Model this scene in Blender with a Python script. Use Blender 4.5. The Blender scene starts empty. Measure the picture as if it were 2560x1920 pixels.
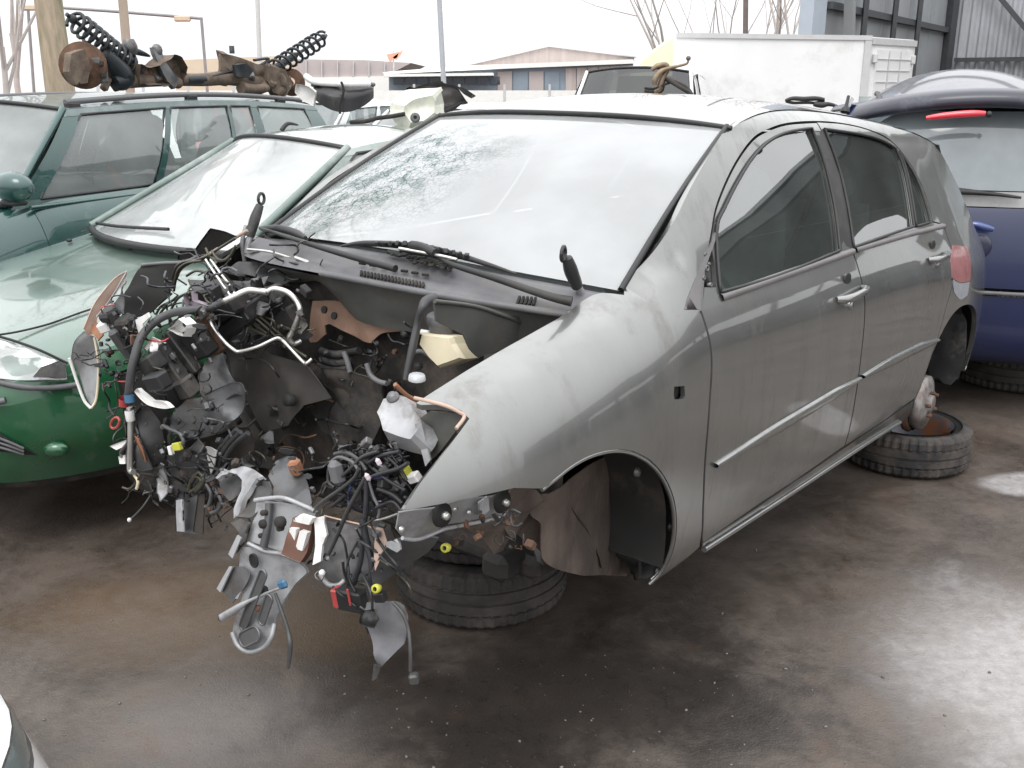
import bpy, bmesh, math, random
from mathutils import Vector, Matrix, noise
from mathutils.geometry import delaunay_2d_cdt
V = Vector
rnd = random.Random(7)
SC = bpy.context.scene
COL = SC.collection

# ------------------------------------------------------------------ camera
CAM_H, CAM_T, FPX = 1.68, math.radians(16.81), 2450.0     # eye height, pitch, focal length for a 2560 wide frame
cam_d = bpy.data.cameras.new('camera')
cam = bpy.data.objects.new('camera', cam_d)
COL.objects.link(cam)
cam.location = (0, 0, CAM_H)
cam.rotation_euler = (math.pi/2 - CAM_T, 0, 0)
cam_d.sensor_width = 36
cam_d.lens = 36*FPX/2560
cam_d.clip_start = .05
cam_d.clip_end = 2000
SC.camera = cam

# ------------------------------------------------------------------ overcast sky and weak sun
SUN_EL, SUN_ROT = math.radians(55), math.radians(200)
w = bpy.data.worlds.new('World')
SC.world = w
w.use_nodes = True
wn, wl = w.node_tree.nodes, w.node_tree.links
wn.clear()
wo = wn.new('ShaderNodeOutputWorld')
bg = wn.new('ShaderNodeBackground')
sky = wn.new('ShaderNodeTexSky')
sky.sky_type = 'NISHITA'
sky.sun_disc = False
sky.sun_elevation = SUN_EL
sky.sun_rotation = SUN_ROT
sky.air_density = 2.0
sky.dust_density = 6.0
sky.ozone_density = 1.0
bw = wn.new('ShaderNodeHueSaturation')          # cloud cover takes the blue out of the sky
bw.inputs['Saturation'].default_value = .06
mixc = wn.new('ShaderNodeMix')
mixc.data_type = 'RGBA'
mixc.inputs[0].default_value = .8               # the even grey white of a closed cloud deck, brighter overhead than at the horizon
wtc = wn.new('ShaderNodeTexCoord')
wsep = wn.new('ShaderNodeSeparateXYZ')
wl.new(wtc.outputs['Generated'], wsep.inputs[0])
wmr = wn.new('ShaderNodeMapRange')
wmr.inputs[1].default_value = 0; wmr.inputs[2].default_value = 1
wmr.inputs[3].default_value = 1; wmr.inputs[4].default_value = 2.6
wl.new(wsep.outputs['Z'], wmr.inputs[0])
wvm = wn.new('ShaderNodeVectorMath')
wvm.operation = 'SCALE'
wvm.inputs[0].default_value = (9.0, 9.1, 9.3)
wl.new(wmr.outputs[0], wvm.inputs['Scale'])
wl.new(wvm.outputs[0], mixc.inputs[7])
wl.new(sky.outputs[0], bw.inputs['Color'])
wl.new(bw.outputs[0], mixc.inputs[6])
wl.new(mixc.outputs[2], bg.inputs['Color'])
bg.inputs['Strength'].default_value = .12
wl.new(bg.outputs[0], wo.inputs[0])
sun_d = bpy.data.lights.new('sun', 'SUN')
sun_d.energy = .7
sun_d.angle = math.radians(25)
sun_d.color = (1, .97, .93)
sun = bpy.data.objects.new('sun', sun_d)
COL.objects.link(sun)
_sd = V((math.cos(SUN_EL)*math.sin(SUN_ROT), math.cos(SUN_EL)*math.cos(SUN_ROT), math.sin(SUN_EL)))
sun.rotation_euler = _sd.to_track_quat('Z', 'Y').to_euler()
SC.view_settings.view_transform = 'Standard'
SC.view_settings.look = 'None'
SC.view_settings.exposure = .28
SC.view_settings.gamma = 1
SC.view_settings.use_curve_mapping = False

# ------------------------------------------------------------------ tags
def tag(o, label=None, cat=None, group=None, kind=None):
    if label: o['label'] = label
    if cat: o['category'] = cat
    if group: o['group'] = group
    if kind: o['kind'] = kind
    return o

def empty(name, M=None, label=None, cat=None, group=None):
    o = bpy.data.objects.new(name, None)
    COL.objects.link(o)
    o.empty_display_size = .1
    if M is not None: o.matrix_world = M
    return tag(o, label, cat, group)

# ------------------------------------------------------------------ materials
def nodes_of(m):
    m.use_nodes = True
    return m.node_tree.nodes, m.node_tree.links

def mat(name, col, rough=.5, metal=0., coat=0., coat_r=.05, var=.25, vscale=9., col2=None, bump=0., bscale=60., alpha=1., spec=.5, stretch=(1, 1, 1), thr=(.35, .7), dirt=None, dirt_amt=.5, dirt_scale=3., rvar=.12):
    """principled surface with uneven colour, uneven gloss, fine relief and an optional second layer of dirt or rust"""
    m = bpy.data.materials.new(name)
    n, l = nodes_of(m)
    b = n['Principled BSDF']
    tc = n.new('ShaderNodeTexCoord')
    mp = n.new('ShaderNodeMapping')
    mp.inputs['Scale'].default_value = stretch
    l.new(tc.outputs['Object'], mp.inputs[0])
    nz = n.new('ShaderNodeTexNoise')
    nz.inputs['Scale'].default_value = vscale
    nz.inputs['Detail'].default_value = 7
    nz.inputs['Roughness'].default_value = .62
    l.new(mp.outputs[0], nz.inputs['Vector'])
    rp = n.new('ShaderNodeValToRGB')
    c2 = col2 or tuple(c*(1-var) for c in col)
    rp.color_ramp.elements[0].position = thr[0]
    rp.color_ramp.elements[1].position = thr[1]
    rp.color_ramp.elements[0].color = (*c2, 1)
    rp.color_ramp.elements[1].color = (*col, 1)
    l.new(nz.outputs['Fac'], rp.inputs[0])
    last = rp.outputs[0]
    rough_add = None
    if dirt:
        n2 = n.new('ShaderNodeTexNoise')
        n2.inputs['Scale'].default_value = dirt_scale
        n2.inputs['Detail'].default_value = 9
        n2.inputs['Roughness'].default_value = .7
        l.new(mp.outputs[0], n2.inputs['Vector'])
        mr = n.new('ShaderNodeMapRange')
        mr.inputs[1].default_value = .62 - .3*dirt_amt
        mr.inputs[2].default_value = .78 - .2*dirt_amt
        l.new(n2.outputs['Fac'], mr.inputs[0])
        mx = n.new('ShaderNodeMix')
        mx.data_type = 'RGBA'
        l.new(mr.outputs[0], mx.inputs[0])
        l.new(last, mx.inputs[6])
        mx.inputs[7].default_value = (*dirt, 1)
        last = mx.outputs[2]
        rough_add = mr.outputs[0]
    l.new(last, b.inputs['Base Color'])
    mrr = n.new('ShaderNodeMapRange')
    mrr.inputs[3].default_value = max(0, rough-rvar)
    mrr.inputs[4].default_value = min(1, rough+rvar)
    l.new(nz.outputs['Fac'], mrr.inputs[0])
    rl = mrr.outputs[0]
    if rough_add:
        ma = n.new('ShaderNodeMath')
        ma.operation = 'MULTIPLY_ADD'
        ma.use_clamp = True
        l.new(rough_add, ma.inputs[0])
        ma.inputs[1].default_value = .3
        l.new(rl, ma.inputs[2])
        rl = ma.outputs[0]
    l.new(rl, b.inputs['Roughness'])
    b.inputs['Metallic'].default_value = metal
    b.inputs['Coat Weight'].default_value = coat
    b.inputs['Coat Roughness'].default_value = coat_r
    b.inputs['Specular IOR Level'].default_value = spec
    b.inputs['Alpha'].default_value = alpha
    if bump:
        n3 = n.new('ShaderNodeTexNoise')
        n3.inputs['Scale'].default_value = bscale
        n3.inputs['Detail'].default_value = 4
        l.new(mp.outputs[0], n3.inputs['Vector'])
        bp = n.new('ShaderNodeBump')
        bp.inputs['Strength'].default_value = bump
        bp.inputs['Distance'].default_value = .01
        l.new(n3.outputs['Fac'], bp.inputs['Height'])
        l.new(bp.outputs[0], b.inputs['Normal'])
    return m

def glass(name, tint=(.7, .78, .76), frost=0., frost_col=(.8, .84, .84), rough=.02, fscale=3., dirty=.12, ior=1.65):
    """thin car glass: clear or tinted pane with sky reflections, a film of dirt, and frosting where it is crazed"""
    m = bpy.data.materials.new(name)
    n, l = nodes_of(m)
    out = n['Material Output']
    n.remove(n['Principled BSDF'])
    tr = n.new('ShaderNodeBsdfTransparent')
    tr.inputs[0].default_value = (*tint, 1)
    gl = n.new('ShaderNodeBsdfGlossy')
    gl.inputs['Roughness'].default_value = rough
    gl.inputs['Color'].default_value = (1, 1, 1, 1)
    df = n.new('ShaderNodeBsdfDiffuse')
    df.inputs[0].default_value = (*frost_col, 1)
    tl = n.new('ShaderNodeBsdfTranslucent')
    tl.inputs[0].default_value = (*frost_col, 1)
    fr = n.new('ShaderNodeFresnel')
    fr.inputs['IOR'].default_value = ior
    dm = n.new('ShaderNodeMixShader')
    dm.inputs[0].default_value = .3
    l.new(df.outputs[0], dm.inputs[1]); l.new(tl.outputs[0], dm.inputs[2])
    tc = n.new('ShaderNodeTexCoord')
    nz = n.new('ShaderNodeTexNoise')
    nz.inputs['Scale'].default_value = fscale
    nz.inputs['Detail'].default_value = 6
    l.new(tc.outputs['Object'], nz.inputs['Vector'])
    mr = n.new('ShaderNodeMapRange')
    mr.inputs[3].default_value = max(0, frost-dirty)
    mr.inputs[4].default_value = min(1, frost+dirty)
    mr.inputs[1].default_value = .3; mr.inputs[2].default_value = .7
    l.new(nz.outputs['Fac'], mr.inputs[0])
    s1 = n.new('ShaderNodeMixShader')
    l.new(mr.outputs[0], s1.inputs[0])
    l.new(tr.outputs[0], s1.inputs[1]); l.new(dm.outputs[0], s1.inputs[2])
    s2 = n.new('ShaderNodeMixShader')
    l.new(fr.outputs[0], s2.inputs[0])
    l.new(s1.outputs[0], s2.inputs[1]); l.new(gl.outputs[0], s2.inputs[2])
    l.new(s2.outputs[0], out.inputs[0])
    return m

# ------------------------------------------------------------------ mesh builder
class MB:
    def __init__(s): s.v, s.f, s.sm = [], [], []
    def add(s, vs, fs, smooth=False):
        k = len(s.v)
        s.v += [V(p) for p in vs]
        s.f += [tuple(i+k for i in f) for f in fs]
        s.sm += [smooth]*len(fs)
        return s
    def box(s, c, d, R=None, bev=0.):
        c = V(c); x, y, z = d[0]/2, d[1]/2, d[2]/2
        if bev:
            b = min(bev, x*.9, y*.9, z*.9)
            vs, fs = [], []
            for k, (zz, xx, yy) in enumerate([(-z, x-b, y-b), (-z+b, x, y), (z-b, x, y), (z, x-b, y-b)]):
                e = b if k in (1, 2) else 0
                vs += [(xx-e, yy, zz), (xx, yy-e, zz), (xx, -yy+e, zz), (xx-e, -yy, zz), (-xx+e, -yy, zz), (-xx, -yy+e, zz), (-xx, yy-e, zz), (-xx+e, yy, zz)] if e else \
                      [(xx, yy, zz), (xx, yy, zz), (xx, -yy, zz), (xx, -yy, zz), (-xx, -yy, zz), (-xx, -yy, zz), (-xx, yy, zz), (-xx, yy, zz)]
            for k in range(3):
                for i in range(8):
                    j = (i+1) % 8
                    fs.append((k*8+j, k*8+i, k*8+8+i, k*8+8+j))
            fs.append((0, 2, 4, 6)); fs.append((30, 28, 26, 24))
        else:
            vs = [(a*x, b_*y, c_*z) for c_ in (-1, 1) for b_ in (-1, 1) for a in (-1, 1)]
            fs = [(0, 2, 3, 1), (4, 5, 7, 6), (0, 1, 5, 4), (2, 6, 7, 3), (0, 4, 6, 2), (1, 3, 7, 5)]
        vs = [(R @ V(p) if R else V(p)) + c for p in vs]
        return s.add(vs, fs)
    def tube(s, pts, r, n=8, cap=True, smooth=True):
        pts = [V(p) for p in pts]
        m = len(pts)
        rs = r if isinstance(r, (list, tuple)) else [r]*m
        vs, fs = [], []
        t0 = (pts[1]-pts[0]).normalized()
        a = t0.orthogonal().normalized()
        for i in range(m):
            t = (pts[min(i+1, m-1)]-pts[max(i-1, 0)])
            t = t.normalized() if t.length > 1e-9 else t0
            a = (a - t*a.dot(t))
            a = a.normalized() if a.length > 1e-6 else t.orthogonal().normalized()
            b = t.cross(a)
            for k in range(n):
                q = 2*math.pi*k/n
                vs.append(pts[i]+(a*math.cos(q)+b*math.sin(q))*rs[i])
        for i in range(m-1):
            for k in range(n):
                j = (k+1) % n
                fs.append((i*n+k, i*n+j, i*n+n+j, i*n+n+k))
        s.add(vs, fs, smooth)
        if cap:
            s.add([vs[k] for k in range(n)][::-1], [tuple(range(n))])
            s.add([vs[(m-1)*n+k] for k in range(n)], [tuple(range(n))])
        return s
    def lathe(s, prof, c, axis=(0, 0, 1), n=32, smooth=True, closed=False):
        """prof: list of (radius, height along axis)"""
        c = V(c); ax = V(axis).normalized(); a = ax.orthogonal().normalized(); b = ax.cross(a)
        vs, fs = [], []
        m = len(prof)
        for (r, h) in prof:
            for k in range(n):
                q = 2*math.pi*k/n
                vs.append(c+ax*h+(a*math.cos(q)+b*math.sin(q))*r)
        for i in range(m if closed else m-1):
            i2 = (i+1) % m
            for k in range(n):
                j = (k+1) % n
                fs.append((i*n+k, i*n+j, i2*n+j, i2*n+k))
        return s.add(vs, fs, smooth)
    def grid(s, rows, smooth=True):
        m, n = len(rows), len(rows[0])
        vs = [p for r in rows for p in r]
        fs = [(i*n+k, i*n+k+1, i*n+n+k+1, i*n+n+k) for i in range(m-1) for k in range(n-1)]
        return s.add(vs, fs, smooth)
    def sheet(s, pts, th=.004, nrm=None):
        """thick plate over a roughly flat outline"""
        pts = [V(p) for p in pts]
        if nrm is None:
            nrm = V((0, 0, 0))
            for i in range(len(pts)):
                nrm += pts[i].cross(pts[(i+1) % len(pts)])
        nrm = V(nrm).normalized()
        n = len(pts)
        vs = [p+nrm*th/2 for p in pts]+[p-nrm*th/2 for p in pts]
        fs = [tuple(range(n)), tuple(range(2*n-1, n-1, -1))]
        fs += [(i, i+n, (i+1) % n+n, (i+1) % n) for i in range(n)]
        return s.add(vs, fs)
    def ball(s, c, r, n=10, sq=(1, 1, 1), R=None, jit=0., seed=0):
        c = V(c); vs, fs = [], []
        m = n//2+1
        for i in range(m+1):
            th = math.pi*i/m
            for k in range(n):
                q = 2*math.pi*k/n
                p = V((math.sin(th)*math.cos(q)*sq[0], math.sin(th)*math.sin(q)*sq[1], math.cos(th)*sq[2]))*r
                if jit: p *= 1+jit*noise.noise(p/r*1.7+V((seed, seed*.7, 0)))
                vs.append(c+(R @ p if R else p))
        for i in range(m):
            for k in range(n):
                j = (k+1) % n
                fs.append((i*n+k, i*n+n+k, i*n+n+j, i*n+j))
        return s.add(vs, fs, True)
    def build(s, name, m, parent=None, label=None):
        me = bpy.data.meshes.new(name)
        me.from_pydata([tuple(p) for p in s.v], [], s.f)
        me.polygons.foreach_set('use_smooth', s.sm)
        if m: me.materials.append(m)
        me.validate(); me.update()
        o = bpy.data.objects.new(name, me)
        COL.objects.link(o)
        if parent: o.parent = parent
        if label: o['label'] = label
        return o

def spline(pts, n=6, closed=False):
    """Catmull-Rom through points"""
    pts = [V(p) for p in pts]; m = len(pts); out = []
    rng = range(m if closed else m-1)
    for i in rng:
        if closed: p0, p1, p2, p3 = pts[i-1], pts[i], pts[(i+1) % m], pts[(i+2) % m]
        else: p0, p1, p2, p3 = pts[max(i-1, 0)], pts[i], pts[i+1], pts[min(i+2, m-1)]
        for k in range(n):
            t = k/n
            out.append(.5*((2*p1)+(p2-p0)*t+(2*p0-5*p1+4*p2-p3)*t*t+(3*p1-p0-3*p2+p3)*t**3))
    if not closed: out.append(pts[-1])
    return out

def lerp1(x, tab):
    """smooth 1-D table lookup, tab sorted by x"""
    if x <= tab[0][0]: return tab[0][1]
    if x >= tab[-1][0]: return tab[-1][1]
    for i in range(len(tab)-1):
        if x <= tab[i+1][0]:
            x0, y0 = tab[i]; x1, y1 = tab[i+1]
            h = x1-x0
            def sl(j):
                if j <= 0: return (tab[1][1]-tab[0][1])/(tab[1][0]-tab[0][0])
                if j >= len(tab)-1: return (tab[-1][1]-tab[-2][1])/(tab[-1][0]-tab[-2][0])
                return (tab[j+1][1]-tab[j-1][1])/(tab[j+1][0]-tab[j-1][0])
            m0, m1 = sl(i)*h, sl(i+1)*h
            t = (x-x0)/h
            return (2*t**3-3*t*t+1)*y0+(t**3-2*t*t+t)*m0+(-2*t**3+3*t*t)*y1+(t**3-t*t)*m1

def sstep(a, b, x):
    t = min(1, max(0, (x-a)/(b-a)))
    return t*t*(3-2*t)

# ------------------------------------------------------------------ measuring: a picture point to a ray, a ray to a surface of the place
CF, CU = V((0, math.cos(CAM_T), -math.sin(CAM_T))), V((0, math.sin(CAM_T), math.cos(CAM_T)))
CO = V((0, 0, CAM_H))
def ray(u, v): return (CF + V((1, 0, 0))*((u-1280)/FPX) - CU*((v-960)/FPX))
class Zm:
    def __init__(s, x0, y0, w): s.x0, s.y0, s.k = x0, y0, w/2212
    def __call__(s, x, y): return (s.x0+x*s.k, s.y0+y*s.k)
F = Zm(0, 0, 2560)
ZA, ZB, ZC, ZD = Zm(1660, 0, 900), Zm(1700, 500, 860), Zm(900, 800, 900), Zm(1660, 1000, 900)
ZE, ZF, ZG, ZH = Zm(150, 500, 700), Zm(600, 500, 700), Zm(250, 950, 700), Zm(500, 1150, 700*2212/1936)
ZI, ZJ, ZK = Zm(0, 0, 900), Zm(800, 0, 900), Zm(0, 600, 900)
def on_plane(uv, axis, val, M=None):
    """where the sight line through uv meets local axis = val of frame M"""
    o, d = CO, ray(*uv)
    if M is not None:
        Mi = M.inverted(); o2 = Mi @ o; d = (Mi.to_3x3() @ d); o = o2
    return o + d*((val-o[axis])/d[axis])
def on_surf(uv, fn, M, t0=1.2, t1=9.):
    Mi = M.inverted(); o = Mi @ CO; d = Mi.to_3x3() @ ray(*uv)
    last = fn(o+d*t0); n = 160; pt = t0
    for i in range(1, n+1):
        t = t0+(t1-t0)*i/n
        c = fn(o+d*t)
        if (c < 0) != (last < 0):
            a, b = pt, t
            for _ in range(30):
                m = (a+b)/2
                if (fn(o+d*m) < 0) == (last < 0): a = m
                else: b = m
            return o+d*((a+b)/2)
        last = c; pt = t
    return None

# ------------------------------------------------------------------ panels cut from a curved body surface
def inside(p, poly):
    x, y = p[0], p[1]; c = False; j = len(poly)-1
    for i in range(len(poly)):
        xi, yi = poly[i]; xj, yj = poly[j]
        if (yi > y) != (yj > y) and x < (xj-xi)*(y-yi)/(yj-yi)+xi: c = not c
        j = i
    return c
def smooth_poly(pts, corner=38, step=.03):
    """round the digitised outline between its real corners"""
    n = len(pts); P = [V((p[0], p[1])) for p in pts]; out = []
    def is_c(i):
        a = P[i]-P[i-1]; b = P[(i+1) % n]-P[i]
        if a.length < 1e-6 or b.length < 1e-6: return True
        return a.angle(b) > math.radians(corner)
    cs = [is_c(i) for i in range(n)]
    for i in range(n):
        p1, p2 = P[i], P[(i+1) % n]
        p0 = p1 if cs[i] else P[i-1]
        p3 = p2 if cs[(i+1) % n] else P[(i+2) % n]
        k = max(1, int((p2-p1).length/step+.5))
        for q in range(k):
            t = q/k
            c = .5*((2*p1)+(p2-p0)*t+(2*p0-5*p1+4*p2-p3)*t*t+(3*p1-p0-3*p2+p3)*t**3) if k > 1 else p1
            out.append((c.x, c.y))
    return out
def panel(name, poly, mapf, m, parent, holes=(), step=.035, thick=.014, corner=38, label=None, off=0., round_edge=.0025):
    poly = smooth_poly(poly, corner, step*.6)
    holes = [smooth_poly(h, corner, step*.6) for h in holes]
    vs, es = [], []
    for lp in [poly]+holes:
        k = len(vs)
        vs += [V(p) for p in lp]
        es += [(k+i, k+(i+1) % len(lp)) for i in range(len(lp))]
    nb = len(vs)
    xs = [p[0] for p in poly]; ys = [p[1] for p in poly]
    nx, ny = int((max(xs)-min(xs))/step)+1, int((max(ys)-min(ys))/step)+1
    bl = [p.copy() for p in vs]
    for i in range(nx+1):
        for j in range(ny+1):
            p = V((min(xs)+i*step+(j % 2)*step*.5, min(ys)+j*step))
            if inside(p, poly) and not any(inside(p, h) for h in holes):
                if min((q-p).length_squared for q in bl) > (step*.45)**2: vs.append(p)
    r = delaunay_2d_cdt(vs, es, [], 0, 1e-5)
    ov, of = r[0], r[2]
    oo = r[3]
    bound = [any(q < nb for q in o) if o else True for o in oo]
    tris = []
    for f in of:
        c = sum((ov[i] for i in f), V((0, 0)))/len(f)
        if inside(c, poly) and not any(inside(c, h) for h in holes): tris.append(f)
    P, N = [], []
    e = 2e-3
    for p in ov:
        a = mapf(p[0], p[1]); bx = mapf(p[0]+e, p[1])-mapf(p[0]-e, p[1]); by = mapf(p[0], p[1]+e)-mapf(p[0], p[1]-e)
        nn = bx.cross(by)
        nn = nn.normalized() if nn.length > 1e-12 else V((0, 0, 1))
        P.append(a); N.append(nn)
    # outward: away from the axis of the car, or up
    s = sum(1 if (q.y*nn.y+(nn.z*.35)) > 0 else -1 for q, nn in zip(P, N))
    flip = s < 0
    if flip: N = [-q for q in N]
    P = [q+nn*(off-(round_edge if b else 0)) for q, nn, b in zip(P, N, bound)]
    verts = [tuple(q) for q in P]; faces = []; lnorm = []
    for f in tris:
        f = list(f)
        nrm = (P[f[1]]-P[f[0]]).cross(P[f[2]]-P[f[0]])
        if nrm.dot(N[f[0]]) < 0: f.reverse()
        faces.append(tuple(f)); lnorm += [tuple(N[i]) for i in f]
    nt = len(faces)
    ec = {}
    for f in faces:
        for i in range(len(f)):
            a, b = f[i], f[(i+1) % len(f)]
            ec[(a, b)] = 1
    rim = [(a, b) for (a, b) in ec if (b, a) not in ec]
    back = {}
    for a, b in rim:
        for q in (a, b):
            if q not in back:
                back[q] = len(verts); verts.append(tuple(P[q]-N[q]*thick))
    for a, b in rim:
        f = (b, a, back[a], back[b])
        nn = (P[a]-P[b]).cross(N[a]*-1)
        nn = nn.normalized() if nn.length > 1e-9 else N[a]
        faces.append(f); lnorm += [tuple(nn)]*4
    me = bpy.data.meshes.new(name)
    me.from_pydata(verts, [], faces)
    me.polygons.foreach_set('use_smooth', [True]*len(faces))
    me.materials.append(m)
    me.update()
    me.normals_split_custom_set(lnorm)
    ob = bpy.data.objects.new(name, me)
    COL.objects.link(ob)
    if parent: ob.parent = parent
    if label: ob['label'] = label
    return ob

# ------------------------------------------------------------------ shared materials
M_PAINT = mat('grey metallic paint', (.238, .242, .232), rough=.29, metal=.8, coat=1., coat_r=.03, var=.14, vscale=2.6, stretch=(2.2, 2.2, .45), dirt=(.15, .143, .13), dirt_amt=.36, dirt_scale=3.2, rvar=.06)
M_BLACKPL = mat('black trim plastic', (.018, .018, .019), rough=.5, var=.4, vscale=30, dirt=(.06, .055, .05), dirt_amt=.3)
M_GREYPL = mat('grey weathered cowl plastic', (.13, .13, .137), rough=.5, var=.3, vscale=14, dirt=(.15, .14, .13), dirt_amt=.4, dirt_scale=6)
M_RUBBER = mat('rubber', (.022, .021, .021), rough=.7, var=.4, vscale=16, dirt=(.09, .075, .065), dirt_amt=.6, dirt_scale=7, bump=.15, bscale=120)
M_CHROME = mat('bare bright metal', (.62, .62, .6), rough=.25, metal=1, var=.25, vscale=20)
M_STEEL = mat('dull grey steel', (.2, .2, .205), rough=.45, metal=.6, var=.35, vscale=12, dirt=(.1, .07, .05), dirt_amt=.35, dirt_scale=8)
M_RUST = mat('rusty iron', (.16, .085, .05), rough=.85, metal=.2, var=.5, vscale=18, col2=(.06, .035, .025), bump=.4, bscale=60)
M_DARK = mat('dark underbody', (.018, .017, .016), rough=.75, var=.5, vscale=8, dirt=(.07, .055, .045), dirt_amt=.4, dirt_scale=5)
M_CLEAR = glass('clear side glass', tint=(.58, .70, .65), frost=.10, dirty=.04, rough=.01, ior=3.2, frost_col=(.5, .58, .55))
M_LAMP = glass('headlamp lens', tint=(.9, .92, .92), frost=.14, rough=.06, dirty=.1)

# ------------------------------------------------------------------ ground
def ground_mat():
    m = bpy.data.materials.new('stained wet concrete')
    n, l = nodes_of(m)
    b = n['Principled BSDF']
    tc = n.new('ShaderNodeTexCoord')
    def noi(sc, det=8, rough=.6, dist=0., vec=None):
        q = n.new('ShaderNodeTexNoise')
        q.inputs['Scale'].default_value = sc; q.inputs['Detail'].default_value = det; q.inputs['Roughness'].default_value = rough
        q.inputs['Distortion'].default_value = dist
        l.new(vec or tc.outputs['Object'], q.inputs['Vector'])
        return q.outputs['Fac']
    def rng(s, a, b_, c=0., d=1., smooth=True):
        q = n.new('ShaderNodeMapRange')
        if smooth: q.interpolation_type = 'SMOOTHSTEP'
        for i, x in zip((1, 2, 3, 4), (a, b_, c, d)): q.inputs[i].default_value = x
        l.new(s, q.inputs[0]); return q.outputs[0]
    def mix(f, a, c):
        q = n.new('ShaderNodeMix'); q.data_type = 'RGBA'
        l.new(f, q.inputs[0])
        for s, i in ((a, 6), (c, 7)):
            if isinstance(s, tuple): q.inputs[i].default_value = (*s, 1)
            else: l.new(s, q.inputs[i])
        return q.outputs[2]
    def math_(op, a, c=None):
        q = n.new('ShaderNodeMath'); q.operation = op; q.use_clamp = True
        l.new(a, q.inputs[0])
        if isinstance(c, (int, float)): q.inputs[1].default_value = c
        elif c is not None: l.new(c, q.inputs[1])
        return q.outputs[0]
    big = noi(.55, 6, .55, .2)
    mid = noi(2.6, 10, .7, .35)
    fine = noi(22, 8, .7)
    grit = noi(140, 3, .6)
    col = mix(rng(mid, .38, .66), (.042, .032, .025), (.108, .086, .071))
    col = mix(rng(fine, .3, .75, 0, .5), col, (.105, .088, .077))
    # sky sheen on wet ground painted in as pale concrete on the right, darker oil soaked ground by the wreck
    def blob(cx, cy, rx, ry, amp=.35):
        mp = n.new('ShaderNodeMapping'); mp.vector_type = 'POINT'
        mp.inputs['Location'].default_value = (-cx/rx, -cy/ry, 0)
        mp.inputs['Scale'].default_value = (1/rx, 1/ry, 0)
        l.new(tc.outputs['Object'], mp.inputs[0])
        ln = n.new('ShaderNodeVectorMath'); ln.operation = 'LENGTH'
        l.new(mp.outputs[0], ln.inputs[0])
        q = n.new('ShaderNodeMath'); q.operation = 'MULTIPLY_ADD'
        l.new(mid, q.inputs[0]); q.inputs[1].default_value = amp*2; q.inputs[2].default_value = -amp
        s = n.new('ShaderNodeMath'); s.operation = 'ADD'
        l.new(ln.outputs['Value'], s.inputs[0]); l.new(q.outputs[0], s.inputs[1])
        return s.outputs[0]
    pale = rng(blob(1.62, 2.5, .62, .75, .55), 1.1, .3)
    pale = math_('MAXIMUM', pale, rng(blob(2.45, 4.02, .42, .17, .25), 1.05, .75))
    col = mix(math_('MULTIPLY', pale, .6), col, mix(rng(fine, .3, .7), (.36, .345, .34), (.52, .505, .5)))
    pale2 = rng(blob(-.72, 2.32, .5, .3, .8), 1.1, .3)
    col = mix(math_('MULTIPLY', pale2, .45), col, (.2, .185, .178))
    oil = rng(blob(.12, 2.45, .95, .5, .9), 1.15, .35)
    col = mix(math_('MULTIPLY', oil, .75), col, (.02, .018, .017))
    mud = rng(blob(-1.0, 2.95, .8, .4, 1.), 1.1, .3)
    col = mix(math_('MULTIPLY', mud, .6), col, (.13, .088, .055))
    rusty = rng(noi(1.6, 8, .65, .4), .55, .72)
    col = mix(math_('MULTIPLY', rusty, .45), col, (.12, .07, .045))
    col = mix(rng(grit, .66, .74, 0, .5), col, (.3, .28, .27))
    l.new(col, b.inputs['Base Color'])
    wet = rng(noi(1.1, 8, .65, .3), .34, .7)
    wet = math_('MAXIMUM', wet, math_('MULTIPLY', oil, .8))
    rr = rng(wet, 0, 1, .62, .17, False)
    q = n.new('ShaderNodeMath'); q.operation = 'MULTIPLY_ADD'; q.use_clamp = True
    l.new(fine, q.inputs[0]); q.inputs[1].default_value = .22
    l.new(rr, q.inputs[2])
    s = n.new('ShaderNodeMath'); s.operation = 'SUBTRACT'; s.use_clamp = True
    l.new(q.outputs[0], s.inputs[0]); s.inputs[1].default_value = .08
    l.new(s.outputs[0], b.inputs['Roughness'])
    bp = n.new('ShaderNodeBump')
    bp.inputs['Distance'].default_value = .02
    hh = math_('ADD', math_('MULTIPLY', fine, .5), math_('MULTIPLY', grit, .35))
    l.new(hh, bp.inputs['Height'])
    l.new(rng(wet, 0, 1, .5, .14, False), bp.inputs['Strength'])
    l.new(bp.outputs[0], b.inputs['Normal'])
    return m
M_GROUND = ground_mat()
g = MB()
NG = 60
xs = [-40+80*i/NG for i in range(NG+1)]
g.add([(-400, -200, 0), (400, -200, 0), (400, 450, 0), (-400, 450, 0)], [(0, 1, 2, 3)])
tag(g.build('ground', M_GROUND), 'stained wet concrete yard with oily brown patches', kind='structure')

# ================================================================== the wrecked grey hatchback
CAR = Matrix.Translation((-.4468, 2.5862, .2399)) @ Matrix.Rotation(4.0418, 4, 'Z') @ Matrix.Rotation(-.0512, 4, 'Y') @ Matrix.Rotation(-.0124, 4, 'X')
car = empty('wrecked_car', CAR, 'grey five door hatchback with its whole front end torn away, up on old tyres', 'car')

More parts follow.
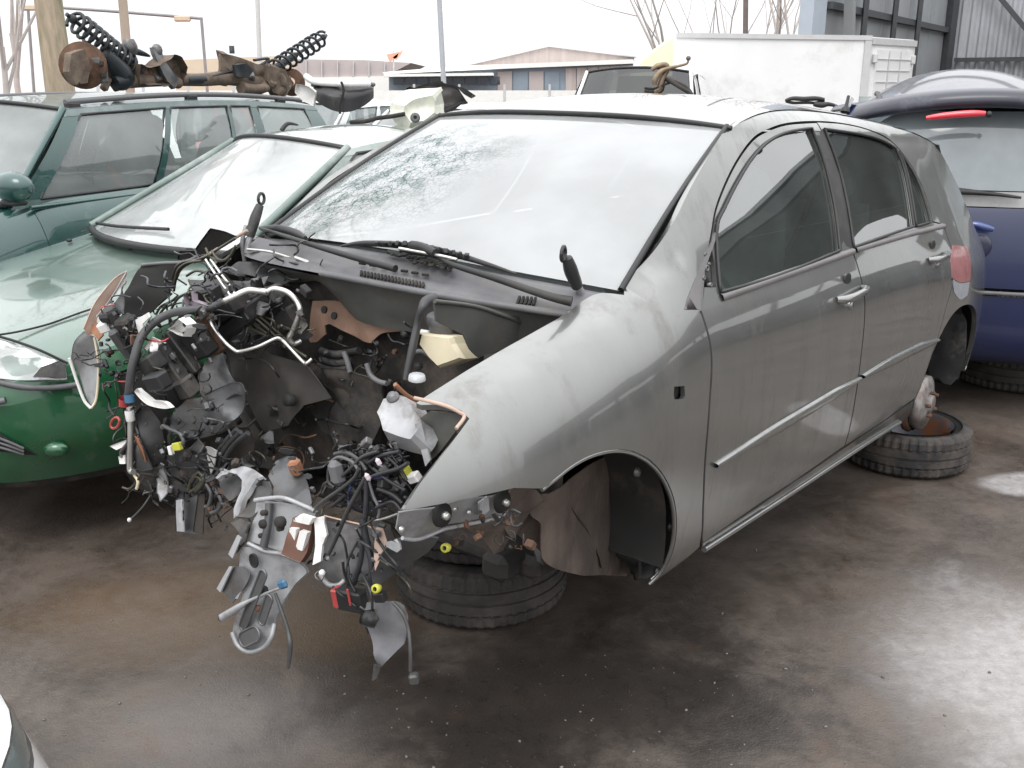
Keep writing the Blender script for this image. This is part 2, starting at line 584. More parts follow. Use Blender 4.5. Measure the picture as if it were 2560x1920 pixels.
S_TAB = [(.1, .72), (.18, .775), (.22, .80), (.3, .828), (.4, .843), (.5, .850), (.6, .853), (.7, .850), (.78, .843), (.84, .832), (.9, .810), (.95, .786), (1.0, .762), (1.1, .718), (1.2, .672), (1.3, .625), (1.36, .595), (1.42, .56), (1.5, .45)]
T_TAB = [(-3.45, .93), (-3.3, .985), (-3.1, 1.03), (-2.9, 1.05), (-2.6, 1.028), (-2.2, 1.004), (-1.2, 1.), (-.5, .995), (0., .99), (.3, .965), (.5, .92), (.7, .85), (.9, .76)]
ZT_TAB = [(-.6, 1.10), (-.45, 1.06), (-.25, 1.0), (0., .945), (.3, .88), (.6, .80), (.9, .70)]
R_TAB = [(-3.1, 1.335), (-2.95, 1.385), (-2.7, 1.44), (-2.3, 1.483), (-1.9, 1.502), (-1.5, 1.500), (-1.2, 1.478), (-1.0, 1.447), (-.87, 1.41), (-.7, 1.35)]
def ZR(x): return lerp1(x, R_TAB)
YT = .64
def Y(x, z):
    t = lerp1(x, T_TAB)
    ys = lerp1(z, S_TAB)*t
    wgt = sstep(-.5, -.08, x)
    if wgt <= 0: return ys
    zt = lerp1(x, ZT_TAB); zw = .60; yw = .856*t; yt = YT*min(1, t+.03)
    if z <= zw: ye = ys
    else:
        q = (z-zw)/(zt-zw)
        ye = yt+(yw-yt)*math.sqrt(max(0, 1-q*q)) if q < 1 else yt-(z-zt)*.8
    return ys*(1-wgt)+ye*wgt
def side(x, z): return V((x, Y(x, z), z))
def side_r(x, z): return V((x, -Y(x, z), z))
def SP(uv):
    """picture point -> (x, z) on the near flank"""
    p = on_surf(uv, lambda q: q.y-Y(q.x, q.z), CAR, 1.5, 8)
    return (p.x, p.z)
def SPs(Z, pts): return [SP(Z(*p)) for p in pts]
def inset(poly, d):
    """shrink a 2-D outline by d to leave a shut line"""
    n = len(poly)
    A = sum(poly[i-1][0]*poly[i][1]-poly[i][0]*poly[i-1][1] for i in range(n))
    s = 1 if A > 0 else -1
    out = []
    for i in range(n):
        a, b, c = V(poly[i-1]), V(poly[i]), V(poly[(i+1) % n])
        e1 = (b-a); e2 = (c-b)
        n1 = V((-e1.y, e1.x))*s; n2 = V((-e2.y, e2.x))*s
        n1 = n1.normalized() if n1.length > 1e-9 else n1; n2 = n2.normalized() if n2.length > 1e-9 else n2
        m = n1+n2
        k = max(.5, m.length_squared/2)
        q = b+m*(d/k)
        out.append((q.x, q.y))
    return out
def seal(name, poly, mapf, r, m, parent, off=0., closed=True):
    mb = MB(); pts = smooth_poly(poly, 38, .03)
    P = [mapf(*p)+V((0, math.copysign(off, mapf(*p).y), 0)) for p in pts]
    if closed: P.append(P[0])
    mb.tube(P, r, 6)
    return mb.build(name, m, parent)

frame_gap = SPs(ZA, [(330, 1250), (430, 1020), (540, 860), (640, 795), (760, 755), (935, 742), (1100, 755), (1250, 790), (1380, 850), (1470, 940), (1560, 1080), (1620, 1220), (1655, 1360)])
front_gap = [(-.439, .924), (-.444, .853), (-.443, .793), (-.434, .69), (-.437, .547), (-.47, .40), (-.52, .285), (-.565, .235)]
mid_gap = [(-1.598, .985), (-1.598, .956), (-1.586, .852), (-1.574, .70), (-1.572, .60), (-1.588, .43), (-1.60, .35), (-1.61, .285)]
rear_gap = [(-2.655, 1.03), (-2.655, .90), (-2.60, .80), (-2.53, .70), (-2.485, .60), (-2.43, .48), (-2.40, .385), (-2.37, .32)]
i_top = 5
door_bot = lambda x: .245+(.30-.245)*min(1, max(0, (-.56-x)/1.8))
# --- front door outline: bottom, up the front gap, the sail, over the frame, down the B pillar
fd = front_gap[::-1]+[(-.47, .955), (-.545, 1.03), (-.62, 1.105)]+frame_gap[:i_top+1]+[(-1.655, 1.35), (-1.63, 1.15)]+mid_gap+[(-1.2, door_bot(-1.2)), (-.9, door_bot(-.9))]
rd = mid_gap[::-1]+[(-1.63, 1.15), (-1.655, 1.35)]+frame_gap[i_top:]+rear_gap+[(-2.0, door_bot(-2.0))]
fglass = SPs(ZA, [(325, 1420), (370, 1290), (450, 1130), (540, 985), (640, 880), (760, 820), (905, 795), (985, 1010), (1045, 1280), (1075, 1530)])+SPs(ZB, [(640, 470), (262, 580)])
rglass = SPs(ZA, [(990, 800), (1200, 830), (1330, 865), (1420, 915), (1475, 1060), (1530, 1385), (1165, 1510), (1140, 1330), (1100, 1130), (1050, 960)])
qglass = SPs(ZA, [(1445, 935), (1540, 1090), (1595, 1230), (1630, 1360), (1550, 1383), (1495, 1070)])
tri = SPs(ZB, [(140, 560), (140, 400), (205, 280), (228, 420), (238, 560)])

def flank(sd):
    mp = side if sd > 0 else side_r
    main = sd > 0
    sf = [(-.205, .981), (-.324, 1.055), (-.488, 1.17), (-.70, 1.285), (-.932, 1.391)]
    sf += [(x, ZR(x)-.045) for x in (-1.1, -1.3, -1.5, -1.75, -2.0, -2.25, -2.5, -2.75, -2.88)]
    sf += [(-2.98, 1.27), (-3.08, 1.13), (-3.15, 1.02), (-3.24, .86), (-3.26, .70), (-3.22, .50), (-3.15, .36), (-3.11, .32)]
    sf += [(-2.76+.365*math.cos(a), .325+.355*math.sin(a)) for a in [math.radians(d) for d in range(178, 10, -14)]]
    sf += [(-2.40, .36), (-2.37, .30)]+rear_gap[::-1][1:]+frame_gap[::-1]+[(-.62, 1.105), (-.545, 1.03), (-.47, .945), (-.439, .914), (-.33, .918), (-.20, .965)]
    panel('side_frame', inset(sf, .0015), mp, M_PAINT, car, step=.03, thick=.02)
    d1 = panel('front_door', inset(fd, .006 if main else .002), mp, M_PAINT, car, holes=[inset(fglass, -.006)]+([tri] if main else []), step=.03, thick=.02)
    d2 = panel('rear_door', inset(rd, .004), mp, M_PAINT, car, holes=[inset(rglass, -.006), inset(qglass, -.006)], step=.03, thick=.02)
    for d, gpoly, nm in ((d1, fglass, 'window_pane'), (d2, rglass, 'window_pane'), (d2, qglass, 'quarter_window_pane')):
        panel(nm, gpoly, mp, M_CLEAR, d, step=.06, thick=.003, off=-.007)
        seal('window_seal', inset(gpoly, -.004), mp, .0055, M_BLACKPL, d, off=-.002)
    # sill
    sl = [(-.60, .195), (-.56, .24), (-.9, .247), (-1.4, .266), (-2.0, .288), (-2.36, .31), (-2.40, .27), (-2.42, .215), (-2.3, .18), (-1.6, .15), (-.9, .145)]
    panel('sill', inset(sl, .002), mp, M_PAINT, car, step=.03, thick=.03)
    mb = MB()
    mb.tube([mp(x, .205+.02*min(1, (-.6-x)/1.7))+V((0, sd*.004, 0)) for x in [-.6-.1*i for i in range(18)]], .009, 8)
    mb.build('sill_bead', M_PAINT, car)
    # mouldings on the doors
    for d, x0, x1, z0, z1 in ((d1, -.497, -1.575, .503, .553), (d2, -1.60, -2.462, .556, .566)):
        n = 14; rows = []
        for i in range(n+1):
            x = x0+(x1-x0)*i/n; zc = z0+(z1-z0)*i/n; h = .019*min(1, .35+i*2/n, .35+(n-i)*3/n)
            rows.append([mp(x, zc+q*h)+V((0, sd*o, 0)) for q, o in ((-1, -.002), (-.92, .008), (-.4, .013), (.4, .013), (.92, .008), (1, -.002))])
        MB().grid(rows).build('door_moulding', M_PAINT, d)
    # waist moulding
    for d, x0, x1, z0, z1 in ((d1, -.567, -1.60, .945, .991), (d2, -1.62, -2.655, .993, 1.022)):
        n = 10; rows = []
        for i in range(n+1):
            x = x0+(x1-x0)*i/n; zc = z0+(z1-z0)*i/n
            rows.append([mp(x, zc+q)+V((0, sd*o, 0)) for q, o in ((-.010, -.002), (-.008, .006), (.006, .008), (.011, -.004))])
        MB().grid(rows).build('waist_strip', M_WAIST, d)
    # black B pillar
    bp = [fglass[6], rglass[0], rglass[9], rglass[8], rglass[7], rglass[6], (-1.62, .985), (-1.56, .985), fglass[9], fglass[8], fglass[7]]
    panel('pillar_trim', inset(bp, .003), mp, M_BLACKPL, d1, step=.05, thick=.004, off=.0015)
    # handles
    for d, zz in (((d1, [(1075, 520), (1005, 640), (1165, 560), (1090, 675)]), ZB), ((d2, [(1625, 300), (1595, 385), (1690, 340), (1650, 415)]), ZB)):
        dd, pts = d
        q = [SP(ZB(*p)) for p in pts]
        c = q[0]
        R = Matrix.Rotation(math.radians(0), 3, 'X')
        mb = MB(); mb.ball(mp(c[0], c[1]+.002)+V((0, sd*.0015, 0)), 1, 16, (.034, .004, .026)); mb.build('handle_recess', M_BLACKPL, dd)
        a, b = q[1], q[2]
        pts3 = [mp(a[0]+(b[0]-a[0])*t, a[1]+(b[1]-a[1])*t)+V((0, sd*o, 0)) for t, o in ((0, .002), (.08, .024), (.3, .032), (.7, .034), (.92, .026), (1, .004))]
        mb = MB(); mb.tube(pts3, [.010, .014, .013, .0125, .013, .009], 10); mb.build('handle', M_PAINT, dd)
        mb = MB(); mb.lathe([(0, .012), (.013, .011), (.016, .006), (.017, -.004)], mp(*q[3]), (0, sd, .2), 16); mb.build('lock', M_PAINT, dd)
    return d1, d2
M_WAIST = mat('pinkish grey waist trim', (.16, .15, .15), rough=.45, var=.2)
D1, D2 = flank(1)
flank(-1)
MB().tube([side(x, z)+V((0, -.004, 0)) for x, z in [(p.x, p.y) for p in spline([(a, b, 0) for a, b in front_gap], 4)]], .0055, 6).build('door_gap_line', M_BLACKPL, D1)  # black tube laid along the shut gap to paint it dark
# mirror triangle with its mirror torn off
panel('mirror_plate', inset(tri, .003), side, M_BLACKPL, D1, step=.03, thick=.004, off=-.012)
mb = MB()
for p, r in (((175, 440), .010), ((155, 500), .006), ((200, 545), .006), ((165, 350), .005), ((190, 410), .004)):
    q = side(*SP(ZB(*p))); mb.lathe([(r*.5, -.004), (r*.5, .002), (r, .002), (r, -.01)], q, (0, 1, .2), 10)
mb.build('mirror_bolts', M_STEEL, D1)
panel('pillar_corner_trim', SPs(ZB, [(30, 705), (45, 640), (90, 525), (150, 390), (205, 265), (232, 195), (244, 190), (222, 270), (150, 470), (132, 560), (126, 705)]), side, M_WAIST, car, step=.03, thick=.006, off=.004)

# --- fender: the near front wing, its nose torn open at the lamp
arch = [(.261, .637), (.226, .648), (.171, .664), (.115, .672), (.055, .671), (-.007, .661), (-.075, .637), (-.157, .591), (-.222, .538), (-.278, .474), (-.316, .408), (-.339, .345), (-.352, .27), (-.353, .215), (-.335, .185)]
notch = [(.49, .872), (.4588, .8366), (.4281, .8261), (.4095, .8130), (.4063, .8045), (.4349, .7882), (.4970, .7511), (.5570, .7116), (.604, .667)]
def fmap(x, z):
    """wing surface; above the crown line it lies flat inward to the bonnet edge"""
    zt = lerp1(x, ZT_TAB)
    if z <= zt-.03: return V((x, Y(x, z), z))
    y0 = Y(x, zt-.03); e = z-(zt-.03)
    return V((x, Y(x, z), z)).lerp(V((x, y0-e*1.6, zt-.03+.022*(1-math.exp(-e*30)))), sstep(-.22, -.06, x))
def top_z(x): 
    zt = lerp1(x, ZT_TAB)-.03
    return zt+max(0, (Y(x, zt)-.635)/1.6)
topl = [(x, top_z(x)) for x in (.46, .40, .3, .2, .1, 0., -.1)]
fen = [(-.335, .185), (-.40, .19), (-.50, .212), (-.556, .232)]+[(a+.0, b) for a, b in front_gap[::-1][1:]]+[(-.33, .935), (-.205, .985)]+topl[::-1]+notch[1:]+[(.554, .662), (.366, .657), (.34, .655)]+arch[:-1]
FEN = panel('fender', inset(fen, .005), fmap, M_PAINT, car, step=.022, thick=.012, corner=50, off=.002, holes=[SPs(ZC, [(1932, 410), (1995, 405), (1998, 470), (1985, 485), (1935, 488), (1928, 460)])])
mb = MB(); mb.ball(side(*SP(ZC(1965, 447)))-V((0, .02, 0)), 1, 10, (.05, .004, .045)); mb.build('indicator_socket', M_BLACKPL, FEN)
# rolled lip along the arch
mb = MB(); mb.tube([side(*p)+V((0, -.006, 0)) for p in spline(arch, 3)] if 0 else [V((p.x, Y(p.x, p.y)-.006, p.y)) for p in spline([(a, b, 0) for a, b in arch], 3)], .006, 6); mb.build('arch_lip', M_PAINT, FEN)
# far wing is crushed: only its rear half is left
arch_r = [(-.06, .66), (-.157, .591), (-.222, .538), (-.278, .474), (-.316, .408), (-.339, .345), (-.352, .27), (-.353, .215)]
fen_r = [(-.335, .185), (-.40, .19), (-.50, .212), (-.556, .232)]+front_gap[::-1][1:]+[(-.33, .935), (-.205, .985), (-.1, top_z(-.1)), (-.06, .85), (-.1, .75)]+arch_r
panel('crushed_fender', fen_r, lambda x, z: V((x, -fmap(x, z).y+.03*noise.noise(V((x*9, z*9, 3))), z+.02*noise.noise(V((x*7, z*7, 8))))), M_PAINT, car, step=.03, thick=.012)

# --- roof
rows = []
for i in range(29):
    x = -.872-(2.06*i/28); r = []
    for k in range(25):
        v = -1+2*k/24
        ye = Y(x, ZR(x)-.045)
        xo = x+.0-(.06*v*v*max(0, 1-i/6))
        r.append(V((xo, v*(ye+.001), ZR(xo)-.045*abs(v)**2.4)))
    rows.append(r)
MB().grid(rows).build('roof', M_PAINT, car)
mb = MB(); mb.tube([p+V((.006, 0, -.002)) for p in rows[0]], .008, 6); mb.build('header_seal', M_BLACKPL, car)
# --- windscreen
def wscreen(s, t):
    b = V((-.05-.17*abs(s)**2.2, .685*s, 1.03-.045*abs(s)**2))
    tp = V((-.874-.058*s*s, .572*s, 1.402-.016*abs(s)**2.4))
    p = b.lerp(tp, t)
    return p+V((.35, 0, .9)).normalized()*(.035*math.sin(math.pi*t)*(1-.6*s*s))
rows = [[wscreen(-1+2*k/28, i/20) for k in range(29)] for i in range(21)]
WS = MB().grid(rows).build('windscreen', None, car)
for s in (-1, 1): MB().tube([wscreen(s*.995, t/16)+V((0, s*.004, .002)) for t in range(17)], .009, 6).build('windscreen_seal', M_BLACKPL, car)
# --- tail: hatch, rear glass, bumper
rows = []
HT = [(-2.932, 1.385), (-3.0, 1.33), (-3.1, 1.2), (-3.19, 1.05), (-3.28, .93), (-3.31, .78), (-3.32, .62), (-3.30, .48), (-3.24, .32)]
for x, z in HT:
    r = []
    for k in range(17):
        v = -1+2*k/16
        r.append(V((x+.16*abs(v)**3*(1 if z < 1.3 else .3), v*Y(x+.14, min(z, 1.32))*1.0, z-.03*v*v*(z > 1.2))))
    rows.append(r)
MB().grid(rows).build('tailgate', M_PAINT, car)
mb = MB(); mb.grid([[p+V((-.004, 0, .003)) for p in r[2:15]] for r in rows[1:4]]); mb.build('rear_window_pane', M_CLEAR, car)
# tail lamp on the near rear corner
M_RED = mat('red lamp plastic', (.30, .12, .12), rough=.3, coat=.5, var=.25, vscale=12, dirt=(.3, .27, .26), dirt_amt=.5)
tl = SPs(ZB, [(1755, 290), (1845, 300), (1868, 400), (1862, 520), (1800, 530), (1748, 500), (1738, 400)])
tl = [p for p in tl if p[0] > -3.4]
if len(tl) > 3: panel('tail_lamp', tl, side, M_RED, car, step=.03, thick=.02, off=.004)
tl2 = [p for p in SPs(ZB, [(1750, 506), (1800, 536), (1861, 526), (1848, 610), (1800, 640), (1760, 590)]) if p[0] > -3.4]
if len(tl2) > 3: panel('tail_lamp_lower', tl2, side, mat('clear grey lamp plastic', (.27, .29, .32), rough=.25, coat=.6, var=.2, vscale=15), car, step=.03, thick=.02, off=.004)

# ================================================================== torn front end: everything is a part of the wreck
def WX(Z, pts, x): return [on_plane(Z(*p[:2]), 0, (p[2] if len(p) > 2 else x), CAR) for p in pts]
def WY(Z, pts, y): return [on_plane(Z(*p[:2]), 1, (p[2] if len(p) > 2 else y), CAR) for p in pts]
def shard(name, pts, m, parent=None, th=.004, amp=.008, seed=0, step=.02, freq=11., corner=25, label=None, bow=0., holes=()):
    """bent sheet: outline points in space, filled with a dented surface"""
    pts = [V(p) for p in pts]
    c = sum(pts, V((0, 0, 0)))/len(pts)
    nn = V((0, 0, 0))
    for i in range(len(pts)): nn += (pts[i]-c).cross(pts[(i+1) % len(pts)]-c)
    nn.normalize()
    u = (pts[len(pts)//3]-pts[0]); u = (u-nn*u.dot(nn)).normalized(); v = nn.cross(u)
    P2 = [((p-c).dot(u), (p-c).dot(v)) for p in pts]; H = [(p-c).dot(nn) for p in pts]
    R = max(math.hypot(*q) for q in P2)
    def mp(a, b):
        sw = sh = 0
        for (x, y), h in zip(P2, H):
            w_ = 1/((a-x)**2+(b-y)**2+1e-5)**1.2; sw += w_; sh += w_*h
        q = V((a*freq+seed*3.1, b*freq, seed*1.7))
        d = noise.noise(q)*amp + abs(noise.noise(q*.45+V((5, 1, 2))))*amp*1.6
        d += bow*(1-(a*a+b*b)/(R*R))
        return c+u*a+v*b+nn*(sh/sw+d)
    hs = [[((p-c).dot(u), (p-c).dot(v)) for p in h] for h in holes]
    return panel(name, P2, mp, m, parent or car, step=step, thick=th, corner=corner, label=label, holes=hs, round_edge=0)
def tubep(name, pts, r, m, parent=None, n=8, sub=6, ends=None):
    mb = MB(); q = spline(pts, sub)
    mb.tube(q, r if not isinstance(r, (list, tuple)) else [lerp1(i/(len(q)-1), list(zip([k/(len(r)-1) for k in range(len(r))], r))) for i in range(len(q))], n)
    return mb.build(name, m, parent or car)
def block(name, c, d, m, rot=(0, 0, 0), bev=.004, parent=None):
    R = Matrix.Rotation(rot[2], 3, 'Z') @ Matrix.Rotation(rot[1], 3, 'Y') @ Matrix.Rotation(rot[0], 3, 'X')
    return MB().box(c, d, R, bev).build(name, m, parent or car)

M_BAY = mat('engine bay paint', (.085, .088, .08), rough=.5, var=.3, vscale=7, dirt=(.06, .052, .045), dirt_amt=.55, dirt_scale=6)
M_INSUL = mat('sooty insulation', (.026, .024, .022), rough=.85, var=.5, vscale=9, dirt=(.085, .07, .058), dirt_amt=.5, dirt_scale=5, bump=.4, bscale=40)
M_SHIELD = mat('dirty copper coloured heat shield', (.36, .225, .16), rough=.6, metal=.25, var=.35, vscale=10, col2=(.24, .15, .11), bump=.25, bscale=30)
M_CREAM = mat('yellowed reservoir plastic', (.72, .64, .46), rough=.35, var=.15, vscale=12)
M_WHITEPL = mat('white plastic', (.75, .74, .72), rough=.4, var=.12, vscale=20)
M_ALU = mat('aluminium pipe', (.68, .67, .64), rough=.32, metal=.85, var=.2, vscale=14)
M_HOSE = mat('rubber hose', (.05, .05, .052), rough=.45, var=.3, vscale=20)
M_GREYSH = mat('bent grey sheet steel', (.115, .117, .122), rough=.45, metal=.35, var=.5, vscale=9, coat=.15, dirt=(.07, .06, .05), dirt_amt=.4, dirt_scale=7)
M_LTSH = mat('light grey sheet steel', (.40, .405, .415), rough=.42, metal=.25, var=.3, vscale=9, coat=.2, dirt=(.12, .1, .09), dirt_amt=.35, dirt_scale=7)
M_DKSH = mat('dark grey liner plastic', (.03, .03, .031), rough=.5, var=.4, vscale=9, dirt=(.1, .09, .08), dirt_amt=.35, dirt_scale=7)
M_BLUE = mat('blue tape', (.06, .16, .28), rough=.4)
M_REDPL = mat('red plastic', (.42, .06, .06), rough=.35)
M_YEL = mat('yellow plastic', (.5, .5, .06), rough=.4)
M_ORANGE = mat('rusty orange edge', (.33, .15, .08), rough=.8, var=.4, vscale=20)
M_PEACH = mat('faded primer edge', (.50, .36, .29), rough=.6, var=.3, vscale=10)
M_GREENWIRE = mat('green brown brake line', (.1, .095, .07), rough=.35, metal=.5, var=.4, vscale=25)
M_WIRE = mat('wire sleeve', (.035, .035, .042), rough=.4, var=.4, vscale=30)

M_SOOT = mat('matt black liner', (.012, .011, .010), rough=.85, var=.4, spec=.2)
# --- cowl panel under the windscreen and its front lip
lipx = lambda y: .055-.16*abs(y/.66)**2.4
def lip(y): return V((lipx(y), y, .955-.025*abs(y/.66)**2))
rows = []
for i in range(9):
    t = i/8; r = []
    for k in range(33):
        s = -1+2*k/32; y = .66*s
        b = wscreen(s*.985, 0)+V((.004, 0, -.012)); e = lip(y)
        p = b.lerp(e, t); p.z += .012*math.sin(math.pi*t)-.010*(abs(t-.5) < .13)
        r.append(p)
    rows.append(r)
MB().grid(rows).build('cowl_panel', M_GREYPL, car)
ys = [-.63+1.26*k/40 for k in range(41)]
tubep('cowl_lip', [lip(y)+V((.006, 0, .002)) for y in ys if y > -.12], .009, M_GREYPL, sub=2)
# cowl box face below the lip
rows = []
for i in range(7):
    t = i/6
    rows.append([lip(y)+V((-.02-.05*t+.006*noise.noise(V((y*9, t*3, 1))), 0, -.012-(.035+.085*sstep(-.22, -.02, y))*t-.03*t*noise.noise(V((y*4, 2, 7))))) for y in ys])
MB().grid(rows).build('cowl_box', M_BAY, car)
# vents in the cowl
mb = MB()
def cowl_pt(Z, p, dz=.002):
    q = on_surf(Z(*p), lambda a: a.z-(wscreen(max(-1, min(1, a.y/.68)), 0).lerp(lip(a.y), max(0, min(1, (wscreen(max(-1, min(1, a.y/.68)), 0).x-a.x)/(wscreen(max(-1, min(1, a.y/.68)), 0).x-lip(a.y).x+1e-6)))).z+.008), CAR, 1.5, 6)
    return q+V((0, 0, dz))
def slot(a, b, wd, m_b):
    a, b = V(a), V(b); d = (b-a); t = d.normalized(); n_ = V((.3, 0, 1)).normalized(); s = t.cross(n_)
    m_b.box((a+b)/2, (d.length, wd, .006), Matrix((t, s, n_)).transposed())
Z7 = Zm(600, 450, 1000)
for i in range(7):
    x0 = 660+i*58; y0 = 463+i*10.5
    slot(cowl_pt(Z7, (x0, y0)), cowl_pt(Z7, (x0+34, y0+5)), .006, mb)
for i in range(19):
    x0 = 672+i*19; y0 = 508+i*3.6
    slot(cowl_pt(Z7, (x0, y0)), cowl_pt(Z7, (x0-3, y0+24)), .006, mb)
for i in range(5):
    x0 = 1540+i*22; y0 = 650+i*1.5
    slot(cowl_pt(Z7, (x0+7, y0)), cowl_pt(Z7, (x0-7, y0+40)), .006, mb)
tag(mb.build('vent_slots', M_DARK, car), kind='stuff')
# white stay bar along the cowl
tubep('stay_bar', WX(ZF, [(440, 455), (640, 530), (870, 612)], .02), .006, M_ALU)
tubep('stay_bar', WX(ZF, [(60, 390), (240, 410), (420, 465)], -.0), .004, M_ALU)
# --- firewall, tunnel and floor, dark and dirty
rows = []
for i in range(19):
    t = i/18; r = []
    for k in range(37):
        y = -.64+1.28*k/36; z = .86-.66*t
        x = -.10-.22*sstep(.55, 1, t)+.02*math.sin(y*11)*(t > .2)+.035*noise.noise(V((y*5, z*6, 1)))+.02*noise.noise(V((y*14, z*13, 5)))
        x -= .24*math.exp(-((y-.02)/.17)**2)*sstep(.35, .8, t)
        r.append(V((x, y, z)))
    rows.append(r)
MB().grid(rows).build('firewall', M_INSUL, car)
rows = [[V((-.07+.012*math.cos(j*1.9)+.02*i/10, .06+.16*i/10, .63-.012*j-.03*(i/10-.5)**2*4)) for i in range(11)] for j in range(13)]
MB().grid(rows).build('corrugated_pad', M_DKSH, car)
# strut towers and inner wings
for sd in (1, -1):
    mb = MB()
    mb.lathe([(.05, .80), (.085, .80), (.10, .785), (.115, .74), (.125, .64)], (0, 0, 0) if 0 else (-.06, sd*.53, 0), (0, 0, 1), 24)
    mb.build('strut_tower', M_BAY if sd > 0 else M_DKSH, car)
rows = [[V((-.12+.52*i/12, .60-.015*math.sin(i), .90-.05*i/12-.10*j-.04*(j > 1))) for j in range(3)] for i in range(8)]
MB().grid(rows).build('inner_wing', M_BAY, car)
# sealing flange of the scuttle side seen above the wing
shard('scuttle_side', WY(ZF, [(1540, 800), (1900, 830), (2212, 930), (2190, 1130), (1900, 1250), (1820, 1180), (1760, 1060), (1560, 960)], .5), M_BAY, amp=.004)
tubep('body_seam', WY(ZF, [(1540, 800), (1850, 840), (2100, 920), (2212, 965)], .5), .005, M_BAY)
# --- heat shield
shard('heat_shield', WX(ZF, [(560, 800), (720, 800), (850, 820), (910, 880), (1100, 935), (1290, 995), (1300, 1040), (1130, 1050), (1075, 1090), (1040, 1130), (960, 1115), (840, 1050), (700, 978), (668, 990), (682, 1060), (600, 1120), (530, 1130), (512, 1090), (535, 950)], -.045), M_SHIELD, amp=.016, seed=3, step=.014)
mb = MB()
for p in ((672, 868), (750, 915)): mb.lathe([(.011, 0), (.011, .006)], WX(ZF, [p], -.02)[0], (1, 0, .2), 10); mb.lathe([(0, .006), (.011, .006)], WX(ZF, [p], -.02)[0], (1, 0, .2), 10)
mb.build('shield_bolts', M_DARK, car)
# --- reservoir
c = WX(ZF, [(1640, 1170)], .06)[0]
pr = WX(ZF, [(1500, 1045), (1745, 1075), (1765, 1130), (1840, 1250), (1640, 1320), (1560, 1240), (1480, 1130)], .06)
mb = MB()
n_ = V((1, .2, .15)).normalized()
vs = [p+n_*.035 for p in pr]+[p-n_*.035 for p in pr]
k = len(pr)
cc = sum(pr, V((0, 0, 0)))/k
vs2 = [cc+(p-cc)*.86+n_*.05 for p in pr]+[cc+(p-cc)*.86-n_*.05 for p in pr]
mb.add(vs2[:k]+vs+vs2[k:], [tuple(range(k)), tuple(range(4*k-1, 3*k-1, -1))]+[(a*k+i, a*k+k+i, a*k+k+(i+1) % k, a*k+(i+1) % k) for a in range(3) for i in range(k)])
RES = mb.build('fluid_reservoir', M_CREAM, car)
cp = WX(ZF, [(1588, 1010)], .06)[0]
MB().lathe([(0, .036), (.03, .036), (.034, .032), (.034, .012), (.03, .006), (.028, -.02)], cp, (.12, 0, 1), 20).build('reservoir_cap', M_GREYPL, RES)
block('reservoir_spout', WX(ZF, [(1460, 1045)], .07)[0], (.015, .03, .012), M_WHITEPL, (0, 0, .3), parent=RES)
tubep('fluid_pipe', WX(ZF, [(1660, 985), (1760, 985), (1940, 1005)], -.02), .008, M_DKSH)
mb = MB(); q = WX(ZF, [(1950, 1012)], -.04)[0]; mb.lathe([(.012, .01), (.03, .008), (.034, 0), (.03, -.01)], q, (1, .1, .1), 18); mb.build('grommet', M_DARK, car)
tubep('reservoir_hose', WX(ZF, [(1360, 1215), (1420, 1195), (1480, 1215), (1530, 1260)], .09), .006, M_GREYPL)
# strap over the lip
tubep('rubber_strap', WX(ZF, [(1550, 770, .075), (1475, 800, .1), (1440, 860, .12), (1405, 980, .12), (1360, 1180, .14), (1310, 1420, .16)], .1), [.012, .014, .011, .010, .010, .008], M_HOSE)
# ribs, wires and steering joint seen against the firewall
for k, (a, b, d_) in enumerate([((640, 1190), (760, 1220), (940, 1190)), ((660, 1260), (770, 1290), (900, 1270)), ((620, 1310), (740, 1340), (880, 1330)), ((700, 1370), (820, 1400), (960, 1400))]):
    tubep('ribbed_hose', WX(ZF, [a, b, d_], .0), .011, M_DKSH)
tubep('vacuum_pipe', WX(ZF, [(1000, 1290), (1030, 1380), (1090, 1430), (1160, 1450)], .1), .007, M_GREYPL)
tubep('vacuum_pipe', WX(ZF, [(820, 1200), (850, 1280), (870, 1360)], .03), .008, M_GREYPL)
# lower bulkhead sheets
shard('bulkhead', WX(ZK, [(1270, 600), (1700, 660), (1950, 760), (2330, 880), (2340, 1240), (2120, 1300), (1900, 1420), (1520, 1400), (1330, 1220), (1240, 900)], -.06), M_INSUL, amp=.03, seed=5, step=.028)
shard('bulkhead_sheet', WX(ZK, [(1300, 640), (1480, 690), (1690, 640), (1900, 760), (2150, 830), (2180, 1100), (2080, 1240), (1960, 1180), (1840, 1010), (1740, 1130), (1600, 1200), (1500, 1000), (1400, 800)], .02), M_INSUL, amp=.022, seed=6, step=.02)
shard('bulkhead_sheet', WX(ZK, [(1360, 660), (1650, 700), (1870, 790), (2000, 980), (1850, 1020), (1770, 1140), (1620, 1180), (1520, 1020), (1430, 830)], .10), mat('dirty grey bulkhead', (.055, .049, .044), rough=.6, var=.4, vscale=7, dirt=(.03, .027, .024), dirt_amt=.5, dirt_scale=4), amp=.016, seed=9, step=.02)
mb = MB(); q = WX(ZK, [(1765, 985)], .13)[0]; mb.lathe([(.0, .004), (.017, .004), (.017, -.02)], q, (1, 0, .2), 14); mb.build('bulkhead_hole', M_DARK, car)
shard('tunnel_skin', WX(ZK, [(1850, 760), (2212, 820), (2330, 900), (2300, 1240), (2050, 1270), (1990, 1130), (2060, 950)], .03), M_INSUL, amp=.03, seed=12)
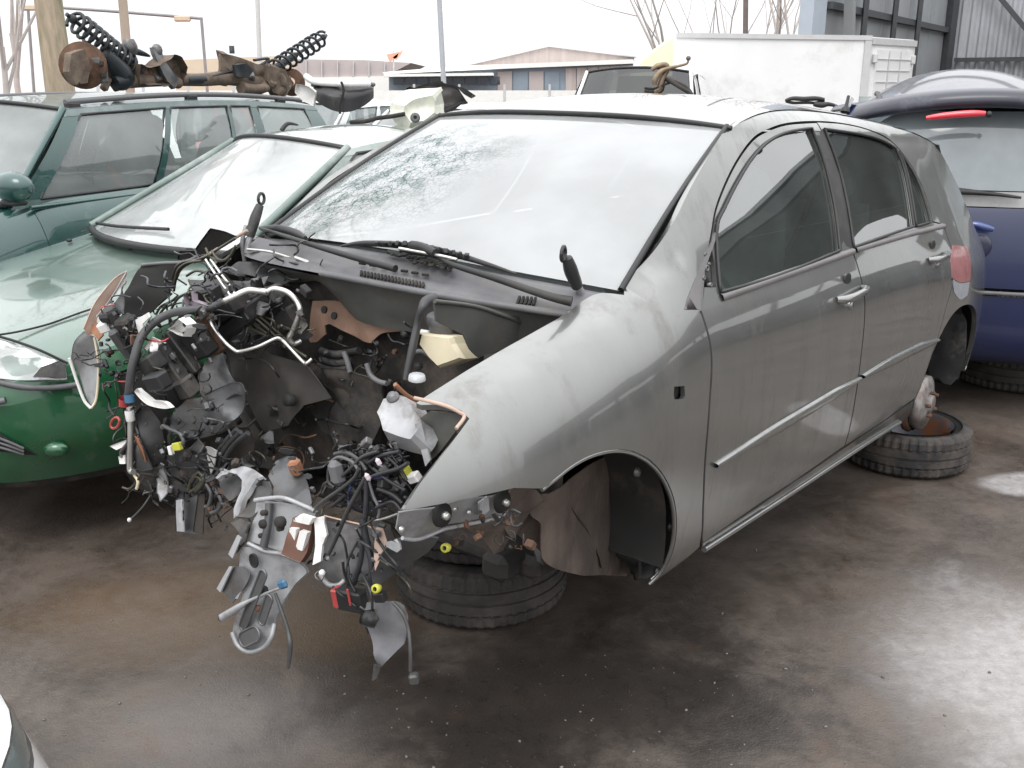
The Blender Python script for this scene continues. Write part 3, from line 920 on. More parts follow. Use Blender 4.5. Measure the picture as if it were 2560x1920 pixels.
# subframe and floor
mb = MB()
mb.box((-.28, 0, .20), (.26, 1.05, .07), None, .02); mb.box((-.32, .43, .21), (.5, .09, .08), None, .02); mb.box((-.32, -.43, .21), (.5, .09, .08), None, .02)
mb.build('subframe', M_DARK, car)
MB().box((-1.55, 0, .205), (2.3, 1.46, .05), None, .02).build('floor_pan', M_DARK, car)
MB().box((-2.85, 0, .40), (.75, 1.25, .08), None, .02).build('boot_floor', M_DARK, car)
# --- wheel housing behind the open arch
M_WELL = mat('brown mud caked wheel housing', (.135, .104, .085), rough=.85, var=.45, vscale=11, col2=(.06, .045, .038), bump=.5, bscale=45, dirt=(.045, .037, .033), dirt_amt=.35, dirt_scale=4, stretch=(1, 1, .45))
rows = []
for i in range(25):
    a = math.radians(75+115*i/24); r = []
    for k in range(8):
        y = .80-.42*k/7; rr = .375+.012*noise.noise(V((a*3, y*9, 2)))-.02*(k > 4)
        r.append(V((.03+rr*math.cos(a)*(1.0), y, max(.18, .305+rr*math.sin(a)))))
    rows.append(r)
MB().grid(rows).build('wheel_housing', M_DARK, car)
shard('wheel_liner', WY(ZC, [(1000, 1075, .60), (1130, 1045, .62), (1200, 995, .62), (1300, 910, .62), (1400, 853, .62), (1500, 818, .61), (1605, 806, .60), (1620, 1100, .585), (1640, 1575, .60), (1500, 1560, .61), (1330, 1555, .62), (1130, 1500, .62), (1070, 1400, .61), (1060, 1250, .60), (1000, 1180, .59)], .62), M_WELL, amp=.006, seed=2, step=.02, corner=60, bow=-.03)
shard('wheel_liner', WY(ZC, [(1610, 815, .62), (1700, 835, .66), (1800, 900, .74), (1870, 985, .76), (1915, 1085, .78), (1930, 1200, .78), (1930, 1320, .78), (1895, 1470, .78), (1830, 1570, .78), (1700, 1600, .70), (1650, 1560, .60), (1640, 1200, .56)], .7), M_DKSH, amp=.008, seed=5, step=.02, corner=60)
tubep('liner_edge', WY(ZC, [(1750, 960), (1745, 1200), (1725, 1400), (1720, 1570)], .72), .006, M_BLACKPL)
mb = MB()
for p in ((1905, 1270), (1830, 1540), (1700, 930)): q = WY(ZC, [p], .765)[0]; mb.lathe([(0, .012), (.012, .01), (.014, 0)], q, (0, 1, 0), 10)
mb.build('liner_clips', M_STEEL, car)
shard('splash_shield', WY(ZC, [(950, 1050, .66), (1100, 1060, .66), (1250, 1300, .62), (1130, 1490, .60), (1000, 1350, .58), (920, 1330, .6), (900, 1220, .64)], .62), M_WELL, amp=.02, seed=8, step=.02)
shard('mud_flap_bracket', WY(ZC, [(1060, 1380), (1130, 1440), (1135, 1510), (1090, 1480)], .63), M_GREYSH, amp=.004)
shard('control_arm_plate', WY(ZC, [(560, 1270, .66), (900, 1200, .64), (960, 1260, .6), (890, 1440, .55), (830, 1450, .55), (740, 1330, .56)], .6), M_WELL, amp=.012, seed=4, step=.02)
# --- lamp bracket under the wing
BR = shard('lamp_bracket', WY(ZC, [(240, 1185, .72), (470, 1150, .73), (700, 1100, .73), (905, 1062, .72), (912, 1100, .72), (880, 1190, .70), (790, 1215, .70), (640, 1250, .7), (520, 1270, .7), (420, 1320, .69), (330, 1345, .69), (260, 1335, .69), (225, 1290, .7)], .7), M_LTSH, amp=.004, seed=1, step=.016)
tubep('bracket_flange', WY(ZC, [(905, 1095, .73), (875, 1200, .72), (640, 1260, .72), (520, 1285, .72), (400, 1335, .71), (330, 1350, .71), (260, 1340, .71)], .7), .0042, M_LTSH)
for p in ((497, 1195), (868, 1115)):
    q = WY(ZC, [p], .735)[0]
    b_ = MB().lathe([(0, .008), (.024, .008), (.026, 0)], q, (0, 1, .1), 16).build('bolt_plate', M_DARK, BR)
    MB().lathe([(0, .016), (.007, .016), (.009, .012), (.009, .004)], q+V((0, .004, 0)), (0, 1, .1), 6).build('bolt', M_ALU, BR)
block('bracket_tab', WY(ZC, [(760, 1145)], .735)[0], (.03, .006, .035), M_LTSH, (0, .2, 0), .001, BR)
for p in ((255, 1285), (670, 1180), (580, 1160)):
    MB().lathe([(0, .005), (.005, .005), (.007, 0)], WY(ZC, [p], .715)[0], (0, 1, .1), 8).build('rivet', M_ALU, BR)
# inner lamp wall behind the torn notch
shard('lamp_wall', WX(ZC, [(345, 620), (430, 560), (620, 580), (645, 600), (600, 660), (480, 820), (415, 870), (370, 750)], .40), M_BAY, amp=.003)
shard('lamp_wall_flange', WX(ZC, [(335, 640), (375, 630), (430, 860), (400, 900)], .43), M_LTSH, amp=.002)
tubep('torn_edge', [V((p[0], Y(p[0], p[1])-.004, p[1])) for p in notch[1:6]], .004, M_PEACH)
tubep('torn_edge', WY(ZC, [(215, 395), (300, 470), (420, 525)], .62), .0045, M_ORANGE)
# light grey latch block
LB = shard('latch_block', WX(ZC, [(95, 560, .42), (140, 480, .4), (200, 440, .4), (250, 470, .4), (330, 580, .42), (350, 600, .43), (330, 700, .45), (300, 725, .45), (110, 655, .45)], .42), M_LTSH, amp=.006, th=.05, bow=.02, seed=2)
MB().lathe([(0, .012), (.009, .012), (.010, .006), (.014, .005), (.014, 0)], WX(ZC, [(205, 480)], .44)[0], (.6, .1, .8), 12).build('bolt', M_STEEL, LB)
MB().lathe([(0, .01), (.016, .01), (.018, 0)], V((.45, .64, .872)), (.1, .1, 1), 12).build('wing_bolt', M_LTSH, car)
# hinges of the missing bonnet
def hinge(Z, low, high, y, loop):
    h = tubep('bonnet_hinge', WY(Z, low, y), .010, M_LTSH)
    tubep('hinge_arm', WY(Z, high, y), [.014, .017, .012], M_DKSH, h)
    c = WY(Z, [loop], y)[0]
    MB().tube([c+V((.3*math.cos(q)*.014, 0, 0))+V((math.cos(q)*.012, math.cos(q)*.006, math.sin(q)*.017)) for q in [i*math.pi/8 for i in range(17)]], .005, 6).build('hinge_eye', M_DKSH, h)
hinge(Z7, [(2040, 705), (1965, 745), (1925, 700), (1890, 630), (1865, 585)], [(1865, 590), (1830, 500), (1810, 430)], .61, (1788, 408))
hinge(ZE, [(1480, 420), (1490, 330), (1530, 240)], [(1500, 290), (1540, 150), (1580, 40)], -.62, (1590, -10))
tubep('hinge_stay', WY(ZE, [(1460, 480), (1440, 330), (1470, 200)], -.64), .007, M_LTSH)
# --- wipers
def wp(Z, p, dz): return cowl_pt(Z, p, dz) if p[1] > 9999 else on_surf(Z(*p), lambda a: a.z-(1.03-.045*(a.y/.685)**2+max(-.4, (-.05-.17*abs(a.y/.685)**2.2-a.x))*.47+dz), CAR, 1.5, 6)
wi = tubep('wiper', [wp(Z7, p, .035) for p in [(1835, 672), (1700, 640), (1400, 540), (1180, 470), (1080, 420), (890, 385)]], [.013, .010, .008, .007, .006], M_BLACKPL)
tubep('wiper_blade', [wp(Z7, p, .02) for p in [(560, 366), (700, 350), (1000, 372), (1250, 430), (1530, 520)]], [.003, .008, .010, .008, .003], M_BLACKPL, wi)
tubep('wiper_arm_edge', [wp(Z7, p, .045) for p in [(880, 378), (1090, 415), (1200, 440)]], .004, M_ALU, wi)
tubep('wiper_yoke', [wp(Z7, p, .05) for p in [(950, 360), (1010, 372), (1080, 405)]], .012, M_BLACKPL, wi)
for i in range(14):
    a = wp(Z7, (760+i*38, 352+max(0, i-5)*8.5), .03)
    block('blade_clip', a, (.012, .012, .014), M_BLACKPL, (0, .4, i), .002, wi)
wi2 = tubep('wiper', [wp(Z7, p, .03) for p in [(860, 490), (640, 430), (420, 365), (250, 310), (110, 265)]], [.010, .009, .008, .006, .005], M_BLACKPL)
tubep('wiper_blade', [wp(ZE, p, .02) for p in [(1590, 225), (1720, 225), (1850, 255), (1940, 300)]], [.008, .012, .012, .006], M_BLACKPL, wi2)
# leaf litter lying in the cowl
mb = MB()
for i in range(70):
    p = (rnd.uniform(820, 1180), 0); yy = 395+(p[0]-820)*.24+rnd.gauss(0, 9)
    q = wp(Z7, (p[0], yy), .012)
    if q: mb.ball(q, rnd.uniform(.005, .011), 6, (1.3, .9, .5), None, .6, i)
tag(mb.build('leaf_litter', M_DARK, car), kind='stuff')

# ------------------------------------------------------------------ crushed far corner
shard('fender_liner', WX(ZE, [(650, 500, .10), (980, 492, .02), (930, 600, .06), (860, 760, .16), (700, 880, .24), (520, 965, .32), (490, 900, .32), (500, 760, .28), (560, 640, .20)], .2), M_SOOT, amp=.012, seed=21, step=.018)
tubep('liner_edge', WX(ZE, [(640, 515, .11), (800, 500, .06), (985, 490, .02), (1100, 440, 0)], .05), .006, M_GREYPL)
shard('fender_liner', WX(ZE, [(940, 405), (1050, 402), (1110, 320), (1190, 222), (1300, 250), (1400, 285), (1330, 330), (1180, 425), (1000, 480), (930, 470)], -.02), M_SOOT, amp=.01, seed=22, step=.015)
wr = shard('crushed_wing_strip', WY(ZE, [(525, 560), (520, 620), (380, 830), (300, 930), (275, 1040), (225, 1075), (183, 1010), (290, 800), (420, 630)], -.80), M_PEACH, amp=.006, seed=23, step=.014)
shard('crushed_wing_blade', WY(ZE, [(190, 1035, -.82), (272, 1085, -.80), (302, 1300, -.79), (288, 1560, -.8), (245, 1645, -.81), (180, 1560, -.82), (118, 1380, -.84), (72, 1250, -.85), (110, 1120, -.84)], -.8), M_LTSH, amp=.018, seed=24, step=.014, bow=.03)
tubep('torn_edge', WY(ZE, [(272, 1085, -.79), (303, 1300, -.78), (289, 1560, -.79), (246, 1645, -.80)], -.8), .004, M_CREAM)
tubep('torn_edge', WY(ZE, [(75, 1250, -.85), (130, 1420, -.84), (190, 1580, -.82), (245, 1645, -.8)], -.8), .005, M_WHITEPL)
shard('crushed_wing_strip', WY(ZE, [(530, 560), (525, 600), (400, 800), (310, 920), (285, 920), (400, 780)], -.78), M_LTSH, amp=.004, seed=25, step=.014)
shard('crushed_wing_fold', WX(ZE, [(490, 690, .32), (520, 640, .3), (500, 780, .32), (500, 900, .34), (420, 900, .34), (330, 930, .34), (430, 800, .33)], .33), M_GREYSH, amp=.01, seed=26, step=.015)
shard('torn_gusset', WX(ZE, [(190, 1010, .34), (270, 960, .34), (330, 1060, .35), (290, 1110, .36), (260, 1070, .36)], .34), M_ORANGE, amp=.006, seed=27)
block('white_relay', WX(ZE, [(355, 1000)], .35)[0], (.03, .035, .03), M_WHITEPL, (.4, .3, .6))
block('lamp_motor', WX(ZE, [(400, 900)], .34)[0], (.06, .05, .03), M_BLACKPL, (.2, .5, .3), .008)
shard('white_bracket', WX(ZE, [(580, 950), (690, 890), (700, 930), (640, 980), (650, 1090), (620, 1110), (590, 1000)], .36), M_WHITEPL, amp=.004, seed=28)
# fuse box
FBX = shard('fuse_box', WX(ZE, [(690, 1190, .30), (760, 1110, .28), (840, 1120, .26), (1000, 1290, .26), (960, 1380, .30), (880, 1490, .34), (820, 1515, .36), (700, 1500, .36), (632, 1390, .36), (640, 1250, .34)], .3), M_BLACKPL, amp=.006, th=.06, seed=29, bow=.02)
block('fuse_cover', WX(ZE, [(730, 1290)], .37)[0], (.05, .07, .05), M_BLACKPL, (.5, .3, .2), .006, FBX)
block('fuse_cover', WX(ZE, [(770, 1430)], .40)[0], (.04, .08, .045), M_BLACKPL, (.3, .3, .1), .006, FBX)
block('relay_row', WX(ZE, [(880, 1290)], .32)[0], (.04, .03, .12), M_DKSH, (.6, .2, .2), .004, FBX)
block('relay_row', WX(ZE, [(980, 1200)], .27)[0], (.04, .03, .14), M_DKSH, (.65, .2, .2), .004, FBX)
shard('fuse_bracket', WX(ZE, [(675, 1165, .33), (735, 1080, .33), (835, 1130, .33), (800, 1140, .33), (745, 1120, .33), (700, 1190, .33)], .33), M_WHITEPL, amp=.002, parent=FBX)
MB().lathe([(0, .008), (.006, .008), (.006, .012), (.014, .012), (.015, 0)], WX(ZE, [(757, 1168)], .36)[0], (1, -.2, .3), 16).build('earth_bolt', M_WHITEPL, FBX)
shard('white_connector', WX(ZE, [(893, 1010), (985, 915), (1062, 975), (1060, 1010), (1030, 1085), (965, 1065)], .30), M_WHITEPL, amp=.004, th=.03, bow=.012, seed=30)
shard('grey_connector', WX(ZE, [(1020, 750), (1080, 720), (1090, 790), (1200, 830), (1180, 860), (1040, 850)], .24), mat('mauve grey plastic', (.32, .27, .31), rough=.4), amp=.004, th=.02, seed=31)
# battery tray and dark engine mount plastics
for i, (p, x, d, r, m_) in enumerate([((1150, 760), .18, (.06, .09, .05), (.3, .2, .4), M_BLACKPL), ((1300, 880), .16, (.08, .16, .05), (.5, .1, .2), M_DARK), ((1500, 900), .12, (.06, .26, .05), (.62, .2, .3), M_DKSH),
     ((1650, 820), .08, (.05, .12, .09), (.4, .2, .3), M_DARK), ((1750, 980), .08, (.05, .14, .06), (.6, .2, .3), M_DARK), ((1100, 1120), .26, (.05, .08, .09), (.4, .4, .1), M_DARK), ((1180, 1060), .22, (.04, .05, .12), (.3, .1, .2), M_RUST),
     ((1350, 1000), .14, (.04, .2, .04), (.55, .1, .2), M_DKSH), ((560, 1020), .33, (.05, .06, .08), (.2, .5, .2), M_DARK), ((470, 1020), .33, (.03, .05, .12), (.3, .4, 0), M_DARK), ((520, 1180), .34, (.03, .03, .14), (.2, .5, .2), M_GREYSH), ((1000, 1480), .30, (.05, .07, .06), (.4, .4, .1), M_DKSH)]):
    block('bay_box', WX(ZE, [p], x)[0], d, m_, r, .008)
shard('inlet_duct', WX(ZE, [(1000, 600, .10), (1150, 570, .06), (1300, 560, .03), (1500, 570, .0), (1640, 580, .0), (1600, 640, .02), (1450, 690, .06), (1320, 720, .1), (1150, 690, .12), (1020, 650, .12)], .06), M_GREYSH, amp=.012, seed=33, bow=.03)
shard('inlet_hood', WX(ZE, [(1280, 560, .0), (1380, 460, -.03), (1500, 430, -.04), (1650, 415, -.04), (1800, 440, -.04), (1900, 520, -.03), (1870, 620, .0), (1700, 600, .0), (1500, 560, .0)], -.02), M_DKSH, amp=.018, seed=34, bow=.04)
shard('scuttle_sheet', WX(ZE, [(1880, 500, -.05), (2212, 600, -.04), (2212, 800, -.06), (1980, 790, -.06), (1850, 720, -.05), (1750, 640, -.04)], -.05), M_INSUL, amp=.02, seed=35)
shard('side_scuttle', WX(ZE, [(1500, 340, -.06), (1560, 290, -.08), (1850, 370, -.06), (1860, 440, -.04), (1600, 410, -.05), (1480, 420, -.05)], -.06), M_GREYPL, amp=.004)
# pipes
tubep('coolant_hose', WX(ZE, [(540, 1600, .42), (552, 1450, .42), (580, 1280, .41), (640, 1090, .38), (740, 970, .34), (880, 895, .30), (1050, 868, .27), (1200, 848, .24), (1290, 800, .22)], .3), .0118, M_HOSE, n=12)
tubep('alloy_pipe', WX(ZE, [(1270, 815, .22), (1380, 760, .2), (1470, 718, .18), (1540, 715, .17), (1640, 728, .16)], .2), .009, M_ALU, n=10)
tubep('alloy_pipe', WX(ZE, [(1640, 722, .16), (1700, 702, .15), (1800, 730, .14), (1870, 800, .13), (1895, 870, .13), (1870, 960, .13), (1830, 1050, .13), (1812, 1090, .13), (1845, 1135, .12), (1900, 1115, .1)], .14), .0075, M_ALU, n=10)
tubep('thin_pipe', WX(ZE, [(1205, 900, .24), (1190, 930, .24), (1200, 990, .24), (1290, 1110, .24), (1370, 1180, .23), (1420, 1196, .22), (1560, 1160, .2), (1690, 1100, .17), (1730, 1092, .16), (1780, 1130, .15), (1920, 1278, .14), (1950, 1288, .14), (1990, 1255, .13)], .2), .005, M_ALU, n=8)
b_ = tubep('drain_pipe', WX(ZG, [(232, 215, .40), (238, 300, .40), (242, 480, .40), (236, 660, .40), (240, 715, .40), (262, 725, .40)], .4), .0085, M_ALU, n=10)
MB().lathe([(.011, -.016), (.013, -.012), (.013, .012), (.011, .016)], WX(ZG, [(236, 280)], .40)[0], (.1, 0, 1), 12).build('pipe_union', M_WHITEPL, b_)
MB().lathe([(.014, -.012), (.0145, .012)], WX(ZE, [(550, 1560)], .42)[0], (.1, 0, 1), 12).build('hose_tape', M_BLUE, car)
MB().lathe([(.014, -.012), (.0145, .012)], WX(ZG, [(190, 170)], .42)[0], (.1, .3, 1), 12).build('hose_tape', M_REDPL, car)
mb = MB(); c = WX(ZG, [(120, 340)], .42)[0]; mb.tube([c+V((0, .024*math.cos(q), .015*math.sin(q)+.012*math.cos(q))) for q in [i*math.pi/8 for i in range(17)]], .004, 6); mb.build('red_ring', M_REDPL, car)
shard('white_lever', WX(ZG, [(300, 85), (325, 62), (430, 160), (530, 170), (585, 215), (540, 222), (470, 215), (390, 185), (320, 110)], .40), M_WHITEPL, amp=.004, th=.012, seed=36)
# bundle of brake lines
for k, l_ in enumerate([[(870, 720), (890, 600), (950, 500), (1150, 460), (1230, 400), (1390, 300)], [(900, 720), (920, 620), (985, 520), (1170, 440)], [(840, 760), (900, 660), (930, 560), (1000, 500), (1120, 480)],
        [(1150, 470), (1230, 590), (1300, 690), (1350, 760)], [(1190, 470), (1260, 570), (1330, 660), (1380, 740)], [(760, 900), (800, 840), (880, 800), (930, 760)], [(790, 900), (830, 850), (900, 820)], [(690, 900), (740, 860), (830, 780), (880, 740)],
        [(1150, 380), (1190, 450), (1280, 480), (1340, 440)], [(1200, 400), (1250, 470), (1330, 460), (1390, 360)], [(1000, 600), (1080, 560), (1190, 590), (1330, 660)], [(880, 860), (940, 770), (1050, 720), (1080, 700)],
        [(1420, 830), (1600, 980), (1760, 1120), (1950, 1240)], [(1450, 820), (1640, 970), (1800, 1120)], [(1380, 850), (1560, 1000), (1720, 1110)], [(1330, 880), (1500, 1010), (1650, 1080)]]):
    tubep('brake_line', WX(ZE, l_, .13-.004*(k % 3) if k > 11 else .08+.005*(k % 4)), .0042, M_ALU if k in (3, 4) else M_GREENWIRE, n=6)
tubep('bright_stay', WX(ZE, [(1060, 490, .0), (1160, 440, -.02), (1240, 390, -.03), (1390, 295, -.06), (1480, 240, -.08)], 0), .006, M_PEACH, n=6)
# crumpled inner wing sheets
shard('inner_wing_sheet', WX(ZE, [(1220, 1170, .22), (1260, 1150, .2), (1330, 1300, .2), (1480, 1480, .22), (1470, 1520, .24), (1400, 1500, .26), (1250, 1530, .28), (1150, 1540, .3), (1100, 1480, .3), (1095, 1340, .28), (1150, 1230, .25)], .25), M_GREYSH, amp=.022, seed=40, step=.016, bow=.03)
shard('inner_wing_sheet', WX(ZG, [(800, 120, .30), (1000, 20, .27), (1100, 20, .25), (1145, 90, .26), (1090, 260, .27), (980, 350, .30), (860, 430, .32), (700, 470, .34), (520, 385, .36), (545, 260, .36), (650, 150, .33)], .3), M_GREYSH, amp=.022, seed=41, step=.016, bow=.02)
shard('rail_end', WX(ZG, [(270, 270, .38), (330, 200, .37), (390, 200, .36), (480, 330, .34), (520, 560, .33), (480, 695, .34), (420, 690, .36), (345, 520, .38)], .36), M_DKSH, amp=.016, seed=42, step=.016)
shard('rail_end', WX(ZG, [(300, 450, .39), (350, 520, .39), (420, 700, .37), (330, 720, .38), (270, 700, .39), (280, 560, .40)], .38), M_GREYSH, amp=.01, seed=43)
shard('rust_edge', WX(ZG, [(275, 440, .40), (310, 470, .40), (350, 560, .39), (370, 640, .38), (345, 640, .39), (310, 540, .40)], .39), M_ORANGE, amp=.006, seed=44)
RL = shard('rail_plate', WX(ZG, [(520, 600, .33), (700, 540, .31), (800, 550, .29), (850, 640, .28), (850, 760, .28), (790, 900, .29), (700, 940, .30), (600, 950, .32), (530, 880, .34)], .3), M_GREYSH, amp=.01, seed=45, step=.016)
for p, r_ in (((685, 600), .013), ((655, 745), .012), ((545, 885), .008)): MB().lathe([(0, .006), (r_, .006), (r_, -.01)], WX(ZG, [p], .335)[0], (1, -.2, .2), 12).build('plate_hole', M_DARK, RL)
shard('rail_foot', WX(ZG, [(600, 930, .33), (700, 930, .32), (790, 890, .30), (830, 900, .29), (815, 1210, .32), (700, 1215, .34), (598, 1195, .36)], .32), M_GREYSH, amp=.01, seed=46, step=.016)
shard('rail_foot_edge', WX(ZG, [(600, 950, .35), (650, 940, .35), (655, 1200, .37), (598, 1195, .37)], .35), M_LTSH, amp=.004, seed=47)
shard('rail_foot_edge', WX(ZG, [(780, 900, .32), (835, 890, .31), (815, 1220, .34), (740, 1200, .35)], .33), M_DARK, amp=.004, seed=48)
shard('bent_flange', WX(ZG, [(410, 790, .37), (440, 720, .37), (500, 690, .36), (515, 900, .36), (470, 965, .38), (420, 900, .38)], .37), M_LTSH, amp=.008, seed=49, bow=.02)
shard('dark_cover', WX(ZG, [(860, 470, .26), (1060, 370, .22), (1180, 380, .18), (1230, 500, .18), (1180, 640, .2), (1000, 650, .24), (900, 740, .28)], .22), M_DARK, amp=.014, seed=50, step=.018)
for k, l_ in enumerate([[(890, 740), (920, 600), (980, 500), (1080, 390)], [(930, 700), (960, 590), (1020, 500), (1110, 410)], [(980, 640), (1020, 560), (1100, 470), (1170, 420)]]):
    tubep('cover_rib', WX(ZG, l_, .27), .007, M_GREYSH)
shard('white_blade', WX(ZG, [(845, 520), (880, 530), (925, 560), (905, 680), (880, 740), (860, 640)], .29), M_WHITEPL, amp=.004, seed=51)
blk = block('yellow_connector', WX(ZG, [(612, 525)], .38)[0], (.015, .028, .022), M_YEL, (.3, 0, .2), .002)
block('yellow_connector_end', WX(ZG, [(560, 555)], .38)[0], (.014, .012, .026), M_WHITEPL, (.3, 0, .2), .002, blk)
tubep('connector_lead', WX(ZG, [(500, 360), (560, 390), (630, 420), (660, 480), (650, 520)], .37), .006, M_GREYSH)
for k, l_ in enumerate([[(700, 870), (740, 760), (800, 790), (770, 850), (720, 880)], [(760, 880), (820, 800), (780, 730), (730, 800)], [(840, 820), (880, 900), (860, 990), (835, 1000)], [(900, 850), (960, 960), (930, 1030), (880, 1050)]]):
    tubep('loose_lead', WX(ZG, l_, .33), .006, M_GREENWIRE if k < 2 else M_GREYSH)
tubep('dangling_wire', WX(ZG, [(400, 910, .37), (340, 1000, .38), (270, 1075, .39), (232, 1108, .4)], .38), .003, M_GREYSH, n=5)
MB().ball(WX(ZG, [(232, 1105)], .4)[0], .007, 6).build('wire_tag', M_WHITEPL, car)
tubep('yellow_lead', WX(ZG, [(180, 850), (230, 860), (280, 820), (310, 760), (290, 740)], .39), .0035, M_GREENWIRE)
tubep('yellow_lead', WX(ZG, [(290, 860), (300, 800), (270, 750)], .39), .0045, M_CREAM)
shard('white_tab', WX(ZG, [(85, 520), (160, 490), (210, 470), (200, 520), (140, 550)], .40), M_WHITEPL, amp=.003)
shard('white_tab', WX(ZG, [(155, 600), (200, 590), (205, 660), (165, 660)], .40), M_WHITEPL, amp=.003)
tubep('loose_lead', WX(ZG, [(210, 510), (165, 570), (175, 610)], .4), .005, M_GREYSH)

# ------------------------------------------------------------------ centre: radiator support hanging from the near rail
FR = shard('support_frame', WX(ZG, [(900, 770, .40), (960, 690, .40), (1020, 710, .40), (1100, 685, .38), (1200, 700, .38), (1290, 760, .40), (1230, 770, .42), (1190, 830, .43), (1130, 930, .46), (1080, 1070, .48), (1050, 1090, .48), (1060, 990, .46), (1110, 870, .43), (1120, 790, .41), (1080, 740, .40), (1000, 740, .40), (920, 775, .41)], .42), M_LTSH, amp=.004, seed=60, step=.012, th=.012)
shard('support_panel', WX(ZG, [(930, 780, .38), (1070, 745, .38), (1120, 800, .39), (1090, 900, .42), (1010, 950, .42), (950, 880, .40)], .39), M_DKSH, amp=.006, seed=61)
shard('support_panel', WX(ZG, [(1190, 850, .43), (1240, 780, .42), (1310, 790, .42), (1320, 860, .43), (1260, 960, .46), (1180, 1080, .48), (1090, 1080, .48), (1130, 960, .46)], .44), M_GREYSH, amp=.004, seed=62, bow=.02)
shard('crumpled_support', WX(ZG, [(1330, 760, .40), (1380, 640, .36), (1470, 590, .34), (1540, 590, .34), (1600, 740, .36), (1650, 860, .40), (1660, 1010, .43), (1500, 960, .43), (1340, 930, .43), (1370, 840, .41)], .4), M_GREYSH, amp=.014, seed=63, step=.016)
block('orange_sensor', WX(ZG, [(1545, 690)], .37)[0], (.03, .028, .04), M_ORANGE, (.2, .3, .4), .006)
PL = shard('support_plate', WX(ZH, [(390, 285, .46), (560, 300, .44), (720, 320, .42), (800, 360, .42), (770, 420, .43), (720, 690, .44), (560, 640, .46), (330, 560, .49)], .45), M_LTSH, amp=.004, seed=64, step=.016, th=.008, bow=.008)
tubep('plate_fold', WX(ZH, [(380, 280, .47), (560, 262, .45), (700, 310, .43), (790, 352, .42)], .44), .006, M_LTSH, PL)
tubep('plate_fold', WX(ZH, [(330, 575, .495), (450, 630, .48), (570, 650, .47), (720, 690, .45)], .47), .0055, M_LTSH, PL)
tubep('plate_rib', WX(ZH, [(480, 300, .455), (470, 450, .47), (440, 600, .485)], .46), .010, M_GREYSH, PL)
for p, r_ in (((442, 365), .007), ((440, 442), .011), ((425, 522), .006), ((555, 430), .014), ((555, 470), .008)): MB().lathe([(0, .006), (r_, .006), (r_, -.006)], WX(ZH, [p], .478)[0], (1, .2, .25), 12).build('plate_hole', M_DARK, PL)
TG = shard('support_tongue', WX(ZH, [(290, 600, .50), (420, 610, .48), (600, 680, .46), (720, 740, .44), (740, 780, .44), (640, 880, .46), (565, 1010, .48), (515, 1130, .50), (490, 1230, .515), (440, 1295, .52), (345, 1328, .525), (265, 1285, .53), (222, 1190, .53), (255, 1060, .52), (300, 900, .51), (270, 760, .505)], .48), M_LTSH, amp=.003, seed=65, step=.014, th=.010, corner=60)
def oblong(name, a, b, r, x, m_, par):
    A_, B_ = WX(ZH, [a, b], x)
    d = (B_-A_).normalized(); nn = V((1, .2, .25)).normalized(); s_ = nn.cross(d).normalized()
    pts = [B_+(d*math.sin(q)+s_*math.cos(q))*r for q in [math.pi*i/6 for i in range(7)]]+[A_+(-d*math.sin(q)-s_*math.cos(q))*r for q in [math.pi*i/6 for i in range(7)]]
    mb = MB(); mb.sheet(pts, .004, nn); mb.tube([p+nn*.002 for p in pts]+[pts[0]+nn*.002], .003, 6)
    return mb.build(name, m_, par)
oblong('pressed_slot', (300, 1150), (440, 790), .011, .525, M_STEEL, TG)
oblong('pressed_slot', (430, 1110), (480, 960), .011, .52, M_STEEL, TG)
oblong('pressed_slot', (305, 1240), (385, 1200), .018, .535, M_STEEL, TG)
oblong('pressed_slot', (372, 680), (378, 710), .010, .50, M_DARK, TG)
MB().lathe([(0, .005), (.012, .005), (.012, -.004)], WX(ZH, [(438, 903)], .515)[0], (1, .2, .25), 12).build('tongue_hole', M_DARK, TG)
MB().lathe([(0, .005), (.008, .005), (.008, -.004)], WX(ZH, [(402, 1025)], .52)[0], (1, .2, .25), 12).build('tongue_hole', M_RUST, TG)
tubep('tongue_edge', WX(ZH, [(515, 1130, .505), (490, 1230, .52), (440, 1295, .525), (345, 1328, .53), (265, 1285, .535), (222, 1190, .535)], .5), .006, M_LTSH, TG)
shard('side_skirt_sheet', WX(ZH, [(125, 900, .53), (200, 735, .52), (290, 740, .51), (345, 790, .51), (300, 880, .52), (215, 990, .53), (150, 920, .535)], .52), M_STEEL, amp=.004, seed=66)
shard('sheet_edge', WX(ZH, [(115, 890, .535), (200, 735, .525), (222, 738, .525), (140, 915, .54)], .53), M_LTSH, amp=.001)
shard('sheet_edge', WX(ZH, [(195, 650, .53), (255, 520, .52), (280, 540, .52), (225, 680, .53)], .53), M_LTSH, amp=.002)
shard('bent_tab', WX(ZH, [(190, 430, .50), (260, 400, .49), (340, 430, .49), (300, 560, .51), (230, 640, .52), (250, 500, .51)], .5), M_DKSH, amp=.008, seed=67)
shard('side_skirt_sheet', WX(ZH, [(215, 960, .52), (300, 790, .51), (330, 800, .51), (260, 960, .525)], .52), M_LTSH, amp=.003, seed=68)
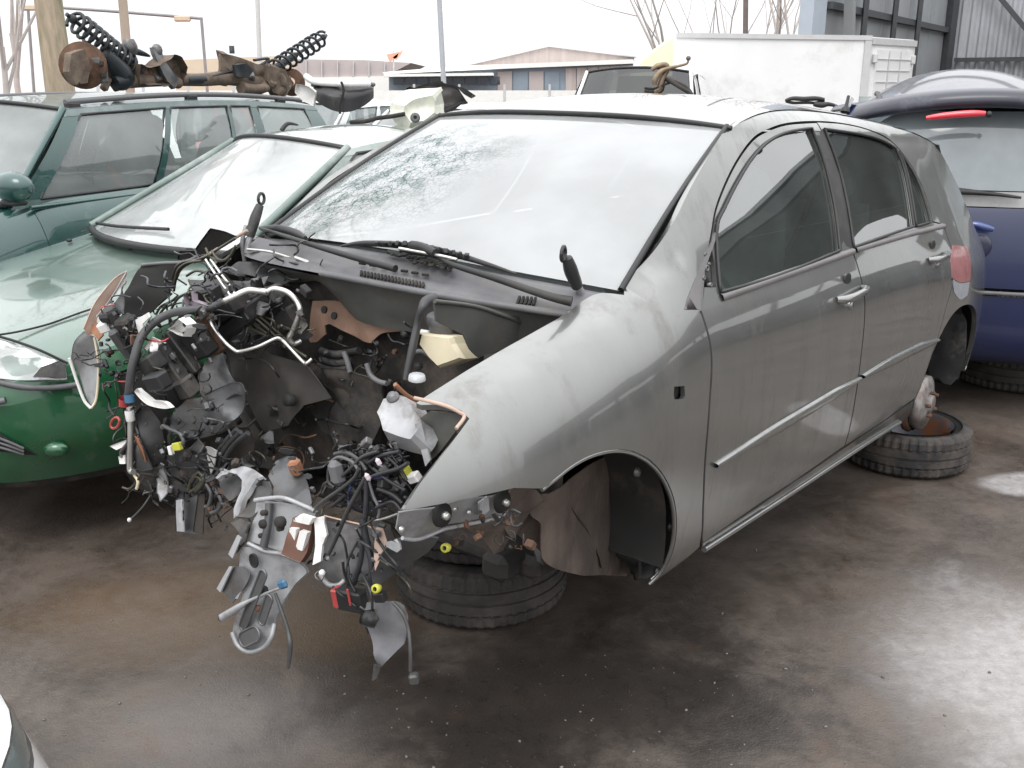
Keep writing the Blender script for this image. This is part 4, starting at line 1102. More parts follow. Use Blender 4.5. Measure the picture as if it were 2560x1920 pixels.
# resistor pack and white blade
RP = shard('resistor_pack', WX(ZH, [(640, 400, .46), (690, 375, .45), (780, 400, .45), (760, 520, .46), (735, 640, .47), (690, 710, .48), (560, 650, .49), (600, 520, .48)], .46), mat('brown ceramic', (.16, .075, .05), rough=.6, var=.3), amp=.002, th=.02)
for q in ([(645, 410), (690, 378), (775, 405), (750, 450), (650, 425)], [(620, 470), (665, 480), (645, 610), (605, 590)], [(690, 490), (740, 505), (705, 630), (660, 612)], [(580, 625), (705, 670), (690, 712), (565, 655)]):
    shard('white_cell', WX(ZH, q, .475), M_WHITEPL, RP, th=.012, amp=.001)
shard('white_fin', WX(ZH, [(785, 405, .46), (860, 388, .45), (858, 440, .45), (875, 520, .46), (845, 590, .46), (835, 700, .47), (775, 728, .48), (795, 560, .47)], .46), M_WHITEPL, amp=.006, seed=70, th=.01)
MB().ball(WX(ZH, [(845, 780)], .48)[0], .008, 8).build('fin_knob', M_WHITEPL, car)
# dark sheet between support and wing
shard('apron_sheet', WX(ZH, [(860, 420, .42), (1100, 450, .40), (1220, 460, .42), (1180, 860, .44), (960, 860, .44), (880, 850, .45), (820, 760, .45), (860, 560, .43)], .43), M_STEEL, amp=.012, seed=71, step=.018)
tubep('apron_fold', WX(ZH, [(830, 790, .46), (890, 860, .46), (960, 865, .46), (1000, 830, .45)], .45), .006, M_LTSH)
shard('rail_sheet', WX(ZH, [(1240, 690, .48), (1330, 590, .47), (1480, 545, .45), (1650, 540, .40), (1580, 630, .40), (1460, 720, .42), (1330, 810, .44), (1200, 900, .47), (1190, 780, .48)], .45), M_GREYSH, amp=.008, seed=72, step=.018)
shard('rusty_flange', WX(ZH, [(1215, 470, .47), (1260, 460, .46), (1290, 560, .46), (1240, 690, .48), (1205, 770, .49), (1200, 620, .48)], .47), M_PEACH, amp=.006, seed=73)
shard('clip_plate', WX(ZH, [(1280, 570), (1370, 545), (1385, 620), (1360, 640), (1290, 600)], .49), M_LTSH, amp=.002)
# the wiring loom at the lamp opening
for k, (l_, r_, m_) in enumerate([
    ([(1100, 60), (1060, 130), (960, 210), (860, 280), (800, 330)], .009, M_HOSE), ([(1150, 110), (1090, 220), (1020, 350), (950, 520), (870, 690)], .010, M_HOSE), ([(1150, 130), (1150, 300), (1130, 500), (1110, 700), (1060, 860)], .012, M_WIRE),
    ([(1170, 150), (1200, 250), (1240, 340), (1230, 400)], .007, M_GREYPL), ([(1090, 560), (1030, 680), (1010, 790), (1020, 870)], .006, M_HOSE), ([(1120, 400), (1150, 560), (1190, 720), (1180, 880), (1200, 960)], .016, M_WIRE),
    ([(900, 20), (960, -20), (1050, 10), (1090, 60)], .008, M_GREYPL), ([(890, 60), (890, 150), (930, 190)], .008, M_DKSH), ([(860, 385), (960, 410), (1090, 440), (1200, 470)], .004, M_PEACH), ([(1200, 420), (1290, 400), (1370, 370)], .006, M_ALU),
    ([(1180, 120), (1260, 90), (1370, 60), (1440, 20)], .009, M_WIRE), ([(1200, 60), (1300, 140), (1420, 210)], .008, M_BLACKPL), ([(1230, 200), (1330, 240), (1400, 300)], .010, M_BLACKPL), ([(1160, 20), (1250, -30), (1380, -60)], .008, M_WIRE),
    ([(1300, -20), (1380, 60), (1430, 140)], .007, M_BLACKPL), ([(1220, 330), (1330, 290), (1390, 350)], .008, M_BLACKPL), ([(960, 130), (1040, 60), (1120, -20), (1230, -60)], .008, M_HOSE), ([(930, -40), (1010, -50), (1100, 0), (1150, 70)], .009, M_HOSE),
    ([(1060, 860), (1120, 850), (1180, 880), (1230, 900)], .005, M_GREENWIRE), ([(1090, 840), (1130, 880), (1190, 900)], .005, M_WIRE)]):
    tubep('loom_cable', WX(ZH, l_, .46-.003*(k % 5)), r_*.5, m_)
random.seed(5)
for k in range(26):
    a = (rnd.uniform(1000, 1380), rnd.uniform(-120, 280)); b = (a[0]+rnd.uniform(-130, 130), a[1]+rnd.uniform(-90, 120)); c_ = (b[0]+rnd.uniform(-110, 110), b[1]+rnd.uniform(-60, 120))
    tubep('loom_cable', WX(ZH, [a, b, c_], rnd.uniform(.36, .43)), rnd.uniform(.0022, .0048), rnd.choice([M_WIRE, M_BLACKPL, M_HOSE, M_GREYSH]), n=6)
for k in range(12):
    block('loom_plug', WX(ZH, [(rnd.uniform(1050, 1400), rnd.uniform(-80, 260))], rnd.uniform(.38, .44))[0], (rnd.uniform(.015, .03), rnd.uniform(.015, .035), rnd.uniform(.015, .03)), rnd.choice([M_BLACKPL, M_DKSH, M_BLACKPL, M_GREYSH]), (rnd.uniform(0, 2), rnd.uniform(0, 2), rnd.uniform(0, 2)), .003)
for p in ((1160, 118), (1235, 15)): block('tape_band', WX(ZH, [p], .475)[0], (.013, .012, .02), mat('pale pink tape', (.6, .52, .57), rough=.5), (.5, .2, .3), .006)
block('lamp_plug', WX(ZH, [(945, 90)], .46)[0], (.025, .035, .06), M_GREYPL, (.2, .1, .4), .012)
block('yellow_plug', WX(ZH, [(1430, 90)], .42)[0], (.02, .02, .03), M_YEL, (.3, .4, .2), .003)
block('white_plug', WX(ZH, [(1480, 120)], .42)[0], (.02, .03, .02), M_WHITEPL, (.5, .4, .2), .003)
rc = block('hanging_plug', WX(ZH, [(1050, 965)], .47)[0], (.03, .075, .05), M_BLACKPL, (.15, .1, .1), .004)
block('red_lever', WX(ZH, [(958, 945)], .475)[0], (.03, .018, .045), M_REDPL, (.15, .1, .1), .003, rc)
block('red_stripe', WX(ZH, [(1030, 950)], .488)[0], (.004, .006, .04), M_REDPL, (.15, .1, .1), .001, rc)
for p, x in (((1225, 887), .50), ((1705, 605), .43)):
    q = WX(ZH, [p], x)[0]
    y_ = MB().lathe([(.005, .009), (.0095, .009), (.010, 0), (.007, -.008)], q, (1, .2, .2), 14).build('yellow_socket', M_YEL, car)
    MB().lathe([(0, .003), (.005, .003)], q, (1, .2, .2), 10).build('socket_core', M_DARK, y_)
block('dark_plug', WX(ZH, [(1245, 940)], .49)[0], (.02, .025, .025), M_BLACKPL, (.2, .2, .4), .003)
shard('hanging_liner', WX(ZH, [(1150, 990, .48), (1330, 985, .46), (1400, 1020, .46), (1425, 1120, .45), (1395, 1285, .46), (1330, 1350, .48), (1240, 1445, .49), (1200, 1340, .50), (1165, 1220, .50), (1115, 1110, .50)], .48), mat('grey dusty cloth', (.16, .16, .17), rough=.9, var=.35, vscale=14), amp=.016, seed=75, step=.014, freq=16)
shard('hanging_rag', WX(ZH, [(1120, 1050), (1190, 1040), (1250, 1100), (1180, 1170), (1110, 1130)], .51), M_DKSH, amp=.016, seed=76, step=.01, freq=24)
shard('liner_tail', WX(ZH, [(1205, 1410), (1250, 1430), (1225, 1510), (1190, 1530)], .50), M_DKSH, amp=.006, seed=77)
cb = tubep('hanging_cable', WX(ZH, [(1340, 990, .47), (1400, 1060, .47), (1440, 1170, .47), (1455, 1330, .48), (1455, 1460, .48)], .47), .004, M_GREYSH)
block('cable_end', WX(ZH, [(1480, 1510)], .48)[0], (.02, .02, .024), M_GREYSH, (.2, .1, .6), .004, cb)
tubep('grey_hose', WX(ZH, [(600, 870, .50), (500, 905, .515), (350, 970, .53), (280, 1010, .54), (225, 1045, .545), (150, 1090, .55)], .5), [.003, .0035, .0045, .008, .0095, .010], M_LTSH, n=12)
mb = MB(); q = WX(ZH, [(150, 1090)], .551)[0]; mb.lathe([(0, .003), (.009, .003), (.0095, 0)], q, (.3, -1, -.3), 12); mb.build('hose_mouth', M_DARK, car)
block('blue_clip', WX(ZH, [(570, 860)], .505)[0], (.012, .030, .022), M_BLUE, (.5, .1, .2), .008)
tubep('hanging_cable', WX(ZH, [(520, 920, .51), (570, 1060, .51), (610, 1190, .51), (622, 1280, .515), (610, 1440, .52)], .51), [.0035, .0045, .005, .0065, .004], M_GREYSH)

# ------------------------------------------------------------------ small stuff that fills the torn bay: leads, clips, bolts, tabs
def tangle(name, Z, box, x, n_, r, mats, seed, sag=60, reach=170, par=None):
    """a loose knot of thin leads, too fine to pick apart"""
    R = random.Random(seed); groups = {}
    for k in range(n_):
        a = V((R.uniform(box[0], box[2]), R.uniform(box[1], box[3]), 0)); pts = [a]
        ang = R.uniform(0, 6.28)
        for i in range(R.randint(3, 5)):
            ang += R.uniform(-.9, .9)
            pts.append(pts[-1]+V((math.cos(ang)*reach*R.uniform(.25, .5), math.sin(ang)*reach*R.uniform(.2, .4)+sag*.25, 0)))
        P = [on_plane(Z(p.x, p.y), 0, x+R.uniform(-.035, .035), CAR) for p in pts]
        m = R.choice(mats); mb = groups.setdefault(m.name, (m, MB()))[1]
        mb.tube(spline(P, 4), R.uniform(*r), 5)
    for m, mb in groups.values(): tag(mb.build(name, m, par or car), kind='stuff')
def clutter(name, Z, box, x, n_, size, mats, seed):
    """small clips, tabs, plugs and fasteners"""
    R = random.Random(seed); groups = {}
    for k in range(n_):
        c = on_plane(Z(R.uniform(box[0], box[2]), R.uniform(box[1], box[3])), 0, x+R.uniform(-.04, .03), CAR)
        m = R.choice(mats); mb = groups.setdefault(m.name, (m, MB()))[1]
        rot = Matrix.Rotation(R.uniform(0, 6), 3, 'X') @ Matrix.Rotation(R.uniform(0, 6), 3, 'Y')
        t = R.random(); s_ = R.uniform(*size)
        if t < .45: mb.box(c, (s_*R.uniform(.4, 1), s_*R.uniform(.6, 1.6), s_*R.uniform(.4, 1.2)), rot, s_*.12)
        elif t < .7: mb.lathe([(0, s_*.4), (s_*.35, s_*.4), (s_*.4, s_*.2), (s_*.6, s_*.15), (s_*.6, 0)], c, tuple(rot @ V((0, 0, 1))), 8)
        elif t < .85:
            p = [rot @ (V((math.cos(q), math.sin(q), .3*math.sin(2*q)))*s_*.9)+c for q in [i*.55 for i in range(10)]]; mb.tube(p, s_*.13, 5)
        else:
            u, v = rot @ V((1, 0, 0)), rot @ V((0, 1, 0)); mb.sheet([c+(u*a+v*b)*s_ for a, b in ((-1, -.3), (-.2, -.5), (.9, -.35), (1.1, .1), (.2, .45), (-.9, .4))], s_*.12)
    for m, mb in groups.values(): tag(mb.build(name, m, car), kind='stuff')
WIRES = [M_BLACKPL, M_WIRE, M_HOSE, M_BLACKPL, M_GREENWIRE, M_DKSH]
tangle('loose_leads', ZE, (760, 620, 1250, 1000), .22, 24, (.0016, .0036), WIRES+[M_GREYSH], 1)
tangle('loose_leads', ZE, (300, 850, 700, 1500), .36, 22, (.0014, .0034), WIRES+[M_REDPL], 2)
tangle('loose_leads', ZE, (850, 850, 1800, 1150), .15, 22, (.0016, .0036), WIRES, 3)
tangle('loose_leads', ZE, (950, 380, 1900, 700), .02, 16, (.0018, .004), WIRES+[M_GREYSH], 4)
tangle('loose_leads', ZG, (180, 200, 900, 800), .34, 36, (.0015, .0036), WIRES+[M_GREYSH], 5)
tangle('loose_leads', ZG, (500, 550, 1200, 1000), .30, 34, (.0015, .0036), WIRES, 6)
tangle('loose_leads', ZH, (900, -100, 1420, 330), .42, 44, (.0015, .0036), WIRES+[M_WIRE, M_GREYSH, mat('blue lead', (.04, .05, .16), rough=.4)], 7, reach=140)
tangle('loose_leads', ZH, (820, 300, 1260, 900), .47, 14, (.0016, .0036), WIRES+[mat('violet lead', (.12, .08, .16), rough=.4)], 8, sag=200)
tangle('loose_leads', ZF, (560, 1050, 1450, 1500), .0, 12, (.002, .004), WIRES, 9)
tangle('loose_leads', ZK, (1300, 900, 2100, 1400), .06, 12, (.002, .004), WIRES+[M_RUST], 10)
clutter('small_fixings', ZE, (560, 900, 1300, 1500), .30, 60, (.008, .022), [M_BLACKPL, M_DKSH, M_DARK, M_GREYSH, M_STEEL, M_BLACKPL], 11)
clutter('small_fixings', ZE, (300, 880, 640, 1500), .36, 34, (.008, .02), [M_BLACKPL, M_DKSH, M_RUST, M_GREYSH], 12)
clutter('small_fixings', ZE, (1150, 700, 1950, 1150), .12, 36, (.010, .024), [M_BLACKPL, M_DARK, M_DKSH, M_GREYSH, M_STEEL], 13)
clutter('small_fixings', ZG, (200, 150, 950, 900), .34, 70, (.007, .018), [M_DKSH, M_GREYSH, M_DARK, M_STEEL, M_BLACKPL], 14)
clutter('small_fixings', ZG, (850, 550, 1700, 1250), .40, 46, (.006, .016), [M_DKSH, M_STEEL, M_DARK, M_RUST, M_GREYSH], 15)
clutter('small_fixings', ZH, (960, -120, 1430, 330), .42, 80, (.007, .018), [M_BLACKPL, M_DKSH, M_WIRE, M_BLACKPL, M_GREYSH, M_STEEL], 16)
clutter('small_fixings', ZH, (800, 380, 1260, 900), .455, 18, (.006, .015), [M_DKSH, M_STEEL, M_BLACKPL, M_GREYPL], 17)
clutter('small_fixings', ZF, (520, 1000, 1500, 1500), .0, 22, (.010, .022), [M_DARK, M_DKSH, M_BLACKPL, M_RUST], 18)
clutter('small_fixings', ZK, (1300, 850, 2100, 1400), .03, 26, (.010, .026), [M_DARK, M_DKSH, M_BLACKPL, M_INSUL], 19)
clutter('small_fixings', ZC, (560, 1180, 1050, 1420), .40, 24, (.008, .02), [M_DARK, M_RUST, M_DKSH], 20)
# torn scraps of liner and sheet hanging in the tangle
R_s = random.Random(77)
for k in range(14):
    Z_, bx, x_ = ((ZE, (520, 650, 1250, 1450), .30), (ZG, (220, 200, 900, 850), .35), (ZG, (850, 450, 1500, 900), .33), (ZE, (1200, 650, 1900, 1100), .13), (ZK, (1350, 900, 2050, 1350), .08))[k % 5]
    cx, cy, s_ = R_s.uniform(bx[0], bx[2]), R_s.uniform(bx[1], bx[3]), R_s.uniform(35, 95)
    n_ = R_s.randint(5, 8); a0 = R_s.uniform(0, 6)
    pl = [(cx+math.cos(a0+6.283*i/n_)*s_*R_s.uniform(.45, 1.2), cy+math.sin(a0+6.283*i/n_)*s_*R_s.uniform(.45, 1.3), x_+R_s.uniform(-.05, .05)) for i in range(n_)]
    shard('torn_scrap', WX(Z_, pl, x_), R_s.choice([M_DKSH, M_GREYSH, M_DARK, M_BLACKPL, M_STEEL]), amp=.014, seed=100+k, step=.014, freq=22)

# ------------------------------------------------------------------ seats, dashboard and wheel inside the wreck
M_SEAT = mat('pale dusty seat cloth', (.45, .46, .42), rough=.9, var=.25, vscale=12)
M_CABIN = mat('grey cabin plastic', (.10, .105, .105), rough=.6, var=.2)
def seat(x, y, name='seat'):
    st = MB()
    rows = []
    for i in range(9):
        t = i/8; z = .48+.62*t; w_ = .25*(1-.25*t*t); xx = x-.22-.20*t
        rows.append([V((xx-.05+.06*math.cos(q)*(1-.3*t), y+w_*math.sin(q) if abs(math.sin(q)) < .99 else y+w_*math.sin(q), z)) for q in [2*math.pi*k/14 for k in range(15)]])
    st.grid(rows)
    st.box((x+.02, y, .42), (.52, .5, .15), None, .05)
    o = st.build(name, M_SEAT, car)
    MB().ball((x-.46, y, 1.18), 1, 12, (.05, .125, .085)).build('headrest', M_SEAT, o)
for x, y in ((-1.05, .36), (-1.05, -.36)): seat(x, y)
seat(-1.95, .34, 'rear_seat'); seat(-1.95, -.34, 'rear_seat')
MB().box((-.42, 0, .84), (.42, 1.3, .22), Matrix.Rotation(-.15, 3, 'Y'), .06).build('dashboard', M_CABIN, car)
mb = MB(); c = V((-.68, .34, .88)); a = V((-.55, 0, .83)).normalized(); u = V((0, 1, 0)); v = a.cross(u)
mb.tube([c+(u*math.cos(q)+v*math.sin(q))*.185 for q in [i*math.pi/16 for i in range(33)]], .015, 8)
mb.tube([c-u*.18, c+u*.18], .018, 6); mb.tube([c, c-v*.17], .018, 6)
mb.build('steering_wheel', M_CABIN, car)
tubep('seat_belt', [(-1.62, .62, 1.3), (-1.55, .58, 1.05), (-1.4, .5, .7)], .012, M_CABIN)
MB().box((-1.5, 0, .30), (2.2, 1.4, .06)).build('carpet', M_DARK, car)
# litter on the near roof
rz = lambda x, y: ZR(x)-.045*abs(y/.6)**2.4
# near rear corner: the hub sits over a spare wheel
hub = MB(); hc = V((-2.68, .79, .235))
hub.lathe([(0, .05), (.035, .05), (.04, .035), (.075, .03), (.12, .02), (.125, -.02), (.10, -.03)], hc, (0, 1, .05), 24)
HB = hub.build('brake_drum', mat('rust spotted drum', (.36, .36, .36), rough=.45, metal=.6, var=.5, vscale=22, col2=(.17, .13, .11)), car)
for k in range(5):
    q = 2*math.pi*k/5; MB().lathe([(0, .02), (.008, .02), (.008, 0)], hc+V((.055*math.cos(q), .035, .055*math.sin(q))), (0, 1, 0), 6).build('wheel_stud', M_RUST, HB)
MB().lathe([(.135, .0), (.145, -.02), (.14, -.035), (.05, -.05), (.05, -.2)], hc+V((0, -.02, 0)), (0, 1, .05), 24).build('backing_plate', M_RUST, car)
tubep('torsion_beam', [(-2.3, .55, .30), (-2.62, .60, .24), (-2.70, .62, .24)], .03, M_RUST)
rows = []
for i in range(19):
    a = math.radians(-10+200*i/18); rows.append([V((-2.76+.36*math.cos(a), .83-.5*k/4, max(.22, .33+.35*math.sin(a)))) for k in range(5)])
MB().grid(rows).build('rear_wheel_housing', M_DARK, car)
shard('rear_liner', WX(ZB, [(1600, 1040), (1640, 900), (1740, 720), (1810, 720), (1840, 800), (1830, 1000), (1790, 1130), (1740, 1190), (1600, 1160)], -2.98), M_DKSH, amp=.006, seed=90)

# ================================================================== things lying on the roof of the wreck
def roof_pt(Z, p, dz=.0): 
    q = on_surf(Z(*p), lambda a: a.z-(rz(a.x, min(.6, max(-.6, a.y)))+dz), CAR, 1.5, 8)
    return q
hk = empty('tow_hook', CAR @ Matrix.Translation((-2.05, -.15, 1.503)), 'rusty brass coloured tow hook with a curled arm standing on the grey car roof', 'tow hook')
M_BRASS = mat('tarnished brass brown iron', (.33, .25, .16), rough=.5, metal=.5, var=.45, vscale=15, col2=(.12, .085, .06))
def HX(Z, pts, M, y): 
    Mi = M.inverted(); return [on_plane(Z(*p[:2]), 1, (p[2] if len(p) > 2 else y), M) for p in pts]
HK = Matrix.Translation((.742, 4.87, 1.66))
hk.matrix_world = HK
tubep('hook_arm', HX(ZA, [(150, 360), (140, 390), (90, 405), (30, 420), (-20, 440), (-50, 480), (-60, 520)], HK, 0), [.004, .006, .007, .009, .013, .014, .011], M_BRASS, hk)
tubep('hook_base', HX(ZA, [(-75, 430), (-40, 405), (10, 400), (20, 430), (-10, 480), (-30, 540), (-60, 560)], HK, .02), [.009, .012, .013, .012, .014, .017, .015], M_BRASS, hk)
MB().ball(HX(ZA, [(150, 358)], HK, 0)[0], .012, 8).build('hook_ball', M_STEEL, hk)
tubep('hook_wire', HX(ZA, [(-120, 540), (-60, 545), (0, 520), (60, 500)], HK, .01), .006, M_DARK, hk)
lp = empty('hose_loop', HK, 'black rubber hose loop lying beside the rusty hook on the grey roof', 'hose')
tubep('loop', HX(ZA, [(10, 480, .08), (60, 500, .08), (110, 520, .08), (150, 550, .06), (168, 578, .02), (140, 560, 0), (90, 530, -.02), (40, 500, 0), (0, 490, .04), (-20, 560, .05), (-120, 555, .06)], HK, 0), .010, M_RUBBER, lp)
HP = Matrix.Translation((1.78, 4.9, 1.62))
gp = empty('plastic_grip', HP, 'broken black plastic grip with holes lying near the rear of the grey roof', 'plastic part')
tubep('grip_bar', HX(ZA, [(745, 618), (790, 605), (860, 608), (930, 605), (985, 612)], HP, 0), [.006, .010, .011, .011, .008], M_BLACKPL, gp)
tubep('grip_bar', HX(ZA, [(750, 622), (800, 632), (880, 630), (930, 632), (985, 618)], HP, .01), .007, M_BLACKPL, gp)
tubep('grip_end', HX(ZA, [(920, 640), (970, 645), (1010, 640), (1048, 648)], HP, -.02), [.010, .014, .010, .008], M_BLACKPL, gp)
mb = MB(); q = roof_pt(ZA, (1112, 682)) or V((-2.6, -.05, 1.44))
mb.lathe([(.016, 0), (.015, .01), (.006, .02), (.005, .055), (0, .057)], q-V((0, 0, .004)), (-.3, 0, 1), 10); mb.build('aerial_stub', M_BLACKPL, car)

# ================================================================== tyres
def tyre_mesh(R=.30, w_=.185, rim=.19, n=192, worn=0):
    h = w_/2
    prof = [(rim, -h*.60), (rim+.006, -h*.78), (rim+.02, -h*.92), (rim+.045, -h), (R-.055, -h*.99), (R-.03, -h*.95), (R-.012, -h*.86), (R-.003, -h*.76)]
    gro = []
    for c in (-.42, 0, .42):
        gro += [(R, h*(c-.06)), (R-.008, h*(c-.045)), (R-.008, h*(c+.045)), (R, h*(c+.06))]
    prof = prof+gro+[(r, -z) for r, z in prof[::-1]]
    m = len(prof)
    mb = MB(); vs, fs = [], []
    for i, (r, z) in enumerate(prof):
        for k in range(n):
            q = 2*math.pi*k/n
            rr = r
            if r > R-.035 and k % 4 in ((0, 1) if z > 0 else (2, 3)) and abs(z) > h*.4 and r > R-.008-.03: rr = r-(.0055 if r > R-.02 else .003)
            rr += .0012*math.sin(q*3+worn)
            vs.append((rr*math.cos(q), rr*math.sin(q), z+h))
    for i in range(m-1):
        for k in range(n):
            j = (k+1) % n
            fs.append((i*n+k, i*n+j, i*n+n+j, i*n+n+k))
    mb.add(vs, fs, True)
    for i, f in enumerate(mb.f):
        if min(math.hypot(mb.v[q].x, mb.v[q].y) for q in f) > R-.036: mb.sm[i] = False
    me = mb.build('tyre', M_RUBBER)
    return me
M_TYREB = mat('tyre brown with mud', (.036, .032, .030), rough=.75, var=.4, vscale=14, dirt=(.075, .064, .057), dirt_amt=.5, dirt_scale=6, bump=.25, bscale=140)
T0 = tyre_mesh(.295, .205, .18)
T0.data.materials[0] = M_TYREB
tag(T0, 'worn muddy tyre lying flat on the ground, lower one under the torn front end', 'tyre', 'old tyres propping up cars')
T0.location = (-.105, 3.07, 0.002)
def dup(o, loc, rot=(0, 0, 0), scale=1, label=None):
    c = o.copy(); COL.objects.link(c); c.location = loc; c.rotation_euler = rot; c.scale = (scale,)*3
    if label: c['label'] = label
    return c
dup(T0, (-.135, 3.11, .207), (.03, .01, 1), .97, 'dark tyre lying on top of another tyre, jammed under the front of the grey wreck')
sp = empty('spare_wheel', Matrix.Translation((1.85, 4.33, .002)), 'road wheel with steel rim lying flat under the rear hub of the grey car', 'wheel', 'old tyres propping up cars')
tw = tyre_mesh(.285, .195, .195); tw.parent = sp; tw.name = 'tyre'
M_RIM = mat('rusting steel rim', (.10, .13, .16), rough=.4, metal=.5, var=.3, vscale=10, col2=(.28, .12, .06), thr=(.4, .6))
RM = MB().lathe([(.198, .19), (.19, .185), (.185, .16), (.17, .14), (.165, .06), (.13, .05), (.10, .075), (.07, .09), (.035, .085), (.034, .02)], (0, 0, 0), (0, 0, 1), 40).build('rim', M_RIM, sp)
for k in range(12):
    q = 2*math.pi*k/12
    MB().lathe([(0, .003), (.016, .003), (.017, 0)], (.118*math.cos(q), .118*math.sin(q), .062), (0, 0, 1), 10).build('rim_hole', M_DARK, RM)
for k in range(4):
    q = 2*math.pi*k/4+.4
    MB().lathe([(0, .012), (.01, .012), (.011, 0)], (.05*math.cos(q), .05*math.sin(q), .088), (0, 0, 1), 8).build('wheel_nut', M_ORANGE, RM)
bb = block('axle_bracket', (0, 0, 0), (.09, .06, .07), M_ORANGE, (.2, .4, .3), .01); bb.parent = None; bb.parent = car; bb.location = (-2.62, .66, .09)
dup(T0, (2.98, 5.62, .002), (0, 0, .6), 1.04, 'black tyre lying flat on the ground under the tail of the dark blue car')

# ================================================================== generic car pieces
def loft(stations, sub=5, cs=3):
    """stations: (x, [(y, z) from the centre line outward and down]) -> grid of rows over x, columns over the half section"""
    n = len(stations[0][1])
    cols = []
    for k in range(n):
        cols.append(spline([V((x, s[k][0], s[k][1])) for x, s in stations], sub))
    m = len(cols[0])
    return [spline([cols[k][i] for k in range(n)], cs) for i in range(m)]
def both(rows, a, b):
    """columns a..b on both flanks, joined over the middle when a is 0"""
    if a == 0: return [[V((p.x, -p.y, p.z)) for p in r[b:0:-1]]+r[:b+1] for r in rows]
    return [r[a:b+1] for r in rows]
def mirror(rows): return [[V((p.x, -p.y, p.z)) for p in r[::-1]] for r in rows]
def greenhouse(root, P, paint, gl, frame, cuts, trim=M_BLACKPL, ws_mat=None, bow=.03, roof_crown=.05):
    """P: belt corners and roof corners of the near half: bf, br (belt front/rear), rf, rr (roof front/rear) each (x, y, z); cuts: list of (s0, s1) side windows"""
    bf, br, rf, rr = [V(P[k]) for k in ('bf', 'br', 'rf', 'rr')]
    my = lambda p: V((p.x, -p.y, p.z))
    def quad(a, b, c, d, n=12, m_=10, bx=0., up=0., ax=V((0, 0, 0))):
        rows = []
        for i in range(m_+1):
            t = i/m_; r = []
            for k in range(n+1):
                s = k/n
                p = a.lerp(b, s).lerp(d.lerp(c, s), t)
                r.append(p+ax*(4*s*(1-s))*bx+V((0, 0, up))*(4*s*(1-s)))
            rows.append(r)
        return rows
    fx = V((1, 0, 0))
    ins = lambda p, d: V((p.x, p.y-d if p.y > 0 else p.y+d, p.z))
    w1 = quad(my(ins(bf, .05)), ins(bf, .05), ins(rf, .04), my(ins(rf, .04)), 20, 10, .14, .0, fx)
    for i, r in enumerate(w1):
        for k, p in enumerate(r): p.z += roof_crown*.92*4*(k/20)*(1-k/20)*(i/10)
    o = MB().grid(w1).build('windscreen', ws_mat or gl, root)
    mb = MB(); mb.tube([p+V((.003, 0, .004)) for p in w1[-1]], .012, 6); mb.build('header_trim', trim, root)
    MB().tube([p+V((.012, 0, -.004)) for p in w1[0]], .018, 6).build('scuttle_trim', trim, root)
    MB().grid(quad(my(ins(br, .06)), ins(br, .06), ins(rr, .06), my(ins(rr, .06)), 14, 8, -.08, 0, fx)).build('rear_window', gl, root)
    rows = quad(my(rf), rf, rr, my(rr), 20, 16, 0, roof_crown)
    for i, r in enumerate(rows):
        t = i/16
        for k, p in enumerate(r):
            s = k/20
            r[k] = p+V(((.13*(1-t)*4*s*(1-s)) if i < 4 else 0, 0, .045*math.sin(math.pi*t)))
            if i < 4: r[k].x -= 0
    MB().grid(rows).build('roof', paint, root)
    def S(s, t, off=0.):
        p = bf.lerp(br, s).lerp(rf.lerp(rr, s), t)
        p.y += bow*math.sin(math.pi*t)+off; p.z += .045*math.sin(math.pi*s)*t*t
        return p
    def patch(s0, s1, t0, t1, off, sgn, n=10):
        rows = [[S(s0+(s1-s0)*k/n, t0+(t1-t0)*i/6, off) for k in range(n+1)] for i in range(7)]
        if sgn < 0: rows = mirror(rows)
        return rows
    e = [0]+[q for c in cuts for q in c]+[1]
    for sg in (1, -1):
        for s0, s1 in cuts:
            w_ = MB().grid(patch(s0, s1, .02, .93, -.008, sg)).build('side_window', gl, root)
            mb = MB(); fr = [S(s0, .02), S(s1, .02), S(s1, .93), S(s0, .93), S(s0, .02)]
            fr = [p if sg > 0 else my(p) for p in fr]
            mb.tube([a.lerp(b, i/6) for a, b in zip(fr, fr[1:]) for i in range(7)], .008, 5); mb.build('window_rubber', trim, w_)
        for i in range(0, len(e)-1, 2):
            if e[i+1]-e[i] > .002: MB().grid(patch(e[i], e[i+1], 0, 1, 0, sg, 4)).build('pillar', frame, root)
        MB().grid(patch(0, 1, .92, 1, .003, sg, 20)).build('roof_rail_panel', paint, root)
        MB().grid(patch(0, 1, -.06, .02, .003, sg, 20)).build('waist_panel', paint, root)
        a_ = [bf.lerp(rf, i/10)+V((0, -.02, .005)) for i in range(11)]
        a_ = [p if sg > 0 else my(p) for p in a_]
        MB().tube(a_, .02, 8).build('windscreen_pillar', frame, root)
    return S
def pose(yaw, x, y, z): return Matrix.Translation((x, y, z)) @ Matrix.Rotation(yaw, 4, 'Z')
M_GL2 = glass('car glass with grey film', tint=(.55, .62, .6), frost=.34, dirty=.12, frost_col=(.6, .65, .64), rough=.04)
M_GLW = glass('bright wet windscreen', tint=(.8, .86, .85), frost=.55, dirty=.15, frost_col=(.82, .85, .84), rough=.05)

